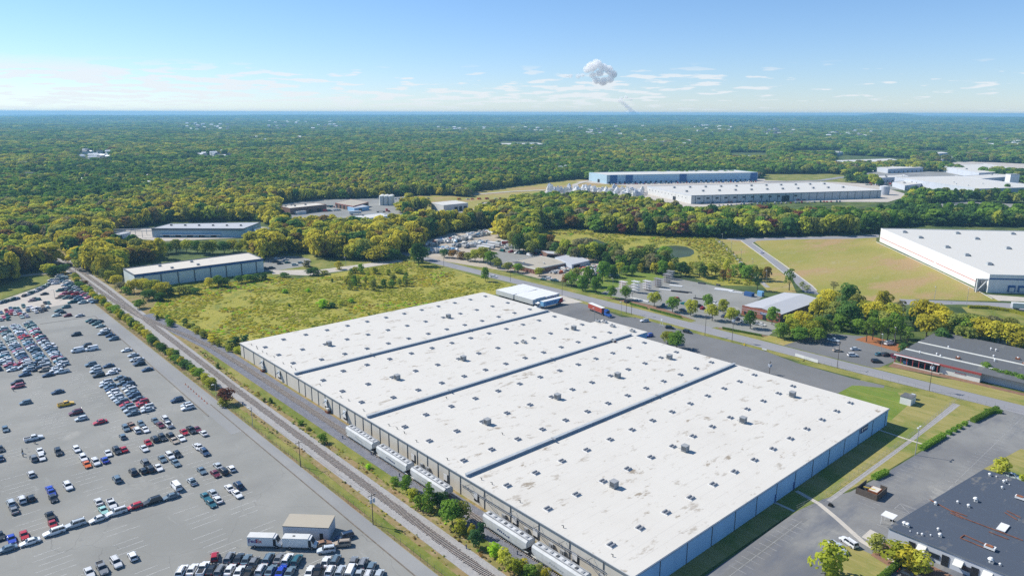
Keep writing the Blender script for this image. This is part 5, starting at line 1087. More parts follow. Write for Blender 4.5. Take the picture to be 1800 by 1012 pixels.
for k in range(8): lb(MB(), 24.6 - k * 2.5, 24.9 - k * 2.5, 218.2, 218.5, 0, 3.6, 'redtrim').build('column', r0)
for u, v, k in ((18, 228, 0), (12, 231, 0), (4, 233, 1), (-8, 241, 0), (12, 246, 0), (-14, 252, 1), (-2, 258, 0), (-4, 258, 0), (-18, 246, 1), (-22, 238, 0), (10, 229.6, 0), (-6, 247, 0), (-26, 243, 0)):
    m_ = MB(); m_.cyl(0, 0, 0, .8, .25, M['white'], 8); m_.cyl(0, 0, .8, 1.1, .45, M['white'], 8, .2)
    if k: m_.box(-.8, .8, -.6, .6, 0, .8, M['rust'])
    m_.build('roof_vent', r0, (u - 25, -(v - 219.5), 4.25))
# blue-black roofed building lower right
r1 = thing('factory', 'pale low factory with blue-black roof and rusty pipes in the bottom corner', 'factory', W(-29.6, 68.8), TH)
m_ = MB(); m_.prism([(-60, 0), (0, 0), (-6.8, -55.3), (-66.8, -55.3)][::-1], 4.3, 4.55, M['eave'], M['darkroof']); m_.build('roof', r1)
m_ = MB()
for a, b_ in (((0, 0), (-60, 0)), ((0, 0), (-6.8, -55.3)), ((-6.8, -55.3), (-66.8, -55.3)), ((-60, 0), (-66.8, -55.3))): m_.quad([(a[0] + (-.3), a[1] - .3 if a[1] == 0 else a[1] + .3, 0), (b_[0] - .3, b_[1] - .3 if b_[1] == 0 else b_[1] + .3, 0), (b_[0] - .3, b_[1] - .3 if b_[1] == 0 else b_[1] + .3, 4.35), (a[0] - .3, a[1] - .3 if a[1] == 0 else a[1] + .3, 4.35)], M['palewall'])
m_.build('wall', r1)
for x in (-6.2, -14, -20.5, -26.5): m_ = MB(); m_.box(x - .8, x + .8, -.3, -.12, .2, 3.0, M['dark']); m_.build('doorway', r1)
for x in (-8.6, -17.0, -23.2, -29): m_ = MB(); m_.add([(x - 1, -.28, 3.3), (x + 1, -.28, 3.3), (x + 1, 1.5, 2.4), (x - 1, 1.5, 2.4), (x + 1, -.28, 2.4), (x - 1, -.28, 2.4)], [(0, 3, 2, 1), (1, 2, 4), (0, 5, 3), (3, 5, 4, 2)], M['cream']); m_.build('awning', r1)
for x in (-11.5, -19, -25, -32): m_ = MB(); m_.box(x - 1.2, x + 1.2, -.3, -.1, 1.2, 2.4, M['glass']); m_.build('window', r1)
for px, py, s, k in ((1741, 831, 1, 0), (1753, 833.5, .5, 0), (1766, 843, 1.0, 0), (1771, 840, .6, 0), (1763, 853, .8, 0), (1776, 847, .4, 0), (1716, 876, 1.4, 0), (1685, 879, .8, 0), (1646, 882, 1, 0), (1704, 886, 1, 0), (1591, 918.5, 1.2, 0), (1597, 921, 1.2, 0), (1623, 936, .7, 0), (1615, 934, .5, 0), (1638, 937, .5, 0), (1651, 927, .8, 0), (1654, 938, 1.1, 0), (1743, 983, 1.5, 0), (1760, 988, .7, 0), (1795, 872, 1.0, 1), (1742, 960, 1.2, 1), (1602, 930, .4, 0)):
    p = P(px, py, 4.6); q = Matrix.Rotation(-TH, 3, 'Z') @ (p - r1.location); m_ = MB()
    if k: m_.box(-1.2, 1.2, -.7, .7, .3, .9, M['white']); m_.box(-.7, .9, -.3, .7, .9, 1.1, M['rust'])
    else: m_.cyl(0, 0, 0, .6 * s, .22 * s, M['offwhite'], 10); m_.cyl(0, 0, .6 * s, .9 * s, .45 * s, M['white'], 10, .25 * s); m_.box(-.5 * s, -.2 * s, -.3 * s, .3 * s, 0, .5 * s, M['grey'])
    m_.build('roof_vent', r1, (q.x, q.y, 4.55))
m_ = MB()
def rp(px, py): q = Matrix.Rotation(-TH, 3, 'Z') @ (P(px, py, 4.6) - r1.location); return (q.x, q.y, 4.72)
for a, b_ in (((1636, 874), (1700, 908)), ((1700, 908), (1800, 945)), ((1672, 897), (1694, 907)), ((1674, 893), (1702, 903)), ((1690, 941), (1734, 959)), ((1697, 936), (1745, 957)), ((1690, 941), (1697, 936)), ((1768, 896), (1790, 909)), ((1772, 893), (1796, 905)), ((1740, 930), (1775, 943))): m_.bar(rp(*a), rp(*b_), .22, M['rust'])
p = rp(1765, 923); m_.box(p[0] - 1, p[0] + 1, p[1] - 2.2, p[1] + 2.2, 4.75, 4.95, M['white']); m_.build('roof_pipes', r1)
# small buildings
s = thing('utility_shed', 'small white block shed with grey roof on the green lawn', 'shed', W(2.9, 173.2), TH)
m_ = MB(); m_.box(-2, 2, -2.6, 2.4, 0, 3.0, M['white']); m_.build('wall', s); m_ = MB(); m_.box(-2.15, 2.15, -2.75, 2.55, 3.0, 3.2, M['greyroof']); m_.build('roof', s); m_ = MB(); m_.box(-2.1, -2, -.9, .1, .1, 2.2, M['offwhite']); m_.build('door', s)
s = thing('generator', 'white generator cabinet beside the small white shed', 'generator', W(3.2, 179.2), TH); m_ = MB(); m_.box(-.7, .7, -1.0, 1.0, .2, 2.0, M['palewall']); m_.build('cabinet', s); m_ = MB(); m_.box(-.8, .8, -1.1, 1.1, 0, .2, M['grey']); m_.build('base_plinth', s)
s = thing('car_park_shed', 'weathered metal shed with tan roof beside the delivery vans', 'shed', (0, 0, 0)); cs = [P(*q, 3.8) for q in ((512, 904.5), (590.5, 907), (579, 929), (499, 926))]
m_ = MB(); m_.prism([(p.x, p.y) for p in cs], 0, 3.6, M['palewall']); m_.build('wall', s)
cc = sum(cs, Vector()) / 4
m_ = MB(); m_.prism([((p.x - cc.x) * 1.02 + cc.x, (p.y - cc.y) * 1.02 + cc.y) for p in cs], 3.6, 3.85, M['eave'], M['tanroof2'] if 'tanroof2' in M else M['tanroof']); m_.build('roof', s)
d0, d1 = cs[3], cs[2]; dv = (d1 - d0).normalized(); m_ = MB(); p = d0 + dv * (d1 - d0).length * .84; nn = Vector((dv.y, -dv.x, 0))
if nn.y > 0: nn = -nn
m_.prism([(q.x, q.y) for q in (p - dv * .45, p + dv * .45, p + dv * .45 + nn * .12, p - dv * .45 + nn * .12)], .05, 2.1, M['dark']); m_.build('door', s)
# far industrial roofs on the right and over the woods
FB = [('wide white-roofed warehouse over the woods above the grass strip', [(1281, 274), (1300, 277), (1348, 273)], 9), ('thin pale warehouse roof left of the business park', [(1393, 266), (1410, 268), (1440, 265.5)], 8), ('thin pale warehouse roof right of its twin over the woods', [(1442, 265.5), (1455, 267), (1481, 264.5)], 8),
      ('long white warehouse roof with shaded front over the woods', [(1468, 279), (1500, 285), (1599, 281)], 9), ('pale narrow warehouse roof nearest the skyline on the right', [(1613, 266), (1625, 268), (1665, 265)], 8), ('white flat warehouse roof behind the tall white stair tower', [(1690, 292), (1740, 297), (1800, 293)], 9), ('long low white roof in the woods above the business park', [(1530, 290), (1560, 294), (1622, 291)], 8),
      ('small cream roof right of the long white warehouse', [(1645, 274), (1655, 276), (1676, 273)], 8),
      ('far long grey-white roof standing in the middle distance woods', [(872, 252.5), (880, 255), (955, 254)], 8),
      ('big white warehouse roof with shaded wall at the right edge', [(1645, 287), (1720, 300), (1812, 296)], 10), ('long cream-roofed warehouse stretching to the right edge', [(1572, 308), (1720, 328), (1840, 324)], 11), ('white-fronted office with dark glass left of the cream warehouse', [(1568, 317), (1590, 323), (1624, 318.5)], 7),
      ('low office block behind the row of parked cars', [(1521, 307), (1530, 310.5), (1597, 307)], 8), ('blue-shaded warehouse wing behind the tree row at the right', [(1686, 306), (1700, 312), (1790, 305)], 9), ('low white store roof in the wood behind the grass strip', [(1395, 291), (1400, 293), (1455, 291)], 6)]
for k, (lab_, rp_, h) in enumerate(FB):
    r, lc = bld('warehouse' if h > 7 else 'office_building', lab_, 'warehouse' if h > 7 else 'office', rp_, h, 'palewall', 'wroof2', .4)
    if r.location.y > 1400: r.location.z = float(hgt(r.location.x, r.location.y))
    ribs(r, lc, 1, 2, 8, 2.6, .5, 3.8, 'glass' if h < 9 else 'dark', 'dock_doors' if h > 7 else 'windows', .3); roofbits(r, lc, 4, h, k + 40, size=1.6)
t = thing('stair_tower', 'square white tower rising over the long cream warehouse', 'tower', P(1776, 322)); m_ = MB(); m_.box(-7, 7, -6, 6, 0, 18, M['white']); m_.build('tower_wall', t); m_ = MB(); m_.box(-7.3, 7.3, -6.3, 6.3, 18, 18.6, M['grey']); m_.build('tower_cap', t)
t = thing('water_tower', 'small white water tower on the far skyline', 'water tower', P(1377, 208.5)); t.location.z = float(hgt(t.location.x, t.location.y)); m_ = MB(); m_.cyl(0, 0, 0, 45, 4, M['white'], 10, 3); m_.build('tower_stem', t); m_ = MB(); m_.cyl(0, 0, 42, 52, 5, M['white'], 14, 14); m_.cyl(0, 0, 52, 60, 14, M['white'], 14, 5); m_.build('tank_bulb', t)
# suburban houses seen as pale roofs among the trees
HT = thing('house', None, 'house'); m_ = MB(); m_.box(-7, 7, -5, 5, 0, 6, M['offwhite']); m_.build('wall', HT)
m_ = MB(); m_.add([(-7.6, -5.6, 6), (7.6, -5.6, 6), (7.6, 5.6, 6), (-7.6, 5.6, 6), (-7, 0, 10), (7, 0, 10)], [(0, 1, 5, 4), (2, 3, 4, 5), (1, 2, 5), (3, 0, 4), (3, 2, 1, 0)], M['greyroof']); m_.build('roof', HT)
m_ = MB(); m_.box(-5, -2, -5.1, -5, 1, 2.6, M['glass']); m_.box(2, 5, -5.1, -5, 1, 2.6, M['glass']); m_.build('windows', HT)
m_ = MB(); m_.add([(-7.6, -5.6, 6), (7.6, -5.6, 6), (7.6, 5.6, 6), (-7.6, 5.6, 6), (-7, 0, 9), (7, 0, 9)], [(0, 1, 5, 4), (2, 3, 4, 5), (1, 2, 5), (3, 0, 4), (3, 2, 1, 0)], M['white']); WR = m_.mesh('roof'); GR = [c for c in HT.children if c.name.startswith('roof')][0].data
HZONES = [('on the left rise in the far woods', 130, 198, 272, 290, 22), ('in the far estate left of the middle', 335, 405, 274, 288, 12), ('in the suburb on the upper left', 310, 400, 224, 236, 26), ('in the far suburb under the skyline', 470, 600, 218, 232, 26), ('in the pale estate beyond the middle woods', 760, 850, 226, 236, 16), ('in the brick-red estate under the skyline', 900, 1000, 224, 236, 14), ('in the estate below the steam plume', 1010, 1130, 224, 246, 26), ('among the trees behind the depot', 745, 840, 276, 292, 10), ('in the trees behind the far blue warehouse', 925, 1010, 288, 304, 12), ('in the estate right of the plume', 1200, 1290, 222, 236, 22), ('in the white rows of the far right estate', 1340, 1400, 228, 238, 18), ('in the far right suburb', 1450, 1530, 230, 240, 16), ('at the left edge among the woods', 0, 60, 300, 330, 8), ('in the dark woods on the left', 95, 270, 330, 352, 8), ('at the upper right edge of the woods', 1730, 1800, 244, 256, 12), ('in the woods left of the depot', 250, 400, 318, 340, 7), ('in the estate under the left clouds', 430, 540, 240, 262, 14), ('in the estate above the far blue warehouse', 1120, 1240, 250, 268, 14), ('in the low suburb right of the middle', 860, 990, 258, 276, 12)]
HS = []; first = True
for zn, x0, x1, y0, y1, n_ in HZONES:
    for k in range(n_):
        px, py = R.uniform(x0, x1), R.uniform(y0, y1); p = P(px, py)
        o = HT if first else copy_tree(HT); first = False
        p.z = float(hgt(p.x, p.y)); d = p.length; o.location = p + Vector((0, 0, 1.0 + min(7, d * .0014))); o.rotation_euler = (0, 0, R.choice([0, .3, -.4, PI / 2, .8])); s_ = R.uniform(.8, 1.15) * (1 + min(.8, max(0, d - 2500) / 6000)); o.scale = (s_, s_, s_)
        kind = R.choice(['grey', 'white', 'white'])
        for ch in o.children:
            if ch.name.startswith('roof'): ch.data = WR if kind == 'white' else GR
        o['group'] = 'suburban houses among the trees'; HS.append((o, px, (kind, zn)))
label_run(HS, lambda t: t[2], lambda t, o: ' '.join(f"{o} {t[2][0]}-roofed house {t[2][1]}".split()) + (', from the left' if o else ''))
# ------------------------------------------------------------------ vehicles
CCOL = {'white': (.72, .73, .74), 'silver': (.48, .53, .57), 'grey': (.20, .21, .22), 'slate': (.13, .19, .24), 'dark': (.025, .03, .035), 'navy': (.03, .06, .12), 'red': (.42, .015, .025), 'blue': (.02, .06, .42), 'teal': (.03, .14, .18), 'mint': (.35, .62, .56), 'yellow': (.75, .45, .02), 'orange': (.75, .16, .02), 'brown': (.30, .18, .11), 'beige': (.42, .35, .27), 'maroon': (.16, .02, .035), 'pink': (.55, .12, .15), 'black': (.012, .012, .014)}
CW = {'slate': 'slate grey', 'navy': 'navy blue', 'dark': 'near-black', 'mint': 'pale green', 'teal': 'dark teal', 'pink': 'pinkish red'}
def car_meshes(kind):
    """body stations (x, half width, belt z, deck z) and a glasshouse frustum; front is +x"""
    K = {'sedan': (4.75, .91, 1.44, .92, (-1.75, 1.0), (-1.05, .35)), 'hatch': (4.2, .89, 1.5, .95, (-2.0, 1.0), (-1.6, .35)), 'suv': (4.8, .95, 1.74, 1.08, (-2.3, 1.05), (-2.0, .5)), 'wagon': (5.2, .97, 1.72, 1.05, (-2.55, 1.0), (-2.3, .45)), 'pickup': (5.7, .98, 1.8, 1.1, (-.75, 1.35), (-.5, .75)), 'van': (5.5, 1.0, 2.15, 1.25, (-2.7, 2.0), (-2.6, 1.35))}
    L_, w, h, belt, gb, gt = K[kind]; a = L_ / 2; b = MB(); P_ = M['paint']
    hood = belt - .12 if kind != 'van' else belt; tail = belt - (.04 if kind == 'sedan' else 0)
    st = [(-a, .80, .42, belt - .28), (-a + .12, .96, .30, tail - .04), (-a + .7, 1.0, .26, tail), (gb[0], 1.0, .24, belt), (0, 1.0, .24, belt), (gb[1], 1.0, .24, belt), (a - .7, .98, .26, hood - .04), (a - .15, .93, .30, hood - .16), (a, .78, .42, hood - .30)]
    vs = []
    for x, k, zb, zt in st:
        ww = w * k; vs += [(x, -ww * .93, zb), (x, -ww, zb + (zt - zb) * .55), (x, -ww * .93, zt), (x, ww * .93, zt), (x, ww, zb + (zt - zb) * .55), (x, ww * .93, zb)]
    fs = []
    for i in range(len(st) - 1):
        for k in range(5): fs.append((i * 6 + k, i * 6 + k + 1, i * 6 + 7 + k, i * 6 + 6 + k))
    fs += [(5, 4, 3, 2, 1, 0), tuple(len(st) * 6 - 6 + k for k in range(6))]
    fs = [f[::-1] for f in fs]; b.add(vs, fs, P_)
    wt = w * .74
    b.add([(gt[0] - .03, -wt - .02, h - .07), (gt[1] + .03, -wt - .02, h - .07), (gt[1] + .03, wt + .02, h - .07), (gt[0] - .03, wt + .02, h - .07), (gt[0] + .12, -wt + .1, h), (gt[1] - .1, -wt + .1, h), (gt[1] - .1, wt - .1, h), (gt[0] + .12, wt - .1, h)], [(4, 5, 6, 7), (0, 1, 5, 4), (1, 2, 6, 5), (2, 3, 7, 6), (3, 0, 4, 7)], P_)
    wb = w * .9
    for s in (-1, 1):       # pillars
        for x0, x1 in ((gb[0], gt[0]), (gb[1], gt[1]), ((gb[0] + gb[1]) / 2 - .05, (gt[0] + gt[1]) / 2 - .05)): b.bar((x0, s * wb, belt - .02), (x1, s * wt, h - .05), .10, P_)
    if kind == 'van': b.box(gb[0] + .05, .6, -wb - .015, wb + .015, belt, h - .35, P_, 0, .1)
    if kind == 'pickup':
        b.box(-a + .15, gb[0] - .1, -w * .72, w * .72, belt + .003, belt + .01, M['dark'])
        for s in (-1, 1): b.box(-a + .08, gb[0], s * w * .86 - .07, s * w * .86 + .07, belt - .02, belt + .14, P_)
        b.box(-a + .05, -a + .15, -w * .85, w * .85, belt - .02, belt + .14, P_)
    for s in (-1, 1): b.box(gb[1] - .35, gb[1] - .15, s * (w + .1) - .09, s * (w + .1) + .09, belt - .02, belt + .16, P_)
    b.box(-a + .3, a - .3, -w * .8, w * .8, .18, .30, M['dark'])
    if kind in ('suv', 'wagon'):
        for s in (-1, 1): b.box(gt[0] + .2, gt[1] - .2, s * (wt - .16) - .03, s * (wt - .16) + .03, h, h + .05, M['dgrey'])
    g = MB(); g.add([(gb[0], -wb, belt - .01), (gb[1], -wb, belt - .01), (gb[1], wb, belt - .01), (gb[0], wb, belt - .01), (gt[0], -wt, h - .06), (gt[1], -wt, h - .06), (gt[1], wt, h - .06), (gt[0], wt, h - .06)], [(0, 1, 5, 4), (1, 2, 6, 5), (2, 3, 7, 6), (3, 0, 4, 7)], M['glass'])
    wh = MB(); wh.bar((0, -.11, 0), (0, .11, 0), .66, M['tyre'], 16); wh.bar((0, -.125, 0), (0, .125, 0), .40, M['rim'], 12)
    wx = a * .62; hd = MB(); tl = MB()
    for s in (-1, 1): hd.box(a - .16, a - .02, s * w * .62 - .17, s * w * .62 + .17, hood - .36, hood - .20, M['lamp']); tl.box(-a + .02, -a + .12, s * w * .70 - .13, s * w * .70 + .13, belt - .34, belt - .12, M['tail'])
    one = MB()
    for q in (b, g, hd, tl):
        for i, f in enumerate(q.f): one.add([q.v[k] for k in f], [tuple(range(len(f)))], q.mats[q.m[i]])
    for sx in (-wx, wx):
        for s in (-1, 1): one.bar((sx, s * (w - .12) - .11, .33), (sx, s * (w - .12) + .11, .33), .66, M['tyre'], 10)
    return dict(body=b.mesh('body'), windows=g.mesh('windows'), wheel=wh.mesh('wheel'), head=hd.mesh('headlights'), tail=tl.mesh('tail_lights'), one=one.mesh('car'), wx=wx, w=w - .10)
CM_ = {k: car_meshes(k) for k in ('sedan', 'hatch', 'suv', 'wagon', 'pickup', 'van')}
KW = {'sedan': 'saloon car', 'hatch': 'hatchback', 'suv': 'tall SUV', 'wagon': 'estate car', 'pickup': 'pickup truck', 'van': 'van'}
KN = {'sedan': 'parked_car', 'hatch': 'parked_car', 'suv': 'parked_car', 'wagon': 'parked_car', 'pickup': 'parked_pickup', 'van': 'parked_van'}
CARS = []
def car(x, y, rz, kind, col, zone, group, z=.06, detail=True):
    CARS.append([x, y, rz, kind, col, zone, group, z, detail])
def place_cars():
    CARS.sort(key=lambda c: math.hypot(c[0], c[1])); items = []; stuff = []
    for i, (x, y, rz, kind, col, zone, group, z, detail) in enumerate(CARS):
        c = CCOL[col]; j = R.uniform(.85, 1.15); c4 = (min(1, c[0] * j), min(1, c[1] * j), min(1, c[2] * j), 1)
        if i >= 296 or zone is None: stuff.append((x, y, rz, kind, c4, z)); continue
        mm = CM_[kind]; d = math.hypot(x, y)
        if d < 330 and detail:
            r = thing(KN[kind], None, 'car' if KN[kind] == 'parked_car' else KW[kind].split()[0], (x, y, z), rz, group)
            o = link('body', mm['body'], r); o.color = c4
            link('windows', mm['windows'], r); link('headlights', mm['head'], r); link('tail_lights', mm['tail'], r)
            for sx in (-1, 1):
                for sy in (-1, 1): link('wheel', mm['wheel'], r, (sx * mm['wx'], sy * mm['w'], .33))
        else:
            r = link(KN[kind], mm['one'], None, (x, y, z), rz); r.color = c4; tag(r, None, 'car' if KN[kind] == 'parked_car' else KW[kind].split()[0], group)
        items.append((r, INV(x, y, 0)[0], (CW.get(col, col), KW[kind], zone)))
    label_run(items, lambda t: t[2], lambda t, o: ' '.join(f"{o} {t[2][0]} {t[2][1]} {t[2][2]}".split()) + (', from the left' if o else ''))
    # the many farthest ones in one object: paint baked per colour
    if stuff:
        acc = MB(); pm = {}
        for x, y, rz, kind, c4, z in stuff:
            me = CM_[kind]['one']; mt = Matrix.Translation((x, y, z)) @ Matrix.Rotation(rz, 4, 'Z')
            key = tuple(round(q, 1) for q in c4[:3])
            if key not in pm: pm[key] = mat('far_paint_%d' % len(pm), key if sum(key) else (.03, .035, .04), rough=.35, spec=.5)
            vs = [mt @ v.co for v in me.vertices]
            b0 = len(acc.v); acc.v += [tuple(v) for v in vs]
            for p in me.polygons:
                m_ = me.materials[p.material_index]; m_ = pm[key] if m_ == M['paint'] else m_
                acc.f.append(tuple(b0 + k for k in p.vertices)); acc.m.append(acc.mi(m_))
        tag(acc.build('distant_parked_cars'), 'many small parked cars packed in the far lots', 'cars', None, 'stuff')
A_, B_ = ROT_A, ROT_B
def L1(x, y): return x / 5.1429, 640 + y / 5.1429
def L2_(x, y): return x / 5.1429, 816 + y / 5.1429
def L3(x, y): return 330 + x / 5.1429, 816 + y / 5.1429
def C5(x, y): return x / 5.328, 480 + y / 5.328
def L8(x, y): return 320 + x / 4.5, 640 + y / 4.5
def C2(x, y): return 1085 + x / 6.923, 475 + y / 6.923
def put(fn, data, zone, group, dflt=None):
    for t in data.split(';'):
        t = t.split()
        if not t: continue
        x, y, col, kind, d = float(t[0]), float(t[1]), t[2], t[3], t[4] if len(t) > 4 else dflt
        p = P(*fn(x, y), .7)
        if d == 'A': rz = A_ + PI * (R.random() < .5)
        elif d == 'B': rz = B_ + PI
        elif d == 'b': rz = B_
        else:
            dx, dy = [float(q) for q in d.split(',')]; q0 = P(*fn(x, y)); q1 = P(*fn(x + dx * 20, y + dy * 20)); v = q1 - q0; rz = math.atan2(v.y, v.x)
        if kind == '*': kind = R.choice(['sedan', 'sedan', 'suv', 'hatch'])
        car(p.x, p.y, rz + R.uniform(-.04, .04), kind, col, zone, group)
GL = 'cars in the big car park'
put(L1, "525 268 navy sedan;235 365 slate hatch;600 378 yellow pickup b;690 455 maroon suv;740 508 silver hatch;910 538 red sedan;160 188 dark suv;165 220 pink suv", 'standing apart in the open lot', GL, 'B')
put(L1, "55 608 slate hatch;310 688 white pickup b;370 805 white sedan;385 860 white sedan;312 868 grey suv;535 812 dark suv;700 785 white hatch;763 866 white suv;795 922 orange sedan;875 902 white suv;955 880 blue sedan;985 820 white sedan;1065 798 dark suv;1125 782 red sedan;10 785 dark sedan;10 868 navy sedan", 'in the loose rows at the left', GL, 'A')
put(L1, "1145 595 slate suv;1115 668 slate hatch;1198 576 brown pickup;1245 610 white suv;1282 553 slate hatch;1320 605 white sedan;1408 523 slate sedan;1455 562 maroon sedan;1495 503 white suv;1527 560 white pickup;1345 722 red sedan;1405 690 dark suv;1475 678 dark suv;1310 775 white sedan;1545 658 dark suv;1583 702 beige sedan;1645 680 white sedan;1670 625 red sedan;1735 608 dark pickup;1790 600 maroon sedan;1612 825 dark hatch;1545 842 white suv;1475 868 slate sedan;1597 905 slate sedan;1440 947 white sedan;1318 900 grey suv;1365 960 dark suv;1302 975 dark hatch;1212 987 dark suv;1790 755 white sedan", 'in the middle of the loose rows', GL, 'A')
put(L8, "175 555 white sedan;145 665 white sedan;187 707 navy suv", 'by the lane in the loose rows', GL, 'A')
put(L2_, "290 105 white hatch;625 215 white suv;458 240 blue sedan;475 272 blue sedan;490 327 dark hatch;290 322 dark hatch;208 337 white suv;110 368 silver suv;138 432 grey sedan;1065 147 slate suv;1745 165 slate sedan;1603 212 white van;945 430 mint sedan;1020 375 white pickup;900 352 white sedan;465 487 black pickup;487 557 red sedan;230 657 red sedan;115 692 blue sedan;10 665 dark sedan;1210 842 white hatch;1063 902 white suv;935 955 grey pickup;820 992 white sedan", 'in the lower left of the lot', GL, 'A')
put(L2_, "1555 302 slate sedan;1385 347 dark wagon;1230 392 red hatch;1065 445 white wagon;900 508 white sedan;690 558 silver wagon;500 628 white wagon;283 718 white sedan;75 782 slate sedan", 'in the long nose-to-tail queue', 'cars queued nose to tail', 'B')
put(L3, "135 67 slate sedan;280 22 silver sedan;258 94 maroon sedan;330 72 dark suv;400 47 white hatch;48 168 silver sedan;235 267 silver sedan;170 302 teal sedan;280 327 white sedan;222 362 teal sedan;385 222 white sedan;465 197 navy suv;455 277 white sedan", 'in the small group above the shed', GL, 'A')
put(L3, "255 842 red hatch .12,-1;1235 722 brown sedan 1,-.25;1425 657 navy wagon -1,.3;1405 722 beige suv -1,.1;1265 778 silver suv -1,.15", 'near the delivery vans', GL, 'A')
D = '.6,-1'
put(L3, "390 852 grey suv;475 857 dark sedan;545 867 slate sedan;615 884 grey hatch;745 857 slate suv;840 852 grey sedan;915 864 white suv;1000 872 teal suv;1260 882 white sedan .45,-1;1350 872 slate suv .45,-1;1510 882 grey sedan .45,-1;1600 897 grey suv .45,-1;1675 927 slate hatch .45,-1", 'in the upper slanted row', 'cars in the slanted rows', D)
put(L3, "55 958 white sedan;152 953 white pickup;235 955 dark sedan;310 968 grey suv;395 958 white sedan;480 973 white sedan;570 980 dark pickup;680 958 white suv;765 963 slate sedan;857 968 blue sedan;940 975 slate sedan;1120 968 white sedan .45,-1;1190 965 black pickup .45,-1;1305 963 white suv .45,-1;1395 970 silver suv .45,-1;1490 975 white van .45,-1;1565 988 silver sedan .45,-1;1650 998 white suv .45,-1;1745 996 silver hatch .45,-1;-40 975 white suv", 'in the lower slanted row', 'cars in the slanted rows', D)
put(L1, "825 20 slate suv;985 30 navy sedan;870 47 silver hatch;870 80 silver suv;895 117 dark suv;1015 95 white sedan;1035 72 white sedan;1085 140 slate sedan;1130 152 dark sedan;1265 12 dark suv;1335 62 navy sedan;1605 337 navy suv;1690 380 silver hatch;1702 406 white suv", 'in the upper right of the lot', GL, 'B')
put(L1, "965 178 white suv;958 203 silver sedan;1000 222 slate suv;1012 244 navy sedan;1030 268 white suv;1045 290 white sedan;1065 313 silver suv;1090 335 silver sedan;1110 356 slate suv;1145 378 red sedan;1160 403 slate suv;1185 430 silver suv;1210 458 slate sedan", 'in the left file of the double column', GL, 'B')
put(L1, "1110 188 slate sedan;1170 200 navy suv;1160 226 silver sedan;1185 250 white suv;1200 276 slate sedan;1222 300 navy suv;1255 327 slate sedan;1292 357 red suv;1278 385 red sedan;1338 402 white suv;1338 426 silver sedan", 'in the right file of the double column', GL, 'B')
put(C5, "845 463 navy sedan;875 475 dark suv;925 470 dark sedan;905 492 slate suv;940 513 silver sedan;985 550 white sedan;965 582 silver suv;1005 580 dark sedan;1035 600 navy sedan;1068 632 slate suv;1188 737 white sedan;1250 783 silver sedan;1270 824 silver sedan;1300 822 white sedan;1298 858 navy sedan", 'in the file along the dark kerb', GL, 'B')
put(C5, "620 336 slate suv;550 370 slate sedan;575 388 dark sedan;530 414 silver sedan;635 416 maroon hatch;748 416 silver sedan;715 593 black suv;815 697 dark suv;730 744 white van;862 728 white van;415 215 dark sedan;295 277 beige hatch;320 262 dark sedan;347 267 slate hatch", 'on open asphalt up the lot', GL, 'B')
put(C5, "505 702 white suv;610 827 dark sedan", 'beside the packed block', GL, 'A')
put(C5, "185 875 red sedan;235 895 silver suv;270 882 silver sedan;325 870 navy sedan;275 925 silver suv;355 920 navy suv;420 925 beige suv;235 970 navy sedan;455 972 navy sedan;585 940 silver pickup;530 905 silver sedan;555 890 white sedan;525 925 white sedan;20 862 silver sedan;395 897 silver suv", 'below the packed block', GL, 'B')
put(C5, "445 337 white hatch;455 300 slate hatch;425 300 dark sedan;385 375 dark sedan;337 382 white sedan;340 352 white suv;402 332 beige sedan;422 362 dark sedan;372 350 silver sedan;290 342 white sedan;262 370 slate sedan;222 332 slate suv;205 430 silver sedan;252 422 silver sedan;225 405 white suv;190 382 slate sedan;185 405 pink sedan;140 402 white sedan;135 352 slate sedan;100 352 slate sedan;108 378 pink sedan;150 378 silver sedan;70 402 pink sedan;72 450 navy sedan;60 372 maroon sedan;10 455 silver sedan;10 392 slate sedan;36 437 pink sedan;70 425 navy suv;105 400 pink sedan;170 355 slate hatch;260 345 white sedan;310 365 white hatch", 'in the small block below the gravel', GL, 'A')
put(C5, "12 297 slate sedan;45 288 slate suv;75 278 navy sedan;105 272 slate sedan;132 264 navy suv;160 258 slate sedan;230 230 dark sedan;258 220 white sedan;285 208 navy suv;312 196 slate sedan;338 188 white sedan;360 176 slate suv;385 165 silver sedan;405 152 slate suv;428 140 silver sedan;450 126 slate sedan", 'in the file along the meadow edge', GL, '1,-.45')
put(C5, "558 52 white van;596 70 silver van;560 78 slate suv;582 98 slate sedan;518 85 white suv;518 116 white suv;480 88 white suv;482 112 silver suv;620 98 silver sedan;650 106 white sedan;605 128 white sedan;640 130 teal suv;682 132 slate suv;600 168 white suv;630 160 slate suv;695 150 silver sedan;722 162 silver suv;560 182 slate suv;645 175 dark suv;680 182 slate suv;722 188 silver suv;755 178 dark sedan;600 215 pink suv;655 210 maroon suv;705 216 red suv;765 205 white suv;785 225 pink suv;560 245 beige wagon;625 250 slate wagon;680 248 dark suv;728 250 slate suv;820 222 silver suv;842 240 white sedan;825 250 pink sedan;750 270 slate suv;862 262 silver sedan;890 288 slate suv;845 280 white suv;772 294 silver suv;678 290 navy wagon", 'on the gravel corner of the lot', GL, 'B')
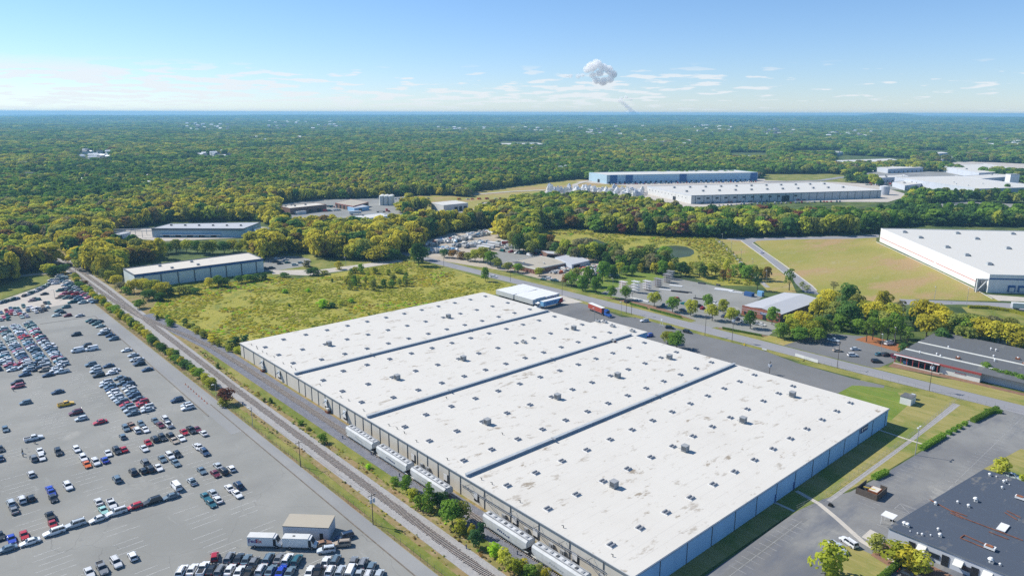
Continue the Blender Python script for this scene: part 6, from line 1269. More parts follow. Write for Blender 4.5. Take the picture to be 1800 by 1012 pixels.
# the tightly packed block on the left, file by file
cols = ['slate', 'slate', 'navy', 'grey', 'silver', 'silver', 'white', 'white', 'silver', 'teal', 'slate', 'silver', 'white', 'slate', 'silver', 'silver', 'white', 'navy', 'slate', 'silver', 'white', 'maroon', 'pink']
for f in range(6):
    vc = -64.5 - f * 5.9; u = 356 - f * 1.0
    while u > 268 + f * 3:
        if R.random() > .07:
            p = W(u, vc + R.uniform(-.3, .3)); px, py = INV(p.x, p.y, 0)
            if px > -12:
                col = R.choice(cols)
                if f < 2 and 325 < u < 331: col = 'red'
                car(p.x, p.y, B_ + (PI if R.random() < .8 else 0) + R.uniform(-.05, .05), R.choice(['sedan', 'sedan', 'suv', 'hatch', 'suv']), col, 'in the %s file of the packed block' % ordinal(f + 1), 'cars packed in the left block', .06, False)
        u -= R.uniform(2.45, 2.95)
        if R.random() < .03: u -= 2.6
# elsewhere
GY = 'cars beyond the warehouse'
put(lambda x, y: (x, y), "1133 562 white suv -1,.1;1141 588 blue suv -1,.2;1178 574 dark suv 1,.1;1209 581 dark suv 1,.2", 'in the yard behind the white roof', GY)
put(C2, "560 415 navy hatch -.5,.8;655 365 red suv;720 345 red van;815 392 teal sedan 1,.2;1000 420 dark suv 1,-.2;1040 445 red hatch;1190 385 white suv 1,.2;1225 398 white sedan 1,.2;120 368 dark suv;1300 540 navy sedan;1460 575 navy suv;1550 605 white sedan 1,.1;1700 630 white suv 1,.1;1760 640 white sedan 1,.2;800 470 dark sedan 1,.2", 'in the storage yard', GY, '1,-.4')
C3_ = lambda x, y: (1400 + x / 4.5, 560 + y / 4.5)
put(C3_, "295 155 silver pickup 1,.2;470 223 silver sedan 1,0;448 272 white suv 1,0;660 263 teal sedan 1,-.1;714 268 dark suv 1,-.1;768 280 maroon hatch .5,.5;638 320 black suv 1,0;735 178 white van 1,-.2;330 235 beige sedan 1,0;1640 172 white van 1,.1", 'in front of the low grey-roofed office', GY)
C6_ = lambda x, y: (1400 + x / 4.3625, 780 + y / 4.3625)
put(C6_, "410 735 white wagon -1,-.65;330 780 silver pickup 1,.75;870 985 black sedan 1,.45;1665 228 silver wagon 1,.3", 'beside the concrete path at the lower right', 'cars at the right lot')
put(lambda x, y: (x, y), "1338 441 silver suv .8,1", 'alone on the service road', GY)
for px, py, c in ((528, 463, 'silver'), (541, 461, 'white'), (502, 458, 'white'), (486, 456, 'white'), (484, 462, 'dark'), (492, 465, 'dark'), (505, 463, 'navy'), (472, 474, 'dark'), (478, 473, 'dark'), (466, 473, 'dark'), (693, 452, 'slate'), (518, 467, 'silver')):
    put(lambda x, y: (x, y), f"{px} {py} {c} *", 'in the side lot by the cream warehouse', GY, '1,-.1')
# contractor yard: vans, trucks and trailers
for k in range(46):
    t = R.random(); px = 870 + 110 * t + R.uniform(-8, 8); py = 428 + 22 * t + R.uniform(-6, 12)
    if k > 26: px = R.uniform(1035, 1085); py = R.uniform(466, 486)
    put(lambda x, y: (x, y), f"{px} {py} {R.choice(['white', 'white', 'silver', 'red', 'navy', 'slate', 'beige'])} {R.choice(['van', 'pickup', 'sedan', 'suv'])}", 'in the contractor yard', 'vehicles in the contractor yard', R.choice(['A', 'B', '1,-.2', '1,.4']))
put(lambda x, y: (x, y), "955 490 slate sedan;965 489 white suv;975 492 slate pickup;905 471 silver sedan;952 452 silver suv;962 455 white suv;971 450 red suv;980 453 white van;945 454 dark sedan;958 448 navy suv;868 486 white suv", 'in the contractor yard', 'vehicles in the contractor yard', '1,.1')
# far lots, only specks
def farrow(x0, y0, x1, y1, n_, cs, rot=0):
    for k in range(n_):
        t = (k + R.uniform(.2, .8)) / n_; p = P(x0 + (x1 - x0) * t, y0 + (y1 - y0) * t); car(p.x, p.y, rot + R.uniform(-.1, .1), R.choice(['sedan', 'suv', 'van', 'sedan']), R.choice(cs), None, None, .4)
mix_ = ['white', 'silver', 'slate', 'red', 'navy', 'white', 'grey']
farrow(1070, 324, 1330, 318, 60, mix_ + ['blue'], 1.3); farrow(1230, 357, 1540, 344, 46, mix_ + ['red', 'orange'], 1.3); farrow(1260, 360, 1480, 352, 30, mix_ + ['red', 'white'], 1.3)
for k in range(3): farrow(1518, 317 + k * 2.6, 1615, 320 + k * 2.6, 26, mix_, 1.4)
for k in range(5): farrow(1650, 360 + k * 3, 1800, 363 + k * 3.4, 24, ['maroon', 'red', 'white', 'pink', 'navy', 'slate'], .3)
farrow(1290, 374 - 22, 1420, 372 - 22, 10, mix_, .3); farrow(1600, 366, 1690, 368, 14, mix_, .6)
farrow(575, 366, 625, 368, 9, mix_, .5); farrow(570, 374, 600, 372, 5, mix_, .5); farrow(520, 400, 545, 397, 6, ['white'], .5); farrow(640, 390, 700, 384, 10, ['white', 'white', 'silver'], 1.0); farrow(660, 352, 760, 351, 8, mix_ + ['red'], 1)
farrow(800, 352, 900, 350, 8, ['white', 'red', 'orange'], .5)
place_cars()

# ------------------------------------------------------------------ delivery vans, lorries, trailers
def wheels(m, xs, w, r=.48, mt='tyre'):
    for x in xs:
        for s in (-1, 1): m.bar((x, s * w - .14, r), (x, s * w + .14, r), 2 * r, M[mt], 14); m.bar((x, s * (w + .01) - .15, r), (x, s * (w + .01) + .15, r), r, M['rim'], 10)
def text(body, size, parent, loc, rot, mt, ext=.012, name='lettering'):
    c = bpy.data.curves.new(name, 'FONT'); c.body = body; c.size = size; c.extrude = ext; c.offset = size * .022; c.materials.append(M[mt]); t_ = bpy.data.objects.new('tmp', c); COL.objects.link(t_); bpy.context.view_layer.update(); me = bpy.data.meshes.new_from_object(t_.evaluated_get(bpy.context.evaluated_depsgraph_get())); bpy.data.objects.remove(t_); o = bpy.data.objects.new(name, me); COL.objects.link(o); o.parent = parent; o.location = loc; o.rotation_euler = rot; return o
def stepvan(px0, px1, label, letters):
    a, b_ = P(*px0), P(*px1); c = (a + b_) / 2; d = b_ - a; rz = math.atan2(d.y, d.x); Lt = 8.9
    r = thing('delivery_van', label, 'delivery van', (c.x, c.y, .06), rz, 'white delivery vans beside the shed')
    m = MB(); m.box(-Lt / 2, 2.3, -1.15, 1.15, .75, 3.15, M['white']); m.box(-Lt / 2 + .1, 2.3, -1.1, 1.1, .55, .75, M['grey']); m.build('cargo_box', r)
    m = MB(); m.box(-Lt / 2 - .03, 2.35, -1.18, 1.18, 3.15, 3.24, M['offwhite']); m.box(-2, -1.4, -.2, .2, 3.24, 3.36, M['dgrey']) if not letters else None; m.build('roof', r)
    m = MB(); m.add([(2.3, -1.1, .6), (4.35, -1.0, .6), (4.35, 1.0, .6), (2.3, 1.1, .6), (2.3, -1.1, 3.1), (2.9, -1.05, 3.0), (2.9, 1.05, 3.0), (2.3, 1.1, 3.1), (3.55, -1.0, 1.55), (4.35, -.9, 1.3), (4.35, .9, 1.3), (3.55, 1.0, 1.55)], [(0, 1, 9, 8, 5, 4), (3, 7, 6, 11, 10, 2), (1, 2, 10, 9), (9, 10, 11, 8), (8, 11, 6, 5), (5, 6, 7, 4)], M['white']); m.build('cab', r)
    m = MB(); m.quad([(3.56, -.92, 1.62), (3.56, .92, 1.62), (2.97, .97, 2.85), (2.97, -.97, 2.85)], M['glass']); m.v = [(x + .03, y, z + .01) for x, y, z in m.v]; m.build('windscreen', r)
    m = MB(); m.box(2.35, 3.05, -1.19, -1.12, .8, 2.7, M['dark']); m.build('cab_door', r)
    for s in (-1, 1): m = MB(); m.box(4.3, 4.42, s * .7 - .14, s * .7 + .14, .85, 1.1, M['lamp']); m.build('headlight', r)
    for x in (-2.6, 3.2):
        for s in (-1, 1): m = MB(); m.bar((x, s * 1.02 - .14, .45), (x, s * 1.02 + .14, .45), .9, M['tyre'], 14); m.bar((x, s * 1.03 - .14, .45), (x, s * 1.03 + .15, .45), .45, M['rim'], 10); m.build('wheel', r)
    if letters:
        x = -Lt / 2 + .25
        t1 = text('Fed', 1.5, r, (x, -1.165, 1.62), (PI / 2, 0, 0), 'purple'); bpy.context.view_layer.update(); w1 = t1.dimensions.x
        text('Ex', 1.5, r, (x + w1 + .04, -1.165, 1.62), (PI / 2, 0, 0), 'orange' if False else 'red')
        m = MB(); m.box(1.2, 2.2, -1.165, -1.15, 2.25, 2.45, M['purple']) if False else None
    return r
stepvan((445, 961), (496, 962), 'white delivery van with a purple and red logo in the car park', True)
stepvan((511, 963), (552.5, 964), 'plain white delivery van without a logo beside the metal shed', False)
def trailer(m_name, loc, rz, label, body='offwhite', L_=16.0, group='white trailers parked side by side'):
    r = thing('trailer', label, 'trailer', loc, rz, group); m = MB(); m.box(-L_ / 2, L_ / 2, -1.3, 1.3, 1.15, 4.05, M[body]); m.box(-L_ / 2 - .02, L_ / 2 + .02, -1.33, 1.33, 3.95, 4.08, M['white'])
    m.box(-L_ / 2, L_ / 2, -1.33, 1.33, 1.1, 1.25, M['grey']); m.build('box_body', r)
    m = MB(); m.box(-L_ / 2 + 1, -L_ / 2 + 4, -.9, .9, .8, 1.1, M['dgrey']); wheels(m, (-L_ / 2 + 1.8, -L_ / 2 + 3.1), 1.05); m.build('wheels', r)
    m = MB(); m.box(L_ / 2 - 3, L_ / 2 - 2.8, -.9, -.75, .1, 1.15, M['dgrey']); m.box(L_ / 2 - 3, L_ / 2 - 2.8, .75, .9, .1, 1.15, M['dgrey']); m.build('landing_legs', r)
    for s in (-1, 1): m = MB(); m.box(-L_ / 2 - .06, -L_ / 2, s * .65 - .6, s * .65 + .6, 1.3, 3.9, M['palewall']); m.box(-L_ / 2 - .1, -L_ / 2 - .06, s * .35 - .03, s * .35 + .03, 1.3, 3.9, M['dgrey']); m.build('rear_door', r)
    return r
for k in range(8):
    v = 163.2 + k * 2.9
    trailer('t', W(229.4 + R.uniform(-.4, .4), v, .06), A_ + PI * 0 + R.uniform(-.01, .01), '%s white trailer in the back row behind the lorries, from the left' % ordinal(k + 1))
    trailer('t', W(212.8 + R.uniform(-.6, .6), v, .06), A_ + R.uniform(-.01, .01), '%s white trailer in the front row behind the lorries, from the left' % ordinal(k + 1))
def tractor(r, x0, mt, L_=6.5):
    """a conventional lorry tractor, nose +x, rear end at x0"""
    m = MB(); m.box(x0 + 1.6, x0 + 4.0, -1.2, 1.2, .9, 3.7, M[mt], .15, .12); m.box(x0 + 1.5, x0 + 2.6, -1.1, 1.1, 3.7, 4.05, M[mt], .3, .2)
    m.add([(x0 + 4.0, -1.15, .6), (x0 + 6.4, -.95, .6), (x0 + 6.4, .95, .6), (x0 + 4.0, 1.15, .6), (x0 + 4.0, -1.1, 2.05), (x0 + 6.2, -.8, 1.7), (x0 + 6.2, .8, 1.7), (x0 + 4.0, 1.1, 2.05)], [(0, 1, 5, 4), (1, 2, 6, 5), (2, 3, 7, 6), (4, 5, 6, 7)], M[mt]); m.box(x0 + 6.4, x0 + 6.6, -1.05, 1.05, .4, .8, M['grey']); c = m.build('cab', r)
    m = MB(); m.quad([(x0 + 4.02, -1.0, 2.1), (x0 + 4.02, 1.0, 2.1), (x0 + 3.84, .95, 3.4), (x0 + 3.84, -.95, 3.4)], M['glass'])
    for s in (-1, 1): m.box(x0 + 3.0, x0 + 3.75, s * 1.19 - .02, s * 1.19 + .02, 2.2, 3.0, M['glass'])
    m.v = [(x + .04, y, z) for x, y, z in m.v]; m.build('windscreen', r)
    m = MB(); m.box(x0 - 1.8, x0 + 1.6, -.45, .45, .7, 1.0, M['dgrey']); wheels(m, (x0 - 1.0, x0 + .3, x0 + 5.3), 1.0, .5); m.build('chassis', r)
r = trailer('t', W(198.2, 171.5, .06), B_ + PI, 'white and light blue lorry with red flame pattern at its rear, beside the trailers', 'lblue', 16, 'lorries in the yard'); r.name = 'lorry'; r['category'] = 'lorry'
tractor(r, 8.6, 'white')
for s in (-1, 1):
    m = MB(); y = s * 1.315; m.quad([(-8, y, 1.3), (-4.2, y, 1.3), (-6.4, y, 3.9), (-8, y, 3.9)], M['red']); m.quad([(-4.2, y, 1.3), (-3.4, y, 1.3), (-5.6, y, 3.9), (-6.4, y, 3.9)], M['dark']); m.build('flame_pattern', r)
    m = MB(); y = s * 1.33
    for k, (x0, x1) in enumerate(((5.6, 4.9), (4.7, 4.0), (3.8, 3.1), (2.9, 2.2))): m.quad([(x0, y, 2.2), (x1, y, 2.2), (x1, y, 3.0), (x0, y, 3.0)], M['blue'])
    for x0, x1 in ((1.4, .9), (.6, .1)): m.add([(x0, y, 2.2), (x1, y, 2.2), ((x0 + x1) / 2, y, 3.1)], [(0, 1, 2)], M['dark'])
    for k, (x0, x1) in enumerate(((-.6, -1.3), (-1.5, -2.2), (-2.4, -3.1))): m.quad([(x0, y, 2.2), (x1, y, 2.2), (x1, y, 3.0), (x0, y, 3.0)], M['blue'])
    m.build('side_lettering', r)
r = trailer('t', W(171.5, 180.8, .06), A_ + PI - .22, 'blue lorry pulling a red container in the yard', 'contred', 13.0, 'lorries in the yard'); r.name = 'lorry'; r['category'] = 'lorry'
tractor(r, 7.0, 'blue')
for k, (px, py, lab_) in enumerate(((690, 354, 'red lorry cab with flat trailer in the middle depot'), (624, 379, 'white box trailer in the middle depot'), (714, 352, 'white box trailer near the silos'), (1795, 541, 'white lorry trailer at the right edge on the service road'))):
    pass
def boxtrailer(px, py, rz, body, lab_, L_=13): return trailer('t', P(px, py, .2), rz, lab_, body, L_, 'trailers in the far yards')
boxtrailer(624, 378.5, .35, 'offwhite', 'white box trailer in front of the middle depot hall'); boxtrailer(715, 352.5, .2, 'offwhite', 'white box trailer beyond the storage silos'); boxtrailer(1800, 540, -.25, 'white', 'white box trailer on the service road at the right edge')
boxtrailer(868, 434, 2.5, 'offwhite', 'upper white trailer of three in the contractor yard'); boxtrailer(858, 438, 2.5, 'offwhite', 'middle white trailer of three in the contractor yard'); boxtrailer(850, 441, 2.5, 'white', 'lower white trailer of three in the contractor yard'); boxtrailer(893, 431, .2, 'contred', 'rusty red container at the back of the contractor yard', 12)
for px, py, nm in ((675, 374, 'left of the middle hall'), (858, 357, 'at the dirt yard edge')):
    r = thing('lorry', 'small red lorry with empty flat bed %s' % nm, 'lorry', P(px, py, .2), .3, 'red lorries'); tractor(r, 0, 'red'); m = MB(); m.box(-9, 1, -1.2, 1.2, 1.0, 1.25, M['dark']); wheels(m, (-8, -6.7), 1.05); m.build('flat_bed', r)
# ------------------------------------------------------------------ poles, fences, clutter
POLES = []
def upole(p, h, kind, zone):
    lab = {'lamp': 'grey lamp post', 'lamp2': 'grey lamp post with twin head', 'utility': 'wooden utility pole', 'trans': 'wooden utility pole with transformers'}[kind]
    r = thing('lamp_post' if 'lamp' in kind else 'utility_pole', None, 'lamp post' if 'lamp' in kind else 'utility pole', (p.x, p.y, .03), A_, 'poles along the road and railway')
    mt = 'grey' if 'lamp' in kind else 'wood'; m = MB(); m.bar((0, 0, 0), (0, 0, h), .26 if kind != 'lamp' else .2, M[mt], 8, .18); m.build('pole', r)
    if 'lamp' in kind:
        for s in ((1, -1) if kind == 'lamp2' else (1,)): m = MB(); m.bar((0, 0, h - .2), (0, s * 1.0, h), .1, M['grey'], 6); m.box(-.25, .25, s * 1.0 - .45, s * 1.0 + .45, h - .08, h + .14, M['offwhite']); m.build('lamp_head', r)
    else:
        m = MB(); m.box(-.06, .06, -1.2, 1.2, h - .7, h - .55, M['wood'])
        for s in (-1.1, 0, 1.1): m.cyl(0, s, h - .55, h - .25, .08, M['palewall'], 6)
        m.build('crossarm', r)
        if kind == 'trans':
            for a in range(3): t = a * 2.1; m = MB(); m.cyl(math.cos(t) * .55, math.sin(t) * .55, h - 2.6, h - 1.5, .32, M['palewall'], 10); m.cyl(math.cos(t) * .55, math.sin(t) * .55, h - 1.5, h - 1.3, .12, M['grey'], 6); m.build('transformer', r)
    POLES.append((r, INV(p.x, p.y, 0)[0], (lab, zone)))
for px, py, h, k in ((446, 754, 8, 'lamp'), (530, 822, 9, 'trans' if False else 'utility'), (382, 705, 6.5, 'lamp'), (658, 923, 9.5, 'trans'), (135, 497, 8, 'utility')): upole(P(px, py), h, k, 'beside the car park fence')
for px, py, h, k in ((1239.5, 588, 11, 'utility'), (1287, 599, 13, 'trans'), (1472, 644, 12, 'utility'), (1634, 683, 12, 'trans'), (1092, 554, 8, 'lamp'), (1101, 550, 10, 'utility'), (1110, 552, 13, 'utility'), (1353, 655, 6, 'trans'), (1045, 562, 7, 'lamp')): upole(P(px, py), h, k, 'between the yard and the road')
for px, py, h, k in ((780, 469, 10, 'utility'), (897, 495, 11, 'utility'), (988, 522, 11, 'utility'), (1077, 512, 9, 'lamp'), (672, 463, 9, 'utility'), (608, 470, 7, 'lamp')): upole(P(px, py), h, k, 'along the far stretch of road')
for px, py, h, k in ((1285, 439, 8, 'lamp'), (1302, 456, 9, 'lamp'), (1322, 474, 9, 'lamp'), (1346, 499, 10, 'lamp'), (1269, 425, 8, 'lamp'), (1642, 525, 9, 'lamp'), (1699, 531, 10, 'lamp')): upole(P(px, py), h, k, 'beside the dry grass field')
for px, py, h, k in ((1610, 796, 10, 'lamp2'), (1549, 615, 9, 'lamp'), (1572, 602, 9, 'lamp'), (97, 530, 6, 'lamp')): upole(P(px, py), h, k, 'beside a parking lot')
label_run(POLES, lambda t: t[2], lambda t, o: ' '.join(f"{o} {t[2][0]} {t[2][1]}".split()) + (', from the left' if o else ''))
def wire(nm, pts, lab, w=.05):
    m = MB()
    for a, b_ in zip(pts, pts[1:]):
        q = [a + (b_ - a) * t - Vector((0, 0, 1.2 * 4 * t * (1 - t))) for t in [k / 8 for k in range(9)]]
        for c, d in zip(q, q[1:]): m.bar(c, d, w, M['dgrey'], 3)
    return tag(m.build(nm), lab, 'power line')
wire('power_line', [P(1110, 552) + Vector((0, 0, 12.4)), P(1287, 599) + Vector((0, 0, 12.4)), P(1472, 644) + Vector((0, 0, 11.4)), P(1634, 683) + Vector((0, 0, 11.4))], 'sagging cable strung between the poles along the yard verge')
wire('power_line', [P(135, 497) + Vector((0, 0, 7)), P(382, 705) + Vector((0, 0, 6.3)), P(446, 754) + Vector((0, 0, 7.6)), P(530, 822) + Vector((0, 0, 8.4)), P(658, 923) + Vector((0, 0, 9))], 'sagging cable strung along the car park fence')
def fence(pts, h, lab, mt='grey', step=3.0, rails=(0.1, .5, 1.0)):
    r = thing('fence', lab, 'fence'); m = MB(); m2 = MB()
    for a, b_ in zip(pts, pts[1:]):
        d = b_ - a; n_ = max(1, int(d.length / step))
        for k in range(n_): c = a + d * k / n_; m.bar((c.x, c.y, 0), (c.x, c.y, h), .07, M[mt], 5)
        for q in rails: m2.bar((a.x, a.y, h * q), (b_.x, b_.y, h * q), .035, M[mt], 4)
        n3 = int(d.length / .6)
        for k in range(n3): c = a + d * k / n3; m2.bar((c.x, c.y, .05), (c.x, c.y, h), .012, M[mt], 3)
    o = m.build('posts', r); o['kind'] = 'stuff'; m2.build('wire_mesh', r); return r
fence([W(470, -27.4), W(350, -27.4), W(200, -27.4), W(100, -27.6), W(-15, -27.6)], 1.9, 'long grey wire fence between car park and railway', 'dgrey')
fence([W(160, 192.5), W(157, 192.9)], 1.6, 'short wire fence at the grass island by the yard gate', 'grey')
fence([W(54, 191.8), W(20, 192.6), W(-9, 194), W(-30, 196)], 1.8, 'grey wire fence along the lawn and road', 'grey')
fence([W(-9, 194), W(-9.6, 140), W(-8.4, 80), W(-6.2, 66)], 1.6, 'thin wire fence beside the gravel strip', 'grey')
fence([W(197, 287), W(160, 288), W(128, 288), W(117, 246)], 2.0, 'dark wire fence round the back of the storage yard', 'dgrey')
b = MB(); a0, a1 = P(1398, 624), P(1438, 636); d = (a1 - a0); n_ = Vector((-d.y, d.x, 0)).normalized() * .05
b.prism([(q.x, q.y) for q in (a0 - n_, a1 - n_, a1 + n_, a0 + n_)], .3, 1.7, M['white'])
for t in (0, .33, .66, 1): q = a0 + d * t; b.bar((q.x, q.y, 0), (q.x, q.y, 1.75), .1, M['grey'])
tag(b.build('banner'), 'long white banner board on the verge fence by the road', 'banner')
# hedges
def hedge(pts, w, h, lab, leaf='green', name='hedge'):
    n_ = 0; V = []; Fc = []
    for a, b_ in zip(pts, pts[1:]):
        d = b_ - a; L_ = d.length; dn = d.normalized(); nn = Vector((-dn.y, dn.x, 0))
        for k in range(int(L_ * 90)):
            t = R.uniform(-.3, L_ + .3); s = R.uniform(-1, 1); zt = R.random() ** .6 if abs(s) > .75 else R.uniform(.8, 1.05); c = a + dn * t + nn * (s * w / 2) + Vector((0, 0, zt * h * (1 - .1 * (s * s))))
            ax = Vector((R.gauss(0, 1), R.gauss(0, 1), R.gauss(0, 1))).normalized(); bx_ = ax.cross(Vector((nn.x * s, nn.y * s, .7)) + Vector((R.gauss(0, .3), R.gauss(0, .3), R.gauss(0, .3)))).normalized(); z_ = R.uniform(.10, .2)
            i = len(V); V += [c - ax * z_, c + bx_ * z_, c + ax * z_, c - bx_ * z_]; Fc.append((i, i + 1, i + 2, i + 3))
    core = MB()
    for a, b_ in zip(pts, pts[1:]):
        d = (b_ - a).normalized(); nn = Vector((-d.y, d.x, 0)) * w * .38; core.prism([(q.x, q.y) for q in (a - nn, b_ - nn, b_ + nn, a + nn)], 0, h * .82, LM[leaf])
    me = bpy.data.meshes.new(name); i = len(V); me.from_pydata([tuple(v) for v in V] + core.v, [], Fc + [tuple(i + q for q in f) for f in core.f]); me.materials.append(LM[leaf]); me.update()
    return tag(link(name, me), lab, 'hedge', 'clipped hedges round the parking lots')
hedge([W(-22.5, 192), W(-20, 172)], 2.2, 1.6, 'long clipped hedge at the upper corner of the right lot'); hedge([W(-20.2, 186), W(-24.4, 189.5)], 2, 1.4, 'short hedge end turning along the road')
hedge([W(-17.4, 162), W(-16.6, 150)], 2.2, 1.5, 'lower clipped hedge along the left side of the right lot') if False else hedge([W(-17.2, 151), W(-15.8, 133.5)], 2.2, 1.5, 'second long clipped hedge down the side of the right lot')
for k, v in enumerate((168, 163.5, 159.5, 155.5)): hedge([W(-19.0 + (168 - v) * .1, v), W(-18.8 + (168 - v) * .1, v - 1.8)], 2, 1.4, '%s small clipped bush between the two long hedges' % ordinal(k + 1))
hedge([W(-14.6, 108), W(-13.4, 101)], 2.2, 1.5, 'short clipped hedge above the waste enclosure')
hedge([P(1583, 988), P(1545, 1020)], 1.6, 1.4, 'clipped hedge at the bottom beside the corner lawn')
hedge([P(1702, 537), P(1735, 538), P(1775, 543), P(1815, 554)], 2.6, 1.8, 'curving hedge below the service road at the right edge', 'ygreen')
hedge([W(154, 207.6), W(133, 207.2)], 1.2, 1.1, 'low hedge along the storage yard mulch bed') ; hedge([W(106, 206.5), W(86, 210)], 1.2, 1.0, 'low hedge in front of the brick shop'); hedge([W(170, 209), W(157, 208)], 1.2, 1.1, 'low hedge behind the left street trees')
# waste enclosure
r = thing('waste_enclosure', 'fenced waste enclosure with open skip between the two right lots', 'enclosure', W(-16.5, 92), TH)
m = MB()
for (x0, y0, x1, y1) in ((-3, -3.4, -3, 3.6), (3, -3.4, 3, 3.6), (-3, 3.6, 3, 3.6), (-3, -3.4, -1.2, -3.4)): m.box(min(x0, x1) - .07, max(x0, x1) + .07, min(y0, y1) - .07, max(y0, y1) + .07, 0, 2.0, M['wood'])
m.build('enclosure_wall', r); m = MB(); m.box(-2.2, .6, -2.2, 1.4, .2, 1.5, M['rust']); m.box(-2.0, .4, -2.0, 1.2, 1.5, 1.52, M['beige']); m.box(1, 2.4, -2, .6, .2, 1.3, M['dgrey']); m.bar((-1, 0, 1.6), (2, 1, 1.7), .3, M['yellow']); m.build('skip', r)
s = thing('canopy', 'small white flat canopy on posts beside the blue-black roof', 'canopy', W(-26.6, 78.3), TH); m = MB(); m.box(-1.6, 1.6, -1.6, 1.6, 2.7, 2.9, M['white']); m.build('canopy_roof', s)
for x in (-1.4, 1.4):
    for y in (-1.4, 1.4): m = MB(); m.bar((x, y, 0), (x, y, 2.7), .12, M['white']); m.build('post', s)
def simple(name, lab, cat, p, parts, rz=None, group=None):
    m = MB(); 
    for q in parts: m.box(*q[:6], M[q[6]])
    o = m.build(name, None, (p.x, p.y, .06), TH if rz is None else rz); return tag(o, lab, cat, group)
simple('tyre_stack', 'black rubber heap at the bend of the concrete path', 'tyres', P(1462, 886), [(-.6, .6, -.5, .5, 0, .5, 'tyre'), (-.3, .5, -.3, .4, .5, .8, 'tyre')])
simple('waste_bin', 'dark bin on the concrete loading pad', 'bin', P(1570, 912), [(-.4, .4, -.3, .3, 0, 1, 'dark'), (-.42, .42, -.32, .32, 1, 1.1, 'dgrey')])
simple('road_marker', 'yellow marker post at the tip of the grass island', 'marker post', P(1309, 605), [(-.3, .3, -.3, .3, 0, .5, 'yellow'), (-.12, .12, -.12, .12, .5, 1.3, 'yellow')])
simple('road_sign', 'pale board sign at the yard gate by the road', 'sign', P(1344, 614), [(-1.2, 1.2, -.1, .1, .4, 1.0, 'cream'), (-.1, .1, -.08, .08, 0, .4, 'grey')])
g = thing('gate_frame', 'white A-shaped gate frame standing in the yard', 'gate', P(1163, 573), TH); m = MB(); m.bar((-1.5, 0, 0), (0, 0, 4), .15, M['white']); m.bar((1.5, 0, 0), (0, 0, 4), .15, M['white']); m.bar((-1.1, 0, 1.2), (1.1, 0, 1.2), .12, M['white']); m.box(-.5, .5, -.1, .1, 3.6, 4.4, M['white']); m.build('frame', g)
simple('planter', 'light blue notice board by the office entrance', 'board', P(1592, 637), [(-1, 1, -.1, .1, .3, 1.5, 'lblue'), (-.9, -.8, -.1, .1, 0, .3, 'grey'), (.8, .9, -.1, .1, 0, .3, 'grey')])
# cones in the lane
CN = []
cm = MB(); cm.box(-.22, .22, -.22, .22, 0, .05, M['orange']); cm.cyl(0, 0, .05, .8, .18, M['orange'], 8, .04); cmesh = cm.mesh('traffic_cone')
for k in range(9):
    t = k / 8; o = link('traffic_cone', cmesh, None, P(327 + 38 * t, 679 + 33 * t)); o.location.z = .06; CN.append((o, 327 + k, ('orange cone in the slanting line on the car park lane',))); tag(o, None, 'traffic cone', 'traffic cones on the lane')
label_run(CN, lambda t: t[2], lambda t, o: f"{o} {t[2][0]}, from the left")
# small trackside markers
TM = []
for px, py in ((604, 772), (654, 800), (693, 808), (822, 964), (704, 838), (912, 974), (1005, 985 - 10)):
    m = MB(); m.box(-.12, .12, -.12, .12, 0, .9, M['bluetrim']); m.box(-.2, .2, -.2, .2, .9, 1.15, M['dgrey']); o = m.build('switch_stand', None, P(px, py), 0); TM.append((o, px, ('dark switch post beside the siding',))); tag(o, None, 'post', 'switch posts along the siding')
label_run(TM, lambda t: t[2], lambda t, o: f"{o} {t[2][0]}, from the left")
# pipe racks and stacks in the storage yard
RK = []
for k, (px, py, w, mt) in enumerate(((1095, 509, 1, 'orange'), (1117, 513, 1.3, 'offwhite'), (1137, 509, 1.1, 'brick'), (1156, 503, 1, 'brick'), (1172, 495, 1, 'brick'), (1178, 489, 1, 'grey'))):
    r = thing('pipe_rack', None, 'rack', P(px, py), TH + .1, 'storage racks in the yard'); m = MB()
    for x in (-1.8, -.6, .6, 1.8):
        m.bar((x, 0, 0), (x, 0, 6 * w), .22, M[mt])
        for z in (1.2, 2.6, 4.0, 5.4): m.bar((x, -1.6, z * w), (x, 1.6, z * w), .16, M[mt])
    m.build('upright_frame', r); m = MB()
    for z in (1.2, 2.6, 4.0, 5.4):
        for y in (-1.2, -.7, .7, 1.2): m.box(-2.6, 2.6, y - .2, y + .2, z * w + .1, z * w + .4, M['white' if k < 3 else 'grey'])
    m.build('stacked_lengths', r); RK.append((r, px, ('tall storage rack of pale lengths in the storage yard',)))
label_run(RK, lambda t: t[2], lambda t, o: f"{o} {t[2][0]}, from the left")
PL = []
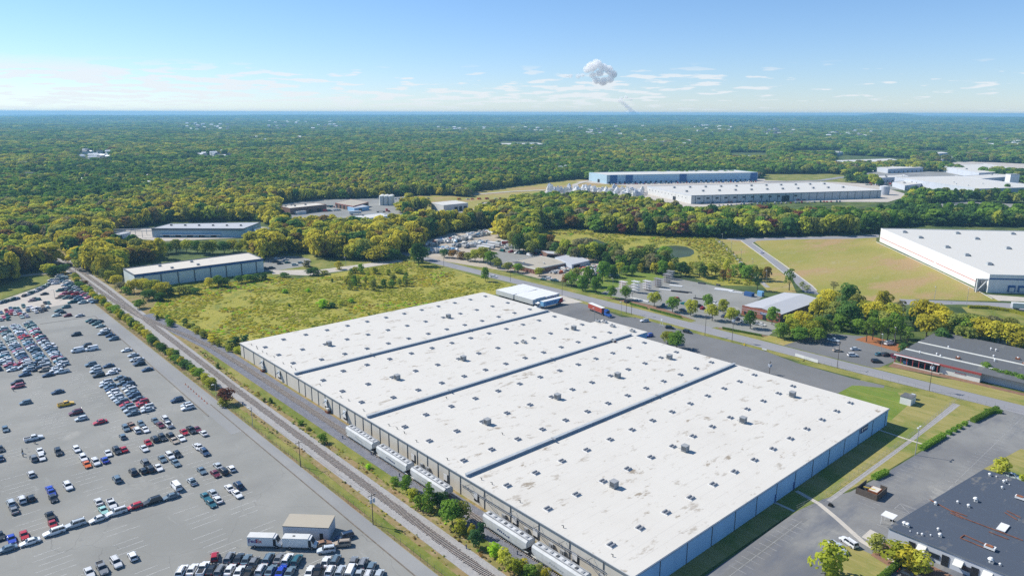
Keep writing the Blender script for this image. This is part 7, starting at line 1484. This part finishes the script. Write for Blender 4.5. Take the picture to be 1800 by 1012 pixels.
for px, py, lx, ly, hh, mt in ((1151, 517, 9, 1.6, .3, 'white'), (1170, 508, 9, 1.6, .3, 'white'), (1188, 501, 9, 2.6, .3, 'white'), (1194, 512, 11, 1.6, .7, 'dark'), (1205, 512, 8, 1.2, .5, 'dgrey'), (1272, 508, 12, 4, .5, 'white'), (1293, 512, 9, 2, .4, 'white'), (1236, 525, 12, .8, .6, 'dark'), (1316, 518, 6, 3, 2.4, 'bluetrim'), (1336, 518, 4, 2, 3.2, 'lblue'), (1124, 526, 14, 1.2, .5, 'white'), (1233, 497, 5, 2, .8, 'dgrey'), (1262, 500, 3, 1.4, 1.0, 'dgrey')):
    m = MB()
    for k in range(4): m.box(-lx / 2 + .1 * k, lx / 2 - .15 * k, -ly / 2 + k * ly / 4, -ly / 2 + (k + .85) * ly / 4, 0, hh * (1 - .12 * (k % 2)), M[mt])
    o = m.build('material_stack', None, P(px, py, .0), TH + R.choice([0, .35])); o.location.z = .06; w_ = {'white': 'white', 'dark': 'black', 'dgrey': 'dark grey', 'bluetrim': 'dark blue', 'lblue': 'light blue'}[mt]
    tag(o, None, 'stack', 'stacks of material in the storage yard'); PL.append((o, px, (w_ + ' stack of long material on the storage yard ground',)))
label_run(PL, lambda t: t[2], lambda t, o: ' '.join(f"{o} {t[2][0]}".split()) + (', from the left' if o else ''))
# contractor yard heaps: pipe bundles, crates, equipment
HP = []
def heap(px, py, lx, ly, hh, mts, zone, seed, rz):
    rr = random.Random(seed); m = MB()
    for k in range(16):
        x = rr.uniform(-lx / 2, lx / 2 * .6); y = rr.uniform(-ly / 2, ly / 2 * .7); a = rr.uniform(.3, .7) * min(lx, 5); b_ = rr.uniform(.4, 1.2); z = rr.uniform(.4, 1) * hh
        if rr.random() < .5: m.box(x, x + a, y, y + b_, 0, z, M[rr.choice(mts)], .05, .05)
        else: m.bar((x, y, z * .5), (x + a * 1.4, y + rr.uniform(-.5, .5), z * .5), z * .8, M[rr.choice(mts)], 8)
    o = m.build('material_heap', None, P(px, py, 0), rz); o.location.z = .05; tag(o, None, 'heap', 'heaps of building material'); HP.append((o, px, ('%s heap of crates %s' % ({'white': 'pale', 'offwhite': 'pale', 'cream': 'cream', 'orange': 'orange', 'contred': 'rusty', 'dgrey': 'dark', 'lblue': 'bluish'}[mts[0]], zone),)))
seed = 1
for x0, y0, x1, y1, n_, zone in ((752, 431, 820, 419, 20, 'in the far row of the contractor yard'), (822, 418, 880, 406, 12, 'at the contractor yard back corner'), (742, 446, 800, 440, 12, 'behind the contractor yard trees'), (800, 436, 850, 428, 12, 'in the contractor yard middle row'), (975, 478, 1060, 468, 16, 'beside the contractor grey hall'), (1035, 480, 1060, 470, 6, 'by the trees right of the grey hall'), (900, 436, 960, 441, 8, 'along the contractor yard fence')):
    for k in range(n_):
        t = (k + R.random()) / n_; a = ['offwhite', 'white', 'cream', 'offwhite', 'contred', 'dgrey', 'lblue'][R.randrange(7)] if 'contractor grey hall' not in zone else R.choice(['orange', 'cream', 'offwhite', 'contred'])
        heap(x0 + (x1 - x0) * t, y0 + (y1 - y0) * t + R.uniform(-3, 3), (7 if 'hall' in zone else 12), 4.5, (2.2 if 'hall' in zone else 3.4), [a, a, 'offwhite', 'grey', 'beige'], zone, seed, TH + PI / 2 * R.choice([0, .9, 1])); seed += 1
# bales behind the far warehouses
for k in range(120):
    t = R.random(); px = 962 + 180 * t; py = 334 + R.random() ** .8 * 12 + (t - .5) * 3
    if px > 1130: continue
    p = P(px, py); s_ = R.uniform(2.2, 4.6); hh = R.uniform(3, 8); m = MB(); mt = R.choice(['white', 'offwhite', 'offwhite', 'palewall', 'cream', 'white']); m.box(-s_, s_, -s_ * .6, s_ * .6, 0, hh, M[mt]); m.box(-s_ * .7, s_ * 1.0, -s_ * .7, -s_ * .2, 0, hh * .6, M[mt]); m.box(-s_ * .5, s_ * .2, -s_ * .3, s_ * .5, hh, hh * 1.3, M[mt])
    o = m.build('wrapped_stack', None, p, R.uniform(0, 3)); o.location.z = .3; tag(o, None, 'stack', 'wrapped stacks in the far yard'); HP.append((o, px, ('%s wrapped stack beside the wide far warehouse' % {'white': 'white', 'offwhite': 'off-white', 'palewall': 'pale blue-grey', 'cream': 'cream'}[mt],)))
label_run(HP, lambda t: t[2], lambda t, o: ' '.join(f"{o} {t[2][0]}".split()) + (', from left' if o else ''))
# far clutter of the right lots: nothing more than bins and small sheds
# people in the car park
def person(px, py, lab, top, leg, step=.25, rz=0, fn=None):
    p = P(px, py); me = bpy.data.meshes.new('person'); 
    V = [(0, 0, .95), (0, 0, 1.15), (0, 0, 1.38), (0, 0, 1.5), (0, .02, 1.62), (0, .02, 1.70), (-.10, step * .3, .86), (-.11, step * .6, .48), (-.11, step * .4, .08), (-.11, step * .4 + .14, .04), (.10, -step * .3, .86), (.11, -step * .5, .48), (.11, -step, .10), (.11, -step + .14, .05), (-.19, 0, 1.38), (-.24, .02, 1.12), (-.22, .14, .90), (.19, 0, 1.38), (.24, 0, 1.12), (.23, .12, .90)]
    E = [(0, 1), (1, 2), (2, 3), (3, 4), (4, 5), (0, 6), (6, 7), (7, 8), (8, 9), (0, 10), (10, 11), (11, 12), (12, 13), (2, 14), (14, 15), (15, 16), (2, 17), (17, 18), (18, 19)]
    rad = [.15, .14, .15, .06, .10, .09, .10, .07, .05, .05, .10, .07, .05, .05, .07, .05, .04, .07, .05, .04]
    me.from_pydata(V, E, []); o = link('person', me, None, (p.x, p.y, .05), rz); me.materials.append(top)
    sk_ = o.modifiers.new('skin', 'SKIN')
    for i, r_ in enumerate(rad): me.skin_vertices[0].data[i].radius = (r_, r_)
    me.skin_vertices[0].data[0].use_root = True; ss = o.modifiers.new('sub', 'SUBSURF'); ss.levels = 1; ss.render_levels = 1
    tag(o, lab, 'person', 'people in the car park')
    h = MB()
    for z0, z1, r_, mt in ((1.60, 1.78, .115, M['dark']),): h.cyl(0, -.01, 1.66, 1.80, .115, M['dark'], 10, .07)
    h.build('hair', o); q = MB()
    for s in ((-.11, step * .4, -.10, step * .3), (.11, -step, .10, -step * .3)): q.bar((s[0], s[1], .08), (s[2], s[3], .95), .16, M[leg], 8, .24)
    q.build('trousers', o); return o
if 'skin_layer' in dir(): pass
def add_skin(me): 
    if not me.skin_vertices: pass
for px, py, lab, c, lg in ((62.6, 784, 'person in dark jacket beside the white pickup in the loose rows', 'ink', 'dark'), (42.5, 807, 'person in light shirt walking left of the parked cars', 'palewall', 'dark'), (41.5, 801, 'person in dark clothes behind the one in the light shirt', 'dgrey', 'dark'), (257.6, 730, 'person in dark clothes at the foot of the double column of cars', 'ink', 'dark'), (24.5, 692, 'person in grey below the pinkish red SUV', 'grey', 'dark'), (1222, 521, 'person in dark clothes standing in the storage yard', 'dgrey', 'dark')):
    try: person(px, py, lab, M[c], lg, .25, R.uniform(0, 6))
    except Exception as ex: print('person', ex)
# ------------------------------------------------------------------ clouds far beyond the haze
def puffs(name, label, balls, m):
    bm = bmesh.new(); rr = random.Random(4)
    for x, y, z, r in balls:
        mt = Matrix.Translation((x, y, z)) @ Matrix.Rotation(rr.uniform(0, 6), 4, 'Z') @ Matrix.Scale(r, 4) @ Matrix.Diagonal((1, 1, .86, 1))
        bmesh.ops.create_icosphere(bm, subdivisions=4, radius=1.0, matrix=mt)
    me = bpy.data.meshes.new(name); bm.to_mesh(me); bm.free()
    me.materials.append(m); me.polygons.foreach_set('use_smooth', [True] * len(me.polygons)); o = link(name, me)
    mn = min(b[3] for b in balls); rm = o.modifiers.new('merge', 'REMESH'); rm.mode = 'VOXEL'; rm.voxel_size = max(16, mn * .14); rm.use_smooth_shade = True
    for sz, st in ((mn * 3.0, mn * 1.5), (mn * 1.0, mn * .6)):
        tx = bpy.data.textures.new('billow', 'CLOUDS'); tx.noise_scale = sz; tx.noise_depth = 3; dm = o.modifiers.new('billow', 'DISPLACE'); dm.texture = tx; dm.texture_coords = 'LOCAL'; dm.strength = st; dm.mid_level = .5
    return tag(o, label, 'cloud', None, 'stuff')
def cloudmat():
    m = bpy.data.materials.new('cloud_vapour'); m.use_nodes = True; n, l = NT(m.node_tree); n.clear()
    out = n.new('ShaderNodeOutputMaterial'); v = n.new('ShaderNodeVolumeScatter'); v.inputs['Color'].default_value = (1, 1, 1, 1); v.inputs['Density'].default_value = .0055; v.inputs['Anisotropy'].default_value = 0.0
    l.new(v.outputs[0], out.inputs['Volume']); return m
CM = cloudmat(); CM2 = CM.copy(); CM2.name = 'steam_vapour'; CM2.node_tree.nodes['Volume Scatter'].inputs['Density'].default_value = .007
def sky_at(px, py, dist):
    u = (px - 900) / F; v = (py - 506) / F; u, v = u - v * ROLL, v + u * ROLL
    d = Vector((u, _cp - v * _sp, -(_sp + v * _cp))); d *= dist / d.y; return d + Vector((0, 0, H))
def cloud(name, label, blobs, dist, jitter=5, seed=3):
    rr = random.Random(seed); bl = []; k = dist / F
    for px, py, r in blobs:
        c = sky_at(px, py, dist); bl.append((c.x, c.y, c.z, r * k))
        for i in range(jitter):
            a = rr.uniform(0, 6.28); e = rr.uniform(-.5, 1.2); q = r * k * .75
            bl.append((c.x + math.cos(a) * q * math.cos(e), c.y + rr.uniform(-.5, .5) * q, c.z + math.sin(e) * q * .8, r * k * rr.uniform(.3, .55)))
    return puffs(name, label, bl, CM if name == 'cloud' else CM2)
cloud('cloud', 'big white cumulus cloud high above the horizon plume', [(1038, 117, 10), (1047, 112, 9), (1030, 122, 7), (1058, 118, 8), (1068, 122, 8), (1075, 130, 8), (1070, 139, 7), (1058, 143, 8), (1046, 141, 7), (1040, 132, 6), (1052, 128, 7), (1014, 134, 4.5), (1022, 132, 4), (1001, 133, 4), (994, 134, 3)], 30000, 3)
cloud('steam_plume', 'white steam plume rising from the far horizon', [(1094, 200, 4), (1102, 198, 5), (1110, 197, 6), (1118, 199, 5), (1127, 200, 4), (1106, 191, 4.5), (1100, 186, 4.5), (1094, 181, 4), (1088, 177, 4), (1090, 172, 3.4), (1099, 170, 3.6), (1107, 174, 3.4)], 26000, 6, 9)

# ------------------------------------------------------------------ haze
hz = MB(); hz.box(-22800, 22800, -1500, 23600, -60, 125, M['white'])
me = hz.mesh('haze'); me.materials.clear()
hm = bpy.data.materials.new('thin_blue_air'); hm.use_nodes = True; n, l = NT(hm.node_tree); n.clear()
o_ = n.new('ShaderNodeOutputMaterial'); pv = n.new('ShaderNodeVolumePrincipled'); pv.inputs['Color'].default_value = (.30, .62, .95, 1); pv.inputs['Density'].default_value = HAZE_D; pv.inputs['Anisotropy'].default_value = .1
l.new(pv.outputs[0], o_.inputs['Volume']); me.materials.append(hm)
tag(link('haze', me), 'thin blue haze over the far land', 'haze', None, 'stuff')
